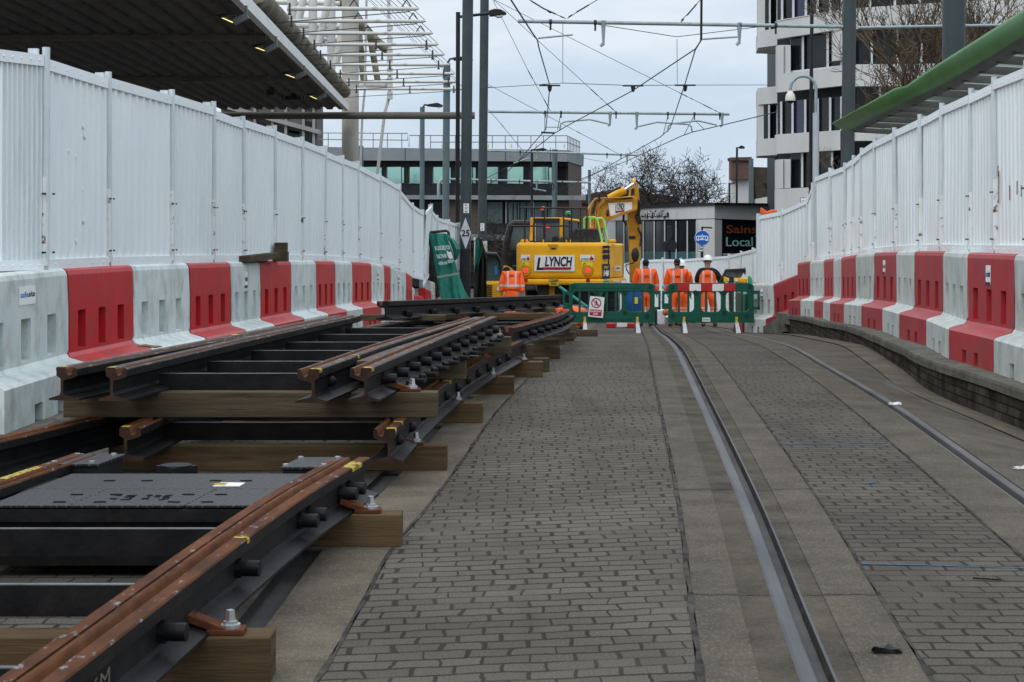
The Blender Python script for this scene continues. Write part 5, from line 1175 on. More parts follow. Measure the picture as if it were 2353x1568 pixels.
# ------------------------------------------------------------------ green pedestrian barriers
M_GRN = mat('green_barrier_plastic', (.006, .072, .046), (.010, .10, .066), rough=.42, scale=3, c3=(.02, .07, .05), t3=(.6, .75))
BS = .34 / 1.632
def BZ(x, y): return (2100 / 1.632 + x * BS, 900 / 1.632 + y * BS)
def ringcell(mb, X0, X1, Y0, Y1, hx0, hx1, hy0, hy1, d, th, r=52, n=8):
    hole = []
    for cx, cy, a0 in ((hx1 - r, hy1 - r, 0), (hx0 + r, hy1 - r, 90), (hx0 + r, hy0 + r, 180), (hx1 - r, hy0 + r, 270)):
        for k in range(n + 1):
            a = R(a0 + 90 * k / n); hole.append((cx + r * math.cos(a), cy + r * math.sin(a)))
    outer = []
    corners = [(X1, Y1), (X0, Y1), (X0, Y0), (X1, Y0)]
    for i, (hx, hy) in enumerate(hole):
        q = i // (n + 1); k = i % (n + 1); cx, cy = corners[q]
        # walk along the two sides next to the corner
        if k <= n / 2: p = {0: (cx, hy + (cy - hy) * (k / (n / 2))), 1: (hx + (cx - hx) * (k / (n / 2)), cy), 2: (cx, hy + (cy - hy) * (k / (n / 2))), 3: (hx + (cx - hx) * (k / (n / 2)), cy)}[q]
        else: 
            f = (n - k) / (n / 2); p = {0: (hx + (cx - hx) * f, cy), 1: (cx, hy + (cy - hy) * f), 2: (hx + (cx - hx) * f, cy), 3: (cx, hy + (cy - hy) * f)}[q]
        outer.append(p)
    N = len(hole); P0 = lambda p, dd: P(*BZ(*p), d) + Vector((0, dd, 0))
    A = [mb.a(P0(p, 0)) for p in hole]; B = [mb.a(P0(p, 0)) for p in outer]; A2 = [mb.a(P0(p, th)) for p in hole]; B2 = [mb.a(P0(p, th)) for p in outer]
    for k in range(N):
        j = (k + 1) % N; mb.face([A[k], B[k], B[j], A[j]]); mb.face([A2[k], A2[j], B2[j], B2[k]]); mb.face([A[k], A[j], A2[j], A2[k]]); mb.face([B[k], B2[k], B2[j], B[j]])
def ped_barrier(x0, label, stripes, d=36.5):
    """x0: zoom-space offset; a standard 2 m plastic barrier"""
    c = P(*BZ(x0 + 470, 1030), d); o = thing('pedestrian_barrier', c, label, 'barrier', 'green plastic pedestrian barriers across the road')
    mb = MB(); r = lambda a, b_, c_, e, dd=0.0, th=.05: mb.slab([BZ(x0 + a, b_), BZ(x0 + c_, b_), BZ(x0 + c_, e), BZ(x0 + a, e)], d + dd, th)
    mb.slab([BZ(x0 + p[0], p[1]) for p in ((0, 500), (15, 486), (60, 475), (890, 478), (930, 490), (945, 512), (945, 568), (0, 568))], d - .012, .075)
    for a, b_, h0, h1 in ((0, 325, 40, 285), (325, 610, 362, 580), (610, 945, 635, 890)): ringcell(mb, x0 + a, x0 + b_, 568, 805, x0 + h0, x0 + h1, 572, 795, d, .05)
    r(0, 805, 945, 915, -.012, .075)
    for bx in (105, 210, 405, 505, 700, 800): r(bx, 570, bx + 24, 800, .004, .042)
    r(-70, 565, 0, 600, .01, .03); r(-70, 600, -45, 700, .01, .03); r(-70, 700, 0, 765, .01, .03); r(945, 560, 1010, 600, .01, .03); r(985, 600, 1010, 770, .01, .03); r(945, 740, 1010, 770, .01, .03)
    pn = mb.build('panel', M_GRN, o, bevel=.008)
    mb = MB(); mb.slab([BZ(x0 + 90, 500), BZ(x0 + 795, 500), BZ(x0 + 795, 535), BZ(x0 + 90, 535)], d - .018, .008); mb.slab([BZ(x0 + 215, 850), BZ(x0 + 690, 850), BZ(x0 + 690, 885), BZ(x0 + 215, 885)], d - .018, .008)
    if not stripes: mb.build('raised_rib', M_GRN, pn, bevel=.004)
    for hx, hy in ((45, 520), (900, 520), (300, 578), (615, 578), (615, 805), (860, 835), (50, 835)):
        mb = MB(); q = P(*BZ(x0 + hx, hy), d - .013); mb.tube([q, q - Vector((0, .012, 0))], .045, 12); mb.build('boss', mat('dark_green_recess', (.003, .04, .028), rough=.6), pn)
    if stripes:
        for i in range(5):
            mb = MB(); a = x0 + 108 + i * 126; mb.slab([BZ(a, 487), BZ(a + 125.5, 487), BZ(a + 125.5, 565), BZ(a, 565)], d - .02, .007); mb.build('reflective_stripe', mat('stripe_red', (.42, .02, .02), (.5, .03, .03), rough=.4, scale=9) if i % 2 == 0 else M_WHITE, pn)
        s_ = facing('hire_label', M_WHITE, rectp(*BZ(x0 + 375, 858), *BZ(x0 + 462, 903)), d - .02, .007, pn); textD('label_text', 'Conway', M_INK, s_, *BZ(x0 + 385, 868), *BZ(x0 + 452, 893), d - .024)
    for fx in (160, 740):
        mb = MB(); mb.slab([BZ(x0 + fx, 850), BZ(x0 + fx + 28, 850), BZ(x0 + fx + 28, 928), BZ(x0 + fx, 928)], d - .03, .10); ft = mb.build('foot_stem', mat('foot_yellow', (.55, .33, .02), (.65, .42, .05), rough=.6, scale=9), o, bevel=.006)
        mb = MB(); q = P(*BZ(x0 + fx + 14, 925), d); gz = G(q.x, d) + .005
        mb.prism([(q.x - .05, d - .3, gz), (q.x + .05, d - .3, gz), (q.x + .035, d - .05, q.z), (q.x - .035, d - .05, q.z)], (0, .05, .05)); mb.prism([(q.x - .05, d + .3, gz), (q.x + .05, d + .3, gz), (q.x + .035, d + .05, q.z), (q.x - .035, d + .05, q.z)], (0, -.05, .05)); mb.bx(q.x - .035, q.x + .035, d - .05, d + .05, q.z - .03, q.z + .04)
        mb.build('foot', mat('foot_pale_grey', (.52, .54, .55), (.42, .43, .43), rough=.6, scale=12), o, bevel=.008)
    return o, pn
b1, pn1 = ped_barrier(100, 'left green plastic pedestrian barrier with the exclusion zone sign', False)
b2, pn2 = ped_barrier(1195, 'right green plastic pedestrian barrier with a red and white striped top', True)
# exclusion sign
es = thing('sign', P(*BZ(400, 860), 36.4), 'white and red exclusion zone sign tied to the left green barrier', 'sign')
sp_ = [BZ(333, 620), BZ(492, 634), BZ(474, 862), BZ(309, 846)]
mb = MB(); mb.slab(sp_, 36.42, .006); bd = mb.build('sign_board', M_WHITE, es)
cx, cy = BZ(400, 696); mb = MB(); rr = .0; C0 = P(cx, cy, 36.415); N = 28; ra, rb_ = .105, .083
ro = []
for k in range(N):
    a = 2 * math.pi * k / N; ro.append([mb.a(C0 + Vector((ra * math.cos(a), 0, ra * math.sin(a)))), mb.a(C0 + Vector((rb_ * math.cos(a), 0, rb_ * math.sin(a)))), mb.a(C0 + Vector((ra * math.cos(a), .003, ra * math.sin(a))))])
for k in range(N):
    j = (k + 1) % N; mb.face([ro[k][0], ro[j][0], ro[j][1], ro[k][1]]); mb.face([ro[k][0], ro[k][2], ro[j][2], ro[j][0]])
mb.bar(C0 + Vector((-.065, -.002, .065)), C0 + Vector((.065, -.002, -.065)), .003, .018, up=(0, 1, 0)) if False else mb.prism([C0 + Vector(p) for p in ((-.07, -.002, .058), (-.058, -.002, .07), (.07, -.002, -.058), (.058, -.002, -.07))], (0, .002, 0))
mb.build('prohibition_ring', mat('sign_red', (.42, .012, .02), rough=.5), bd)
mb = MB()
def stick(a, b_, w):
    a, b_ = Vector((a[0], 0, a[1])), Vector((b_[0], 0, b_[1])); t_ = (b_ - a).normalized(); s__ = Vector((-t_.z, 0, t_.x)) * w
    mb.prism([C0 + v for v in (a - s__, b_ - s__, b_ + s__, a + s__)], (0, .0015, 0))
stick((0, .02), (0, -.02), .012); stick((0, -.018), (-.035, -.058), .007); stick((0, -.018), (.03, -.055), .007); stick((0, .016), (-.035, -.008), .006); stick((0, .016), (.036, .0), .006)
mb.tube([C0 + Vector((.004, -.001, .04)), C0 + Vector((.004, .002, .04))], .014, 12); mb.build('walking_figure', M_INK, bd)
rd = facing('red_panel', mat('sign_red', (.42, .012, .02)), [BZ(330, 765), BZ(462, 775), BZ(456, 840), BZ(326, 830)], 36.412, .006, bd)
textD('sign_text', 'Exclusion', M_WHITE, rd, *BZ(338, 774), *BZ(452, 798), 36.41, bold=.02); textD('sign_text', 'zone', M_WHITE, rd, *BZ(366, 806), *BZ(418, 826), 36.41, bold=.02)
# folded green barrier seen end-on at the right
fb_ = thing('pedestrian_barrier', P(*BZ(2090, 935), 37.6), 'folded green barrier turned end-on at the right end of the pair', 'barrier', 'green plastic pedestrian barriers across the road')
mb = MB(); mb.slab([BZ(*p) for p in ((2040, 600), (2085, 575), (2125, 600), (2130, 780), (2095, 800), (2080, 900), (2040, 930))], 36.9, 1.6); mb.build('panel', M_GRN, fb_, bevel=.02)
# ------------------------------------------------------------------ site clutter round the workers
def bz(*p): return [BZ(*q) for q in p]
saw = thing('floor_saw', P(*BZ(1930, 930), 42), 'yellow road saw with a black splash screen standing right of the workers', 'machine')
mb = MB(); mb.slab(bz((1760, 480), (1830, 335), (2030, 322), (2042, 345), (1985, 430), (1850, 450), (1790, 500)), 42.0, .06); mb.build('splash_screen', mat('scratched_black_plastic', (.05, .055, .06), (.12, .13, .14), rough=.4, scale=6), saw, bevel=.02)
def btube(pts_, d, r, nm, m, par, n=8):
    mb = MB(); mb.tube([P(*BZ(*q), d) for q in pts_], r, n); return mb.build(nm, m, par, smooth=True)
btube([(1760, 480), (1830, 335), (2030, 325)], 41.95, .03, 'screen_frame', M_BLKP, saw)
mb = MB(); mb.slab(bz((1810, 405), (1850, 420), (2050, 425), (2070, 415), (2070, 475), (1810, 470)), 41.8, .35); mb.slab(bz((1950, 470), (2030, 470), (2030, 900), (1960, 900)), 42.0, .3); mb.build('saw_frame', M_YELP, saw, bevel=.02)
mb = MB(); mb.slab(bz((1850, 430), (1960, 440), (1960, 460), (1850, 455)), 41.78, .02); mb.build('maker_label', M_WHITE, saw)
mb = MB(); mb.slab(bz((1870, 400), (1920, 400), (1915, 800), (1880, 800)), 41.7, .3); mb.build('saw_motor', M_BLKP, saw, bevel=.03)
btube([(2035, 345), (2045, 345)], 41.9, .09, 'grip_knob', M_BLKP, saw)
for y in (41.9, 42.6):
    mb = MB(); q = P(*BZ(2010, 900), y); mb.tube([q + Vector((-.04, 0, 0)), q + Vector((.04, 0, 0))], .12, 16); mb.build('wheel', M_TYRE, saw)
btube([(1770, 625), (1815, 595)], 41.8, .025, 'saw_handle', M_YELP, saw); btube([(1935, 650), (1945, 625), (1980, 612)], 41.8, .025, 'saw_handle', M_YELP, saw)
gb = MB(); gb.slab(bz((2075, 410), (2095, 392), (2120, 430), (2125, 480), (2105, 500), (2080, 470)), 41.5, .12); gb.slab(bz((2100, 500), (2125, 495), (2135, 545), (2120, 580), (2108, 545)), 41.5, .08)
tag(gb.build('green_bag', mat('bright_green_plastic', (.02, .30, .14), (.03, .40, .2), rough=.45, scale=8), bevel=.02), 'bright green plastic bag hanging from the handle of the road saw', 'bag')
mb = MB(); q = P(*BZ(795, 780), 43.2); mb.tube([q + Vector((0, 0, -.10)), q + Vector((0, 0, .1)), q + Vector((0, 0, .55)), q + Vector((0, 0, .62))], [.22, .24, .24, .20], 20)
dm = tag(mb.build('blue_drum', mat('blue_drum_plastic', (.008, .05, .19), (.012, .075, .25), rough=.4, scale=5), smooth=True), 'blue drum with a yellow ring mark behind the left green barrier', 'drum')
mb = MB(); q = P(*BZ(832, 672), 42.95); mb.prism([q + Vector((-.06, 0, -.08)), q + Vector((.06, 0, -.08)), q + Vector((.06, 0, .08)), q + Vector((-.06, 0, .08))], (0, .02, 0)); mb.build('drum_mark', mat('drum_yellow', (.6, .5, .05)), dm, bevel=.02)
cn = thing('canister', P(*BZ(1120, 940), 38.5), 'tall white graduated canister standing between the two green barriers', 'canister')
mb = MB(); mb.slab(bz((1078, 780), (1100, 770), (1150, 768), (1172, 790), (1160, 940), (1080, 940)), 38.5, .3); mb.build('canister_body', mat('milky_plastic', (.62, .63, .68), (.7, .7, .74), rough=.35, scale=5), cn, bevel=.03)
mb = MB(); mb.slab(bz((1100, 750), (1118, 748), (1118, 770), (1100, 772)), 38.55, .08); mb.build('canister_neck', M_WHITE, cn, bevel=.01)
for i in range(6): facing('graduation', M_INK, rectp(*BZ(1150, 800 + i * 22), *BZ(1162, 803 + i * 22)), 38.49, .006, cn)
mb = MB(); mb.slab(bz((1048, 770), (1075, 770), (1070, 945), (1048, 945)), 38.7, .2); tag(mb.build('black_case', M_BLKP, bevel=.02), 'upright black case beside the white canister', 'case')
mb = MB(); q = P(*BZ(1165, 800), 38.3); mb.sphere(q, .075, 12); tag(mb.build('orange_float', mat('brown_orange_foam', (.42, .13, .05), rough=.8), smooth=True), 'round brown and orange ball held beside the white canister', 'ball')
btube_ = MB(); btube_.tube([P(*BZ(-5, 520), 37.5), P(*BZ(300, 742), 37.2)], .035, 10); tag(btube_.build('teal_pole', mat('teal_tube', (.02, .22, .2), rough=.4), smooth=True), 'teal tube leaning across behind the left green barrier', 'tube')
for i, (x0, x1, lab) in enumerate(((515, 615, 'red plastic block foot on the road behind the left green barrier'), (718, 822, 'second red plastic block foot nearer the canister behind the left green barrier'))):
    mb = MB(); q0, q1 = P(*BZ(x0, 950), 38.4), P(*BZ(x1, 918), 38.4); mb.bx(q0.x, q1.x, 38.4, 38.7, q0.z - .05, q1.z); tag(mb.build('block_foot', M_RED, bevel=.02), lab, 'block foot')
mb = MB(); q = P(*BZ(683, 935), 38.4); mb.box(q, (.22, .2, .10)); tag(mb.build('white_box', M_WHITE, bevel=.01), 'small white box on the road between the two red block feet', 'box')
mb = MB(); mb.slab(bz((1130, 510), (1150, 502), (1168, 515), (1168, 545), (1130, 540)), 43.5, .12); mb.slab(bz((1145, 545), (1155, 545), (1155, 760), (1145, 760)), 43.55, .05)
tag(mb.build('survey_instrument', mat('instrument_grey', (.35, .36, .38), (.1, .1, .1), rough=.5, scale=14), bevel=.01), 'grey survey instrument on a pole between the green barriers', 'instrument')
rl = thing('railing', P(*BZ(2110, 545), 47), 'short black railing behind the road saw', 'railing')
mb = MB(); mb.slab(bz((2035, 475), (2185, 472), (2185, 482), (2035, 485)), 47, .04); mb.slab(bz((2035, 540), (2185, 540), (2185, 550), (2035, 550)), 47, .04); rr_ = mb.build('rail', M_BLKP, rl)
for i in range(9):
    mb = MB(); mb.slab(bz((2042 + i * 17, 478), (2048 + i * 17, 478), (2048 + i * 17, 640), (2042 + i * 17, 640)), 47.01, .02); mb.build('baluster', M_BLKP, rl)
# orange bag on the hoarding
mb = MB(); OB = lambda x, y: ((2250 + x * .34) / 1.632, (650 + y * .34) / 1.632)
mb.slab([OB(*p) for p in ((1778, 375), (1800, 390), (1845, 425), (1900, 402), (1950, 398), (1958, 435), (1880, 452), (1800, 462), (1778, 445))], 37.5, .16)
tag(mb.build('orange_bag', mat('orange_sheet', (.62, .09, .02), (.78, .14, .03), rough=.6, scale=12, bump=.6, bscale=20), bevel=.03, smooth=False), 'crumpled orange bag lying on top of the right hand hoarding', 'bag')

# ------------------------------------------------------------------ green hanging sheets
TS = .3827 / 1.632 * (600 / 600)
def TZ(x, y): return ((1300 + x * .38265) / 1.632, (600 + y * .38265) / 1.632)
gs = thing('green_sheet', P(*TZ(1000, 1400), 42), 'green printed debris sheet draped over a leaning metal frame beside the left hoarding', 'sheet')
M_TEAL = mat('green_debris_sheet', (.005, .115, .082), (.010, .16, .115), rough=.65, scale=2.2, bump=.25, bscale=9)
Lf = [(800, 720), (840, 900), (870, 1080), (890, 1200), (930, 1360), (1000, 1560)]; Rt = [(968, 722), (1035, 880), (1085, 1080), (1110, 1150), (1160, 1290), (1330, 1560)]
mb = MB(); grid = []
rs_ = random.Random(3)
for i in range(25):
    v = i / 24 * 5; k = min(4, int(v)); f = v - k; row_ = []
    for j in range(13):
        u = j / 12; x = lerp(lerp(Lf[k][0], Lf[k + 1][0], f), lerp(Rt[k][0], Rt[k + 1][0], f), u); y = lerp(lerp(Lf[k][1], Lf[k + 1][1], f), lerp(Rt[k][1], Rt[k + 1][1], f), u)
        q = P(*TZ(x, y), 42.6 - .05 * i); q.y += .05 * math.sin(u * 9 + i * .25) + .03 * math.sin(u * 23 + i * .6); row_.append(mb.a(q))
    grid.append(row_)
for A, B in zip(grid, grid[1:]):
    for j in range(12): mb.face([A[j], A[j + 1], B[j + 1], B[j]])
sh_ = mb.build('sheet_cloth', M_TEAL, gs, smooth=True); sd_ = sh_.modifiers.new('solid', 'SOLIDIFY'); sd_.thickness = .006
mb = MB(); g2 = []
for (a, b_, dd) in (((968, 722), (985, 730), .0), ((1010, 800), (1060, 790), -.15), ((1040, 880), (1115, 872), -.3), ((1050, 930), (1100, 930), -.25), ((1062, 985), (1075, 975), -.1)):
    g2.append([mb.a(P(*TZ(*a), 42.2)), mb.a(P(*TZ((a[0] + b_[0]) / 2, (a[1] + b_[1]) / 2), 42.2 + dd)), mb.a(P(*TZ(*b_), 42.2 + dd * .5))])
for A, B in zip(g2, g2[1:]):
    for j in range(2): mb.face([A[j], A[j + 1], B[j + 1], B[j]])
fl2 = mb.build('sheet_flap', M_TEAL, gs, smooth=True); fl2.modifiers.new('solid', 'SOLIDIFY').thickness = .006
mb = MB()
mb.tube([P(*TZ(795, 715), 42.7), P(*TZ(980, 695), 42.7), P(*TZ(998, 715), 42.7), P(*TZ(1010, 790), 42.7)], .035, 8); mb.tube([P(*TZ(795, 715), 42.7), P(*TZ(830, 900), 42.5), P(*TZ(905, 1340), 42.1)], .03, 8); mb.build('metal_frame', M_DARK, gs, smooth=True)
mb = MB(); mb.slab([TZ(790, 740), TZ(830, 900), TZ(905, 1345), TZ(840, 1345), TZ(790, 1050)], 43.3, .02); mb.build('dark_backing', mat('dark_mesh_sheet', (.02, .02, .018), (.045, .04, .035), rough=.9, scale=6), gs)
mb = MB(); mb.slab([TZ(883, 1140), TZ(1092, 1105), TZ(1098, 1122), TZ(888, 1160)], 41.45, .008); mb.build('grey_tape', mat('grey_tape', (.28, .28, .24), rough=.6), gs)
def ttx(s, x0, y0, x1, y1, d=41.75, dy=-10, **k):
    a, b_ = TZ(x0, y1), TZ(x1, y1 + dy); c = TZ(x0 - 12, y0)
    text('sheet_text', s, M_WHITE, gs, P(*a, d), P(*b_, d), P(*c, d), bold=.02)
ttx("KUSGED'OI", 872, 845, 1015, 888); ttx('ERECTBAIRI', 890, 930, 985, 968); ttx('w.lbish.com', 903, 995, 990, 1032); ttx('IESH', 998, 982, 1056, 1012)
mb = MB(); mb.slab([TZ(980, 885), TZ(1000, 905), TZ(1022, 898), TZ(1045, 965), TZ(1012, 972), TZ(995, 955), TZ(985, 925)], 41.72, .008); mb.build('sheet_emblem', M_WHITE, gs)
ds = thing('dark_sheet', P(*TZ(1310, 1340), 47), 'dark mesh sheet with a green edge hanging right of the 25 sign post', 'sheet')
M_MESH = mat('dark_mesh_sheet', (.02, .02, .018), (.045, .04, .035), rough=.9, scale=6)
mb = MB(); gr = []
for i, (xl_, xr_, y) in enumerate(((1262, 1330, 770), (1262, 1345, 880), (1255, 1370, 1000), (1250, 1370, 1150), (1245, 1375, 1300), (1240, 1380, 1450))):
    gr.append([mb.a(P(*TZ(lerp(xl_, xr_, j / 8), y), 47 + .10 * math.sin(j * 1.9 + i * .4))) for j in range(9)])
for A, B in zip(gr, gr[1:]):
    for j in range(8): mb.face([A[j], A[j + 1], B[j + 1], B[j]])
q_ = mb.build('sheet_cloth', M_MESH, ds, smooth=True); q_.modifiers.new('solid', 'SOLIDIFY').thickness = .006
mb = MB(); gr = []
for i, (xl_, xr_, y) in enumerate(((1264, 1300, 775), (1260, 1330, 880), (1255, 1300, 1000), (1252, 1275, 1100))):
    gr.append([mb.a(P(*TZ(lerp(xl_, xr_, j / 4), y), 46.85 + .05 * math.sin(j * 2.2 + i))) for j in range(5)])
for A, B in zip(gr, gr[1:]):
    for j in range(4): mb.face([A[j], A[j + 1], B[j + 1], B[j]])
q_ = mb.build('green_edge', M_TEAL, ds, smooth=True); q_.modifiers.new('solid', 'SOLIDIFY').thickness = .006
mb = MB(); mb.slab([TZ(1275, 760), TZ(1318, 775), TZ(1345, 850), TZ(1385, 960), TZ(1365, 985), TZ(1330, 860)], 46.7, .03); mb.build('torn_corner', M_MESH, ds)
# ------------------------------------------------------------------ buildings
M_CONW = mat('pale_cladding', (.50, .50, .485), (.60, .60, .58), rough=.75, scale=.5, c3=(.40, .39, .365), t3=(.60, .80), s3=1.1, stretch=(1, 1, .5))
M_CONG = mat('grey_parapet', (.20, .222, .235), (.27, .29, .30), rough=.8, scale=.5, c3=(.15, .16, .165), t3=(.58, .78), s3=1.2)
M_WDARK = mat('dark_window_glass', (.005, .008, .009), (.014, .02, .022), rough=.12, spec=.22, scale=.6)
M_WBLUE = mat('blue_window_blind', (.012, .02, .05), rough=.15, spec=.5)
M_WTEAL = mat('mirror_teal_glass', (.34, .60, .54), rough=.08, metal=.9)
M_FRAME = mat('pale_window_frame', (.50, .53, .55), (.58, .60, .61), rough=.5, scale=2)
M_DFRM = mat('dark_frame', (.010, .013, .015), (.018, .022, .025), rough=.6, scale=2, spec=.25)
M_SOFF = mat('grey_soffit', (.12, .115, .105), (.16, .15, .14), rough=.9, scale=1)
def brick_mat(name, c1, c2, w=.24, h=.08):
    m = bpy.data.materials.new(name); m.use_nodes = True; t = m.node_tree; b = t.nodes['Principled BSDF']
    ge = nn(t, 'ShaderNodeNewGeometry'); sp = nn(t, 'ShaderNodeSeparateXYZ'); ad = nn(t, 'ShaderNodeMath', operation='ADD'); cb = nn(t, 'ShaderNodeCombineXYZ'); br = nn(t, 'ShaderNodeTexBrick')
    t.links.new(ge.outputs['Position'], sp.inputs[0]); t.links.new(sp.outputs[0], ad.inputs[0]); t.links.new(sp.outputs[1], ad.inputs[1]); t.links.new(ad.outputs[0], cb.inputs[0]); t.links.new(sp.outputs[2], cb.inputs[1])
    br.inputs['Scale'].default_value = 1; br.inputs['Brick Width'].default_value = w; br.inputs['Row Height'].default_value = h; br.inputs['Mortar Size'].default_value = .01
    br.inputs['Color1'].default_value = (*c1, 1); br.inputs['Color2'].default_value = (*c2, 1); br.inputs['Mortar'].default_value = (.10, .09, .08, 1)
    t.links.new(cb.outputs[0], br.inputs['Vector']); t.links.new(br.outputs['Color'], b.inputs['Base Color']); b.inputs['Roughness'].default_value = .9; return m
M_BRK = brick_mat('dark_brown_brick', (.055, .035, .028), (.085, .055, .042)); M_BRKR = brick_mat('red_brown_brick', (.10, .04, .03), (.15, .065, .045))
def pp(mb, pts, off=(0, .4, 0), mi=0):            # polygon given as (x, y, depth)
    mb.prism([P(*p) for p in pts], off, mi)
def part(nm, m, par, pts, off=(0, .4, 0), bev=0.0):
    mb = MB(); pp(mb, pts, off); return mb.build(nm, m, par, bevel=bev, seg=1)
# ---- shop ---------------------------------------------------------------
def S(x, y): return ((2250 + x * .34) / 1.632, (650 + y * .34) / 1.632)
def idl(a, b, t): return 1.0 / lerp(1.0 / a, 1.0 / b, t)      # straight walls are linear in 1/depth
def sd(x): return idl(116, 92, (x - 70) / 1195) if x < 1265 else idl(92, 96, (x - 1265) / 935)
def s3(x, y, dd=0.0): X, Y = S(x, y); return (X, Y, sd(x) + dd)
shop = thing('shop', P(*s3(1265, 1000)), 'single storey pale concrete corner shop with tall dark windows behind the excavator arm', 'shop')
part('fascia', M_CONW, shop, [s3(70, 405), s3(1265, 352), s3(1265, 500), s3(70, 524)], (0, 3, 0)); part('fascia', M_CONW, shop, [s3(1265.5, 352), s3(2300, 362), s3(2300, 540), s3(1265.5, 500)], (0, 3, 0))
part('roof_edge', M_DFRM, shop, [s3(40, 378, -.3), s3(1265, 325, -.3), s3(1265, 354, -.3), s3(40, 408, -.3)], (0, 3.4, 0)); part('roof_edge', M_DFRM, shop, [s3(1265.5, 325, -.3), s3(2200, 337, -.3), s3(2200, 362, -.3), s3(1265.5, 354, -.3)], (0, 3.4, 0))
part('wall', M_CONW, shop, [s3(60, 524, .2), s3(172, 522, .2), s3(172, 1300, .2), s3(60, 1300, .2)]); pr_ = part('pier', M_CONW, shop, [s3(1068, 512, .05), s3(1265, 507, .05), s3(1265, 1300, .05), s3(1068, 1300, .05)]); part('pier', M_CONW, shop, [s3(1265.5, 510, .05), s3(1345, 514, .05), s3(1345, 1300, .05), s3(1265.5, 1300, .05)])
part('back_wall', M_DFRM, shop, [s3(60, 410, 3.2), s3(1265, 360, 3.2), s3(2300, 370, 3.2), s3(2300, 1400, 3.2), s3(60, 1400, 3.2)])
wx = [175, 265, 480, 600, 715, 840, 965, 1066]
for a, b_ in zip(wx, wx[1:]):
    f_ = part('window', M_WDARK, shop, [s3(a + 6, 530, .15), s3(b_ - 2, 527, .15), s3(b_ - 2, 1300, .15), s3(a + 6, 1300, .15)], (0, .05, 0))
    part('mullion', M_FRAME, f_, [s3(b_ - 7, 528, .0), s3(b_ + 5, 528, .0), s3(b_ + 5, 1300, .0), s3(b_ - 7, 1300, .0)], (0, .12, 0))
    part('reflection_strip', mat('teal_reflection', (.03, .10, .10), (.05, .14, .14), rough=.4, scale=1), f_, [s3(a + 6, 868, .12), s3(b_ - 8, 862, .12), s3(b_ - 8, 1300, .12), s3(a + 6, 1300, .12)], (0, .02, 0))  # teal reflection low in the glass, painted as a strip of its own
wd_ = part('sign_window', M_WDARK, shop, [s3(1352, 545, .2), s3(2250, 555, .2), s3(2250, 1300, .2), s3(1352, 1300, .2)], (0, .05, 0)); part('window_frame', M_DFRM, wd_, [s3(1343, 535, .05), s3(1358, 535, .05), s3(1358, 1300, .05), s3(1343, 1300, .05)], (0, .2, 0))
part('window_frame', M_FRAME, wd_, [s3(1352, 885, .05), s3(2250, 890, .05), s3(2250, 910, .05), s3(1352, 905, .05)], (0, .1, 0))
def stext(nm, s, m, par, x0, y0, x1, y1, dd, **k): return text(nm, s, m, par, P(*s3(x0, y1, dd)), P(*s3(x1, y1, dd)), P(*s3(x0, y0, dd)), **k)
stext('shop_sign', "Sainsbury's", mat('dull_orange_letters', (.26, .075, .025), rough=.5), wd_, 1392, 570, 2130, 690, .12, bold=.012, ext=.03); stext('shop_sign', 'Local', mat('pale_teal_letters', (.36, .66, .62), rough=.5), wd_, 1390, 706, 1682, 806, .12, ext=.03)
part('trolley_mark', mat('pale_teal_letters', (.36, .66, .62)), wd_, [s3(1705, 690, .12), s3(1770, 690, .12), s3(1740, 745, .12), s3(1728, 735, .12), s3(1745, 705, .12), s3(1718, 705, .12)], (0, .03, 0))
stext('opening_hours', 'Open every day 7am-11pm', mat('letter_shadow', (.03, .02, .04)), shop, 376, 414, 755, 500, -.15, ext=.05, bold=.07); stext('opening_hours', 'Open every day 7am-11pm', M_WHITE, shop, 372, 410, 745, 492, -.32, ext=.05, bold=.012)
# ---- white stepped office on the right -------------------------------------
def O(x, y): return ((2750 + x * .2551) / 1.632, (y * .2551) / 1.632)
def Q(x, y): return ((2740 + x * .46748) / 1.632, (y * .46748) / 1.632)
def od(x): return idl(80, 75.9, (x - 1786) / 147) if x < 1937 else idl(75.6, 71.5, (x - 1937) / 360)
def o3(x, y, dd=0.0): a, b_ = O(x, y); return (a, b_, od(a) + dd)
def q3(x, y, dd=0.0): a, b_ = Q(x, y); return (a, b_, od(a) + dd)
off_ = thing('office_block', (P(1786, 640, 80)[0], 80, -2.4), 'white stepped concrete office block with dark strip windows on the right', 'building')
def op(nm, m, pts, dd=0.0, th=.6, f=o3): return part(nm, m, off_, [f(x, y, dd) for x, y in pts], (0, th, 0))
def core(x0, x1, y0, y1, nm='wall'):
    mb = MB(); a, b_ = od(x0) + 1.6, od(x1) + 1.6; A, B = P(x0, y0, a), P(x1, y0, b_); zb = P(x0, y1, a).z
    mb.prism([(A.x, a, zb), (B.x, b_, zb), (B.x + 1.5, b_ + 14, zb), (A.x + 1.5, a + 14, zb)], (0, 0, A.z - zb)); mb.build(nm, M_DFRM, off_)
core(1790, 1936, -140, 680); core(1938, 2480, -140, 680)
op('spandrel', M_CONW, [(650, 310), (1600, 148), (1600, 430), (660, 572)]); op('sill_cap', M_FRAME, [(645, 300), (1600, 140), (1600, 150), (645, 312)], -.05)
op('spandrel', M_CONW, [(650, 1088), (1600, 990), (1600, 1262), (650, 1362)]); op('spandrel', M_CONW, [(370, 1080), (880, 1045), (880, 1205), (370, 1235)], f=q3)
op('lower_wall', M_CONW, [(368, 1518), (930, 1490), (930, 2700), (368, 2700)], f=q3)
op('column', M_CONW, [(650, 668), (742, 662), (742, 1085), (650, 1088)]); op('column', M_CONW, [(742.5, 662), (842, 665), (842, 1075), (742.5, 1085)], .12); op('panel', M_CONW, [(1466, 452), (1600, 432), (1600, 884), (1466, 896)], .05, .3)
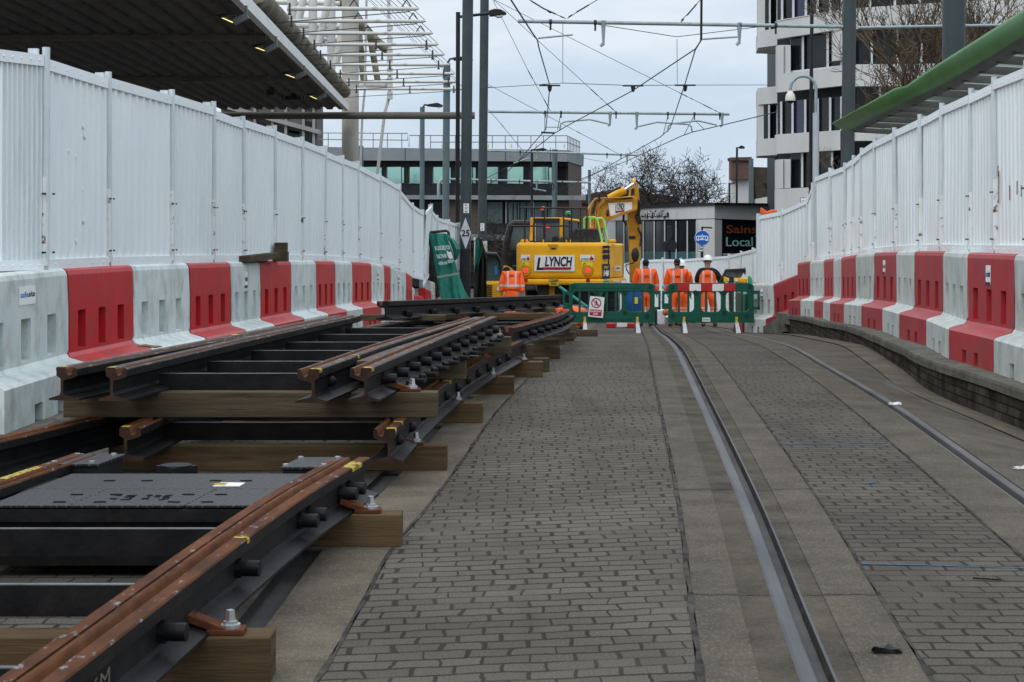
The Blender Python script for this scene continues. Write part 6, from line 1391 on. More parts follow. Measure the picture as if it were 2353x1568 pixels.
op('column', M_CONW, [(370, 1282), (422, 1278), (422, 1512), (370, 1516)], f=q3); op('column', M_CONW, [(422.5, 1278), (480, 1278), (480, 1508), (422.5, 1512)], .12, f=q3)
def wing(y0l, y1l, y0r, y1r, fn, nm='projecting_bay'):      # three-cornered bay that steps out at alternate floors
    a, b_ = Q(218, 0)[0], Q(374, 0)[0]; mb = MB(); d0, d1 = 83.2, 82.0
    A0, A1 = P(a, y0l, d0), P(a, y1l, d0); zt, zb = A0.z, A1.z; B = P(b_, y0r, d1); C = Vector((P(b_, 0, 86.5).x + .3, 86.5, 0))
    mb.prism([(A0.x, d0, zb), (B.x, d1, zb), (C.x, C.y, zb), (A0.x + .3, 86.0, zb)], (0, 0, zt - zb)); return mb.build(nm, M_CONW, off_)
wing(Q(0, 252)[1], Q(0, 385)[1], 0, 0, q3); wing(Q(0, 708)[1], Q(0, 842)[1], 0, 0, q3); wing(Q(0, 1118)[1], Q(0, 1252)[1], 0, 0, q3)
def wing_windows(y0, y1, xs, pil):
    a, b_ = pil; part('pilaster', M_CONW, off_, [(Q(a, 0)[0], Q(0, y0)[1], 83.25), (Q(b_, 0)[0], Q(0, y0)[1], 83.0), (Q(b_, 0)[0], Q(0, y1)[1], 83.0), (Q(a, 0)[0], Q(0, y1)[1], 83.25)], (.1, 1.2, 0))
    for x0, x1 in xs:
        w = part('window', M_WDARK, off_, [(Q(x0, 0)[0], Q(0, y0)[1], 82.95), (Q(x1, 0)[0], Q(0, y0)[1], 82.6), (Q(x1, 0)[0], Q(0, y1)[1], 82.6), (Q(x0, 0)[0], Q(0, y1)[1], 82.95)], (0, .1, 0))
        part('mullion', M_FRAME, w, [(Q(x1 - 9, 0)[0], Q(0, y0)[1], 82.55), (Q(x1 + 3, 0)[0], Q(0, y0)[1], 82.5), (Q(x1 + 3, 0)[0], Q(0, y1)[1], 82.5), (Q(x1 - 9, 0)[0], Q(0, y1)[1], 82.55)], (0, .1, 0))
wing_windows(-160, 253, ((276, 318), (320, 378)), (222, 276)); wing_windows(842, 1120, ((266, 312), (314, 378)), (218, 266))
def strip_windows(xs, yt, yb, f, dd=.55, blue=()):
    for i, (x0, x1) in enumerate(zip(xs, xs[1:])):
        w = part('window', M_WBLUE if i in blue else M_WDARK, off_, [f(x0, yt(x0), dd), f(x1, yt(x1), dd), f(x1, yb(x1), dd), f(x0, yb(x0), dd)], (0, .1, 0))
        wid = 14 if f is q3 else 28
        part('mullion', M_FRAME, w, [f(x1 - wid / 2, yt(x1), dd - .15), f(x1 + wid / 2, yt(x1), dd - .15), f(x1 + wid / 2, yb(x1), dd - .15), f(x1 - wid / 2, yb(x1), dd - .15)], (0, .14, 0))
ln = lambda a, b_: (lambda x: lerp(a[1], b_[1], (x - a[0]) / (b_[0] - a[0])))
strip_windows([650, 720, 885, 1070, 1240, 1430, 1600], lambda x: -260, ln((650, 330), (1600, 165)), o3, blue=(2,)); strip_windows([845, 1025, 1390, 1590], ln((840, 560), (1590, 440)), ln((840, 1055), (1590, 970)), o3)
strip_windows([378, 407, 498, 600, 700, 800, 890], ln((370, 820), (890, 775)), ln((370, 1095), (890, 1050)), q3, blue=(2,)); strip_windows([485, 575, 690, 815], ln((485, 1235), (815, 1215)), ln((485, 1508), (815, 1490)), q3)
op('sill', M_FRAME, [(848, 1045), (1600, 962), (1600, 985), (848, 1072)], .3, .3)
for (a, b_, c, e) in ((66, 20, 234, 214), (518, 510, 692, 690), (960, 960, 1130, 1130)):
    op('spandrel', M_CONW, [(1008, a), (1700, b_), (2353, b_ - 40), (2353, e - 10), (1700, e), (1008, c)], f=q3)
strip_windows([1018, 1120, 1320, 1520, 1700, 1900, 2100, 2353], lambda x: -120, ln((1018, 75), (1700, 25)), q3); strip_windows([1030, 1133, 1340, 1532, 1720, 1900, 2100, 2353], ln((1030, 225), (1700, 205)), ln((1030, 520), (1700, 515)), q3); strip_windows([1010, 1200, 1400, 1600, 1800, 2000, 2353], lambda x: 690, lambda x: 970, q3)
# ---- grey bank building on the left --------------------------------------
def Bk(x, y): return ((1100 + x * .46748) / 1.632, (y * .46748) / 1.632)
def Wk(x, y): return ((1500 + x * .38272) / 1.632, (600 + y * .38272) / 1.632)
bk = thing('office_block', P(1000, 640, 105), 'long grey office block with teal reflecting windows and a roof railing, behind the tram poles', 'building')
def bp3(nm, m, pts, dd=0.0, th=.5, f=Bk, par=None): return part(nm, m, par or bk, [(*f(x, y), 105 + dd) for x, y in pts], (0, th, 0))
bp3('parapet', M_CONG, [(60, 1178), (2200, 1205), (2200, 1297), (60, 1285)], -.5, 6); part('parapet', M_CONG, bk, [(*Bk(2201, 1205), 104.5), (*Bk(2332, 1245), 112), (*Bk(2328, 1336), 112), (*Bk(2201, 1297), 104.5)], (-.2, .8, 0))
for x in (895, 1300, 1700, 2060): bp3('parapet_joint', M_DFRM, [(x, 1186), (x + 4, 1186), (x + 4, 1288), (x, 1288)], -.52, .05)
part('brick_return', M_BRK, bk, [(*Bk(2206, 1298), 105.2), (*Bk(2312, 1334), 111.5), (*Bk(2312, 2300), 111.5), (*Bk(2206, 2300), 105.2)], (-.2, .5, 0))
bp3('back_wall', M_DFRM, [(60, 1285), (2200, 1297), (2200, 2300), (60, 2300)], .6, 6)
bp3('spandrel_band', M_DFRM, [(60, 1482), (2205, 1482), (2205, 1575), (60, 1575)], .05, .5); bp3('upper_frame', M_DFRM, [(60, 1287), (2205, 1297), (2205, 1336), (60, 1336)], .1, .4)
for x0, x1 in ((520, 735), (735, 915), (915, 1105), (1105, 1290), (1290, 1490), (1490, 1700), (1700, 1900), (1900, 2100)):
    w = bp3('window', M_WDARK, [(x0 + 8, 1336), (x1 - 14, 1336), (x1 - 14, 1484), (x0 + 8, 1484)], .35, .1)
    bp3('pane', M_WTEAL, [(x0 + 20, 1342), (x0 + (x1 - x0) * .72, 1340), (x0 + (x1 - x0) * .72, 1476), (x0 + 20, 1472)], .28, .04, par=w)
    if x0 in (520, 735, 1105, 1290, 1900): bp3('pane', M_WTEAL, [(x0 + (x1 - x0) * .76, 1346), (x1 - 28, 1346), (x1 - 28, 1470), (x0 + (x1 - x0) * .76, 1470)], .28, .04, par=w)
    bp3('pane_frame', M_FRAME, [(x0 + 13, 1338), (x0 + 18, 1338), (x0 + 18, 1478), (x0 + 13, 1478)], .25, .08, par=w)
    bp3('pier', M_DFRM, [(x1 - 16, 1290), (x1 + 10, 1290), (x1 + 10, 1484), (x1 - 16, 1484)], 0, .4)
bp3('stone_ledge', M_CONG, [(-100, 345), (1820, 350), (1820, 395), (-100, 385)], -.3, .8, Wk)
for x0, x1 in ((300, 470), (850, 1010), (1040, 1300), (1310, 1500)):
    w = bp3('window', M_WDARK, [(x0, 412), (x1, 412), (x1, 625), (x0, 625)], .3, .1, Wk)
    if x0 > 500:
        for i in range(int((x1 - x0) / 13)):
            if random.random() < .78: bp3('blind', mat('grey_blind', (.09, .13, .135), (.14, .19, .19), rough=.8, scale=.8), [(x0 + i * 13, 416), (x0 + i * 13 + 9, 416), (x0 + i * 13 + 9, 622), (x0 + i * 13, 622)], .27, .02, Wk, w)
    bp3('window_frame', M_FRAME, [(x0 - 5, 410), (x0, 410), (x0, 626), (x0 - 5, 626)], .2, .1, Wk, w)
for x0, x1 in ((470, 850), (1500, 1655)): bp3('brick_panel', M_BRK, [(x0, 395), (x1, 395), (x1, 770), (x0, 770)], .15, .4, Wk)
bp3('dark_band', M_DFRM, [(850, 625), (1655, 625), (1655, 728), (850, 728)], .1, .4, Wk); bp3('stone_ledge', M_CONG, [(300, 730), (1655, 735), (1655, 790), (300, 790)], -.2, .6, Wk); bp3('ground_floor_glass', M_WDARK, [(200, 795), (1655, 795), (1655, 1100), (200, 1100)], .3, .1, Wk)
rlg = thing('roof_railing', P(1000, 345, 104), 'thin metal safety railing round the roof of the grey office block', 'railing')
def brail(pts, r=.028, nm='rail'):
    mb = MB(); mb.tube([P(*Bk(x, y), dd) for x, y, dd in pts], r, 5); return mb.build(nm, mat('railing_steel', (.12, .12, .11), (.2, .19, .17), rough=.6, scale=4), rlg)
brail([(200, 1068, 105), (918, 1072, 105), (918, 1128, 105)]); brail([(928, 1180, 105), (930, 1088, 105), (2195, 1090, 105), (2300, 1140, 110)]); brail([(200, 1120, 105), (918, 1126, 105)]); brail([(1100, 1142, 105), (2195, 1142, 105), (2300, 1185, 110)])
for x in (280, 400, 520, 640, 755, 870, 1010, 1100, 1200, 1300, 1395, 1500, 1597, 1700, 1800, 1905, 2005, 2105): brail([(x, 1070 if x < 920 else 1089, 105), (x, 1192, 105)], .025, 'rail_post')
for i in range(9): brail([(2200 + i * 12, 1092 + i * 6, 105 + i * .6), (2200 + i * 12, 1205 + i * 4, 105 + i * .6)], .025, 'rail_post')
for x in (1190, 1560, 1745, 1945, 2170): 
    mb = MB(); mb.slab([Bk(x, 1158), Bk(x + 9, 1158), Bk(x + 9, 1190), Bk(x, 1190)], 104.6, .12); mb.build('yellow_weight', mat('pale_yellow', (.6, .55, .25), rough=.6), rlg)
# ---- tower far left -------------------------------------------------------
def T1(x, y): return (x * .33854, y * .33854)
tw_ = thing('tower_block', P(650, 560, 170), 'dark concrete tower block glimpsed under the station canopy', 'building')
def tp(nm, m, pts, dd=0.0, th=6.0, f=T1, par=None): return part(nm, m, par or tw_, [(*f(x, y), 170 + dd) for x, y in pts], (0, th, 0))
tp('wall', mat('tower_grey', (.10, .10, .095), (.14, .135, .125), rough=.9, scale=.3), [(1500, 600), (2148, 640), (2148, 1500), (1500, 1500)])
for (a, b_) in ((640, 20), (805, 30), (985, 30)):
    tp('floor_band', mat('tower_band', (.26, .265, .25), (.32, .32, .30), rough=.9, scale=.4), [(1500, a - 105), (2172, a + 78), (2172, a + 78 + b_), (1500, a - 105 + b_)], -.6, 1)
for i, x in enumerate((1650, 1720, 1840, 1930, 2050, 2120)):
    tp('tower_pier', mat('tower_band', (.26, .265, .25)), [(x, 640), (x + 18, 640), (x + 18, 1400), (x, 1400)], -.3, .4)
for i, (x, y) in enumerate(((1735, 820), (1855, 845), (1955, 880), (2065, 900), (1960, 830), (2070, 820), (1960, 1010), (2060, 1020))): tp('window', M_WDARK, [(x, y), (x + 75, y + 16), (x + 75, y + 85), (x, y + 70)], -.1, .2)
# ---- brick houses in the middle distance -----------------------------------
hs_ = thing('brick_house', P(1420, 600, 128), 'low dark brick house with a long tiled roof behind the excavator boom', 'house')
part('roof', mat('old_dark_tiles', (.035, .028, .025), (.065, .05, .042), rough=.9, scale=2, bump=.4), hs_, [(1335, 452, 128), (1352, 446, 128), (1400, 437, 128), (1478, 434, 128), (1500, 446, 128), (1560, 452, 128), (1560, 476, 128), (1335, 468, 128)], (0, 6, 0)); part('wall', M_BRKR, hs_, [(1337, 466, 128.3), (1560, 474, 128.3), (1560, 650, 128.3), (1337, 650, 128.3)], (0, 5, 0))
ch = thing('chimney_house', P(1730, 600, 122), 'old house with tall brick chimney and brown tiled roof beside the white office', 'house')
cs = part('chimney', M_BRKR, ch, [(1681, 368, 121), (1725, 367, 121), (1725, 412, 121), (1681, 412, 121)], (0, 1.5, 0)); part('chimney_cap', M_BRK, cs, [(1679, 362, 120.8), (1728, 361, 120.8), (1726, 369, 120.8), (1680, 369, 120.8)], (0, 1.9, 0)); part('rendered_gable', M_CONW, ch, [(1672, 470, 121.5), (1681, 411, 121.5), (1724, 411, 121.5), (1726, 480, 121.5)], (0, 1.5, 0))
part('roof', mat('brown_tiles', (.06, .048, .036), (.095, .075, .055), rough=.9, scale=2, bump=.4), ch, [(1728, 384, 122), (1800, 386, 122), (1800, 478, 122), (1742, 478, 122)], (0, 5, 0)); c2 = part('chimney', M_BRKR, ch, [(1771, 366, 121), (1800, 364, 121), (1800, 392, 121), (1771, 392, 121)], (0, 1.5, 0)); part('dormer', M_DFRM, ch, [(1755, 422, 121.9), (1786, 420, 121.9), (1786, 430, 121.9), (1758, 430, 121.9)], (0, .5, 0))
part('low_wall', M_CONW, ch, [(1737, 458, 120), (1800, 446, 120), (1800, 500, 120), (1737, 500, 120)], (0, .6, 0)); part('house_wall', M_BRKR, ch, [(1690, 470, 123), (1800, 470, 123), (1800, 650, 123), (1690, 650, 123)], (0, 4, 0))

# ------------------------------------------------------------------ station canopy on the left
M_SOF = mat('dark_profiled_soffit', (.085, .079, .074), (.125, .116, .108), rough=.8, scale=1.2, c3=(.05, .046, .043), t3=(.55, .75), s3=2)
M_TUBE = mat('weathered_white_tube', (.50, .51, .48), (.60, .60, .56), rough=.55, scale=1.5, c3=(.24, .23, .17), t3=(.58, .74), s3=4)
M_MOSS = mat('mossy_pipe', (.13, .12, .085), (.26, .24, .19), rough=.85, scale=2.2, c3=(.05, .052, .02), t3=(.52, .68), s3=3)
M_BEAM = mat('dark_brown_beam', (.10, .092, .078), (.145, .132, .11), rough=.7, scale=1.4)
cp = thing('station_canopy', (-7, 35, 4.7), 'dark profiled station canopy with a white edge overhanging the left hoarding', 'canopy')
def ced(d): return -4.02 - .0305 * (d - 25.5)
ZS = 4.73
mb = MB(); ds_ = [17, 24, 30.2, 39, 50.4]; prev = None
pat = []
for i in range(36):
    a = -.08 - i * .34; pat += [(a, 0), (a - .15, 0), (a - .19, .075), (a - .30, .075)]
for d in ds_:
    cur = [mb.a((ced(d) + a, d, ZS + h)) for a, h in pat]
    if prev:
        for k in range(len(pat) - 1): mb.face([prev[k], prev[k + 1], cur[k + 1], cur[k]])
    prev = cur
sf = mb.build('soffit', M_SOF, cp, fix=False); sf.modifiers.new('solid', 'SOLIDIFY').thickness = .03
mb = MB(); mb.prism([(ced(17) - 12.3, 17, ZS + .5), (ced(17) - .05, 17, ZS + .12), (ced(50.4) - .05, 50.4, ZS + .12), (ced(50.4) - 12.3, 50.4, ZS + .5)], (0, 0, .1)); mb.build('roof_deck', M_SOF, cp)
mb = MB(); prev = None
for d in (17, 30, 40, 50.5):
    c = ced(d); cur = [mb.a((c - .07, d, ZS - .03)), mb.a((c + .05, d, ZS - .03)), mb.a((c + .05, d, ZS + .17)), mb.a((c + .02, d, ZS + .20)), mb.a((c - .07, d, ZS + .2))]
    if prev:
        for k in range(5): mb.face([prev[k], prev[(k + 1) % 5], cur[(k + 1) % 5], cur[k]])
    else: mb.face(cur)
    prev = cur
mb.face(prev); mb.build('edge_gutter', mat('white_gutter', (.66, .68, .67), (.74, .75, .73), rough=.5, scale=1.3, c3=(.40, .37, .30), t3=(.62, .78), s3=3), cp)
for d in (30.2, 39.0):
    mb = MB(); mb.bx(ced(d) - 9, ced(d) - .1, d - .06, d + .06, ZS - .10, ZS - .01); mb.build('cross_beam', M_BEAM, cp)
mb = MB(); z = P(0, 265, 50.4).z; mb.tube([(ced(50) - 9, 50.6, z), (P(1091, 0, 50.6).x, 50.6, z)], .105, 16); mb.build('end_beam', M_BEAM, cp, smooth=True)
mb = MB(); c = P(805, 0, 51.2); mb.tube([(c.x, 51.2, -1.5), (c.x, 51.2, 9.5)], .25, 24); mb.build('main_column', mat('stained_column', (.34, .325, .28), (.46, .45, .40), rough=.7, scale=.9, c3=(.22, .20, .16), t3=(.55, .72), s3=2), cp, smooth=True)
def N(x, y): return ((900 + x * .28694) / 1.632, (y * .28694) / 1.632)
def ct(nm, m, pts, d, r, n=10, dd=None):
    mb = MB(); mb.tube([P(*N(x, y), d if dd is None else dd[i]) for i, (x, y) in enumerate(pts)], r, n); return mb.build(nm, m, cp, smooth=True)
mb = MB(); pa, pb = P(792, 212, 50.0), P(590, -10, 30.0)
for i in range(9):
    a, b_ = pa.lerp(pb, i / 9), pa.lerp(pb, (i + .9) / 9); mb.tube([a, a.lerp(b_, .1), b_, pa.lerp(pb, (i + 1) / 9)], [.15, .19, .19, .15], 14)
mb.build('edge_pipe', M_MOSS, cp, smooth=True)
for x0, x1, yb in ((620, 748, 300), (896, 1008, 620), (1140, 1248, 980)): ct('mast', M_TUBE, [((x0 + x1) / 2, -300), ((x0 + x1) / 2, yb)], 54, (x1 - x0) * .5 * .1758 / 4000 * 54, 16)
for a in (((840, -60), (770, 260)), ((1170, -60), (1025, 600)), ((1375, 230), (1248, 860)), ((1440, 160), (1395, 460))): ct('strut', M_TUBE, a, 53, .115, 12)
ct('raking_beam', M_MOSS, [(1230, -60), (1560, 300), (1800, 560), (1940, 660)], 56, .15, 14); ct('raking_strut', M_MOSS, [(1545, 380), (1620, 1060)], 55, .11, 12); ct('raking_strut', M_MOSS, [(1690, 430), (1800, 1060)], 55.5, .10, 12)
ct('cross_pipe', M_TUBE, [(1480, 1130), (1720, 1110), (1880, 1120), (1960, 1060)], 53.5, .13, 14); ct('cross_pipe', M_TUBE, [(1250, 300), (1100, 520), (1040, 600)], 55.5, .07)
for y in (30, 240, 335, 390, 500): ct('cross_pipe', M_TUBE, [(300, y), (1300, y + 20)], 55, .075, 8)
for xt, pts_ in ((0, ((1945, -80), (1945, 330), (1960, 620), (1955, 1250), (1890, 1480), (-1, -1))), (1, ((1655, -80), (1650, 260), (1630, 1200), (1600, 1480)))):
    pl2 = [P(*N(x, y), 52) for x, y in pts_ if x > 0]
    pl2.append(P(*((866, 410) if xt == 0 else (828, 388)), 52))
    mb = MB(); mb.tube(pl2, .048 if xt == 0 else .036, 8); mb.build('tie_rod', M_TUBE, cp, smooth=True)
for y0, y1 in ((330, 400), (480, 560), (640, 830), (890, 990), (1010, 1160), (1200, 1300)): ct('rod_coupling', M_TUBE, [(1958, y0), (1958, y1)], 51.9, .085, 10)
louv = [(20.6, 660, 963), (49, 664, 979), (77, 692, 995), (102.6, 717, 1008), (126, 731, 1022), (149, 754, 1035), (169.6, 777, 1046), (188.5, 797, 1056), (205, 814, 1068)]
for y, x0, x1 in louv:
    d = 50 * 305 / (510 - y); k = F / d
    lv = thing('louvre_tube', P((x0 + x1) / 2, y, d), 'white horizontal canopy tube, one of a receding row of nine above the station canopy edge', 'tube', 'horizontal tubes projecting from the station canopy')
    lv['label'] = 'white horizontal tube projecting from the station canopy, %s from the top of the row' % ('topmost' if y < 30 else ONES[louv.index((y, x0, x1))])
    mb = MB(); a, b_ = P(x0, y, d), P(x1 - 8, y, d); mb.tube([a, b_, P(x1, y, d)], [.038, .038, .012], 10); mb.build('tube', M_TUBE, lv, smooth=True)
    for fx in (.02, .52, .93):
        q = a.lerp(b_, fx); mb = MB()
        if y < 80 and fx > .1: mb.bar(q + Vector((-.12, 0, -.02)), q + Vector((0, 0, .16)), .02, .02); mb.bar(q + Vector((.12, 0, -.02)), q + Vector((0, 0, .16)), .02, .02)
        else: mb.box(q + Vector((0, -.02, 0)), (.035, .04, .20)); mb.box(q + Vector((0, -.02, -.10)), (.06, .05, .03))
        mb.build('clamp', mat('dark_clamp', (.035, .036, .034), (.06, .06, .055), rough=.6, scale=6), lv)
    mb = MB(); mb.tube([b_ + Vector((-.1, 0, -.05)), a + Vector((-.3, .3, -.22))], .009, 4); mb.build('stay_wire', M_DARK, lv)
    mb = MB(); mb.tube([P(x1, y, d), P(x1 - 260, y - 240, d + 3)], .007, 4); mb.build('stay_wire', M_DARK, lv)
M_LIT_ = mat('lit_lamp_tube', (.9, .8, .4), emit=(1.0, .82, .32), estr=1.6)
for i, (x0, y0, x1, y1) in enumerate(((501, 37, 535, 52), (584, 108, 608, 117), (650, 169, 677, 179), (706, 218, 728, 228))):
    d = 4000 * 3.0 / (510 - (y0 + y1) / 2); a, b_ = P(x0, y0, d), P(x1, y1, d)
    lm = thing('canopy_lamp', (a + b_) / 2, 'lit strip floodlight under the canopy, %s of four along its edge' % (['nearest', 'second', 'third', 'farthest'][i]), 'lamp', 'lit lamps under the station canopy')
    mb = MB(); mb.sphere((a + b_) / 2 + Vector((0, .05, .05)), .17, 14, sc=(.95, .8, .22)); hs2 = mb.build('lamp_housing', M_BLKP, lm, smooth=True)
    mb = MB(); mb.bar(a, b_, .012, .012); mb.build('lit_tube', M_LIT_, lm)
    mb = MB(); mb.bar(b_ + Vector((.02, 0, 0)), b_ + Vector((.22, 0, .10)), .09, .09); mb.tube([b_ + Vector((.2, 0, .08)), b_ + Vector((.2, 0, .25))], .02, 6); mb.build('lamp_bracket', mat('lamp_grey', (.14, .15, .15), rough=.6), lm)
sp3 = thing('loudspeaker', P(622, 205, 43), 'dark box loudspeaker hanging from the canopy', 'speaker')
mb = MB(); q = P(622, 205, 43); mb.box(q, (.20, .22, .24), Rm=Matrix.Rotation(.5, 3, 'X')); mb.build('speaker_box', M_BLKP, sp3, bevel=.02)
mb = MB(); mb.tube([q + Vector((0, 0, .1)), P(623, 182, 43)], .018, 6); mb.build('hanger', M_BLKP, sp3)
hg = thing('hanging_sign', P(673, 215, 45), 'unlit dark display hanging in a tube frame under the canopy', 'sign')
mb = MB(); mb.slab([(655, 205), (690, 205), (690, 230), (655, 230)], 45, .12); mb.build('display', M_BLKP, hg)
for a, b_ in (((649, 181), (649, 230)), ((697, 181), (697, 230)), ((649, 200), (697, 200)), ((673, 181), (673, 200))):
    mb = MB(); mb.tube([P(*a, 45), P(*b_, 45)], .015, 5); mb.build('frame_tube', M_BLKP, hg)

# ------------------------------------------------------------------ green shelter canopy on the right
M_GCAN = mat('green_canopy_paint', (.030, .135, .024), (.055, .20, .038), rough=.45, scale=1.6, c3=(.035, .10, .02), t3=(.55, .75), s3=3)
M_CGL = mat('dirty_glazing', (.50, .55, .53), (.66, .70, .68), rough=.35, scale=1.5); M_CGL.node_tree.nodes['Principled BSDF'].inputs['Transmission Weight'].default_value = 1.0; M_CGL.node_tree.nodes['Principled BSDF'].inputs['IOR'].default_value = 1.08
gc = thing('tram_shelter_canopy', (5.2, 22, 2.9), 'curved green edged glazed tram stop canopy above the right hand hoarding', 'canopy')
tops_ = [(820, 985, 30), (1080, 842, 27), (1335, 703, 24.2), (1420, 690, 23.6), (1600, 560, 21.8), (1990, 318, 18.4), (2353, 92, 15.6), (2700, -140, 13.4)]
bots = [(935, 1046, 30), (1175, 930, 27), (1385, 835, 24.2), (1500, 772, 23.6), (1690, 690, 21.8), (2060, 478, 18.4), (2400, 265, 15.6), (2740, 60, 13.4)]
mb = MB(); prev = None
for (a, b_) in zip(tops_, bots):
    A, B = P(*Q(a[0], a[1]), a[2]), P(*Q(b_[0], b_[1]), b_[2]); cur = []
    for k in range(7):
        f = k / 6; q = A.lerp(B, f); q.x -= .05 * math.sin(f * math.pi) * .6; q.y -= .06 * math.sin(f * math.pi); cur.append(mb.a(q))
    if prev:
        for k in range(6): mb.face([prev[k], prev[k + 1], cur[k + 1], cur[k]])
    prev = cur
ge_ = mb.build('green_edge', M_GCAN, gc, smooth=True); ge_.modifiers.new('solid', 'SOLIDIFY').thickness = .03
mb = MB(); prev = None
for b_ in bots:
    B = P(*Q(b_[0], b_[1]), b_[2]); cur = [mb.a(B + Vector(v)) for v in ((0, 0, .0), (.16, 0, -.03), (.16, 0, .10), (0, 0, .06))]
    if prev:
        for k in range(4): mb.face([prev[k], prev[(k + 1) % 4], cur[(k + 1) % 4], cur[k]])
    prev = cur
mb.build('edge_beam', mat('canopy_grey_steel', (.085, .088, .08), (.13, .135, .12), rough=.6, scale=2), gc)
bt_ = [P(*Q(b_[0], b_[1]), b_[2]) for b_ in bots]
def edge_at(d):
    for a, b_ in zip(bt_, bt_[1:]):
        if b_.y <= d <= a.y: return a.lerp(b_, (a.y - d) / (a.y - b_.y))
    return bt_[0] if d > bt_[0].y else bt_[-1]
d = 29.9; i = 0
while d > 13.6:
    e = edge_at(d); mb = MB(); mb.bar(e + Vector((.1, 0, .0)), e + Vector((2.6, .3, -.12)), .045, .085); mb.build('rafter', mat('canopy_grey_steel', (.085, .088, .08)), gc)
    e2 = edge_at(d - 1.15); mb = MB(); mb.prism([e + Vector((.14, -.06, .04)), e + Vector((2.6, .24, -.06)), e2 + Vector((2.6, .36, -.06)), e2 + Vector((.14, .06, .06))], (0, 0, .015)); mb.build('glazing', M_CGL, gc)
    d -= 1.15; i += 1

# ------------------------------------------------------------------ poles, lamps and signs
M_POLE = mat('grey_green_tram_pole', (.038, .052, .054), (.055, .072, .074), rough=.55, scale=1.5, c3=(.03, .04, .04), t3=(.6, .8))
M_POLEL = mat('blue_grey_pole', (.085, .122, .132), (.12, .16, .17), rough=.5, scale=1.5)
M_POLEB = mat('black_lamp_post', (.010, .011, .013), (.02, .02, .022), rough=.5, scale=3)
M_GAL = mat('galvanised_tube', (.24, .30, .31), (.34, .40, .40), rough=.5, metal=.3, scale=3, c3=(.16, .13, .10), t3=(.64, .74), s3=7)
GP = 'tram overhead line poles'
def post(nm, x0t, x1t, yt, xb, d, m, label, cat, group=None, dark_to=None, n=16, extra=None):
    w = (x1t - x0t) * d / F / 2; t = P((x0t + x1t) / 2, yt, d); zb = G((xb - XC) * d / F, d) - .1; b_ = Vector(((xb - XC) * d / F, d, zb))
    o = thing(nm, b_, label, cat, group); mb = MB(); mb.tube([b_, t], w, n); pole = mb.build('pole', m, o, smooth=True)
    mb = MB(); mb.tube([t, t + Vector((0, 0, .03))], w * 1.06, n); mb.build('cap', m, o)
    if dark_to is not None:
        f = (P(0, dark_to, d).z - b_.z) / (t.z - b_.z); mb = MB(); mb.tube([b_, b_.lerp(t, f)], w * 1.02, n); mb.build('painted_base', M_POLEB, o, smooth=True)
    return o, t, b_, w
p1, t_, b_, w_ = post('tram_pole', 1063, 1088, -60, 1068, 46, M_POLE, 'stout grey tram pole with a black base carrying the 25 diamond sign', 'pole', GP, dark_to=572)
def plate(s, x0, y0, x1, y1, d, par, lines):
    mb = MB(); mb.slab([(x0, y0), (x1, y0), (x1, y1), (x0, y1)], d, .01); b0 = mb.build('number_plate', M_LABEL, par); n = len(lines)
    for i, l in enumerate(lines):
        h = (y1 - y0) / n; textD('plate_text', l, M_INK, b0, x0 + 3, y0 + h * (i + .15), x1 - 3, y0 + h * (i + .85), d - .004)
plate('', 1065, 468, 1077.5, 490, 45.82, p1, ['EC', '00', '84'])
d25 = thing('speed_sign', P(1070, 575, 45.7), 'grey diamond tram speed sign reading 25 on the stout pole', 'sign')
mb = MB(); mb.slab([(1069.5, 500), (1082.5, 536), (1070, 573), (1057, 536)], 45.7, .02); bd = mb.build('sign_plate', mat('grey_sign_face', (.46, .49, .50), (.54, .56, .57), rough=.5, scale=5), d25)
textD('sign_text', '25', M_INK, bd, 1060.5, 528.5, 1079, 543.5, 45.69, bold=.02)
p2, t2_, b2_, w2 = post('tram_pole', 1104, 1124, -60, 1106, 58, M_POLE, 'slimmer grey tram pole right of the 25 sign pole holding the middle crossarm', 'pole', GP)
plate('', 1104, 513, 1113, 531, 57.8, p2, ['EC', '00'])
p3, t3p, b3_, w3 = post('lamp_post', 1047.5, 1057.5, 31, 1051, 47, M_POLEB, 'tall black lamp post left of the 25 sign pole with a long arm', 'lamp post', 'street lamp posts')
def lumin(par, pts, d, m=M_POLEB, armpts=None, lens=None):
    mb = MB(); mb.slab(pts, d - .12, .24); lh = mb.build('lamp_head', m, par, bevel=.03)
    if armpts: mb = MB(); mb.tube([P(x, y, d) for x, y in armpts], .04, 8); mb.build('lamp_arm', m, par, smooth=True)
    if lens: mb = MB(); mb.slab(lens, d - .1, .2); mb.build('lens', mat('lamp_lens', (.55, .58, .60), rough=.2), lh, bevel=.02)
lumin(p3, [(1123, 24), (1136, 20), (1150, 21), (1164, 29), (1163, 33), (1140, 36), (1124, 37)], 47, armpts=[(1055, 39), (1066, 38), (1126, 31)], lens=[(1136, 36), (1158, 34), (1152, 40), (1142, 40)])
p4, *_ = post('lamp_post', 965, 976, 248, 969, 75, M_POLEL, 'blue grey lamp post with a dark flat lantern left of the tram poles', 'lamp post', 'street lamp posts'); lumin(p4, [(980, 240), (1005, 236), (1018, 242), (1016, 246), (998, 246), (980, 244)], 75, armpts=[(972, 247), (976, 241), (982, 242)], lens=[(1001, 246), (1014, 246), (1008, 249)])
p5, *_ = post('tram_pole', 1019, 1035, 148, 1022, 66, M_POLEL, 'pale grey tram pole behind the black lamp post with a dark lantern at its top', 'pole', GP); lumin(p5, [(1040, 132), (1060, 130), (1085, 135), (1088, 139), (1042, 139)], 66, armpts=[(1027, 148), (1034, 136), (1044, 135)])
post('tram_pole', 823, 835, 337, 829, 82, M_POLEL, 'short length of grey pole showing behind the canopy column', 'pole', GP)
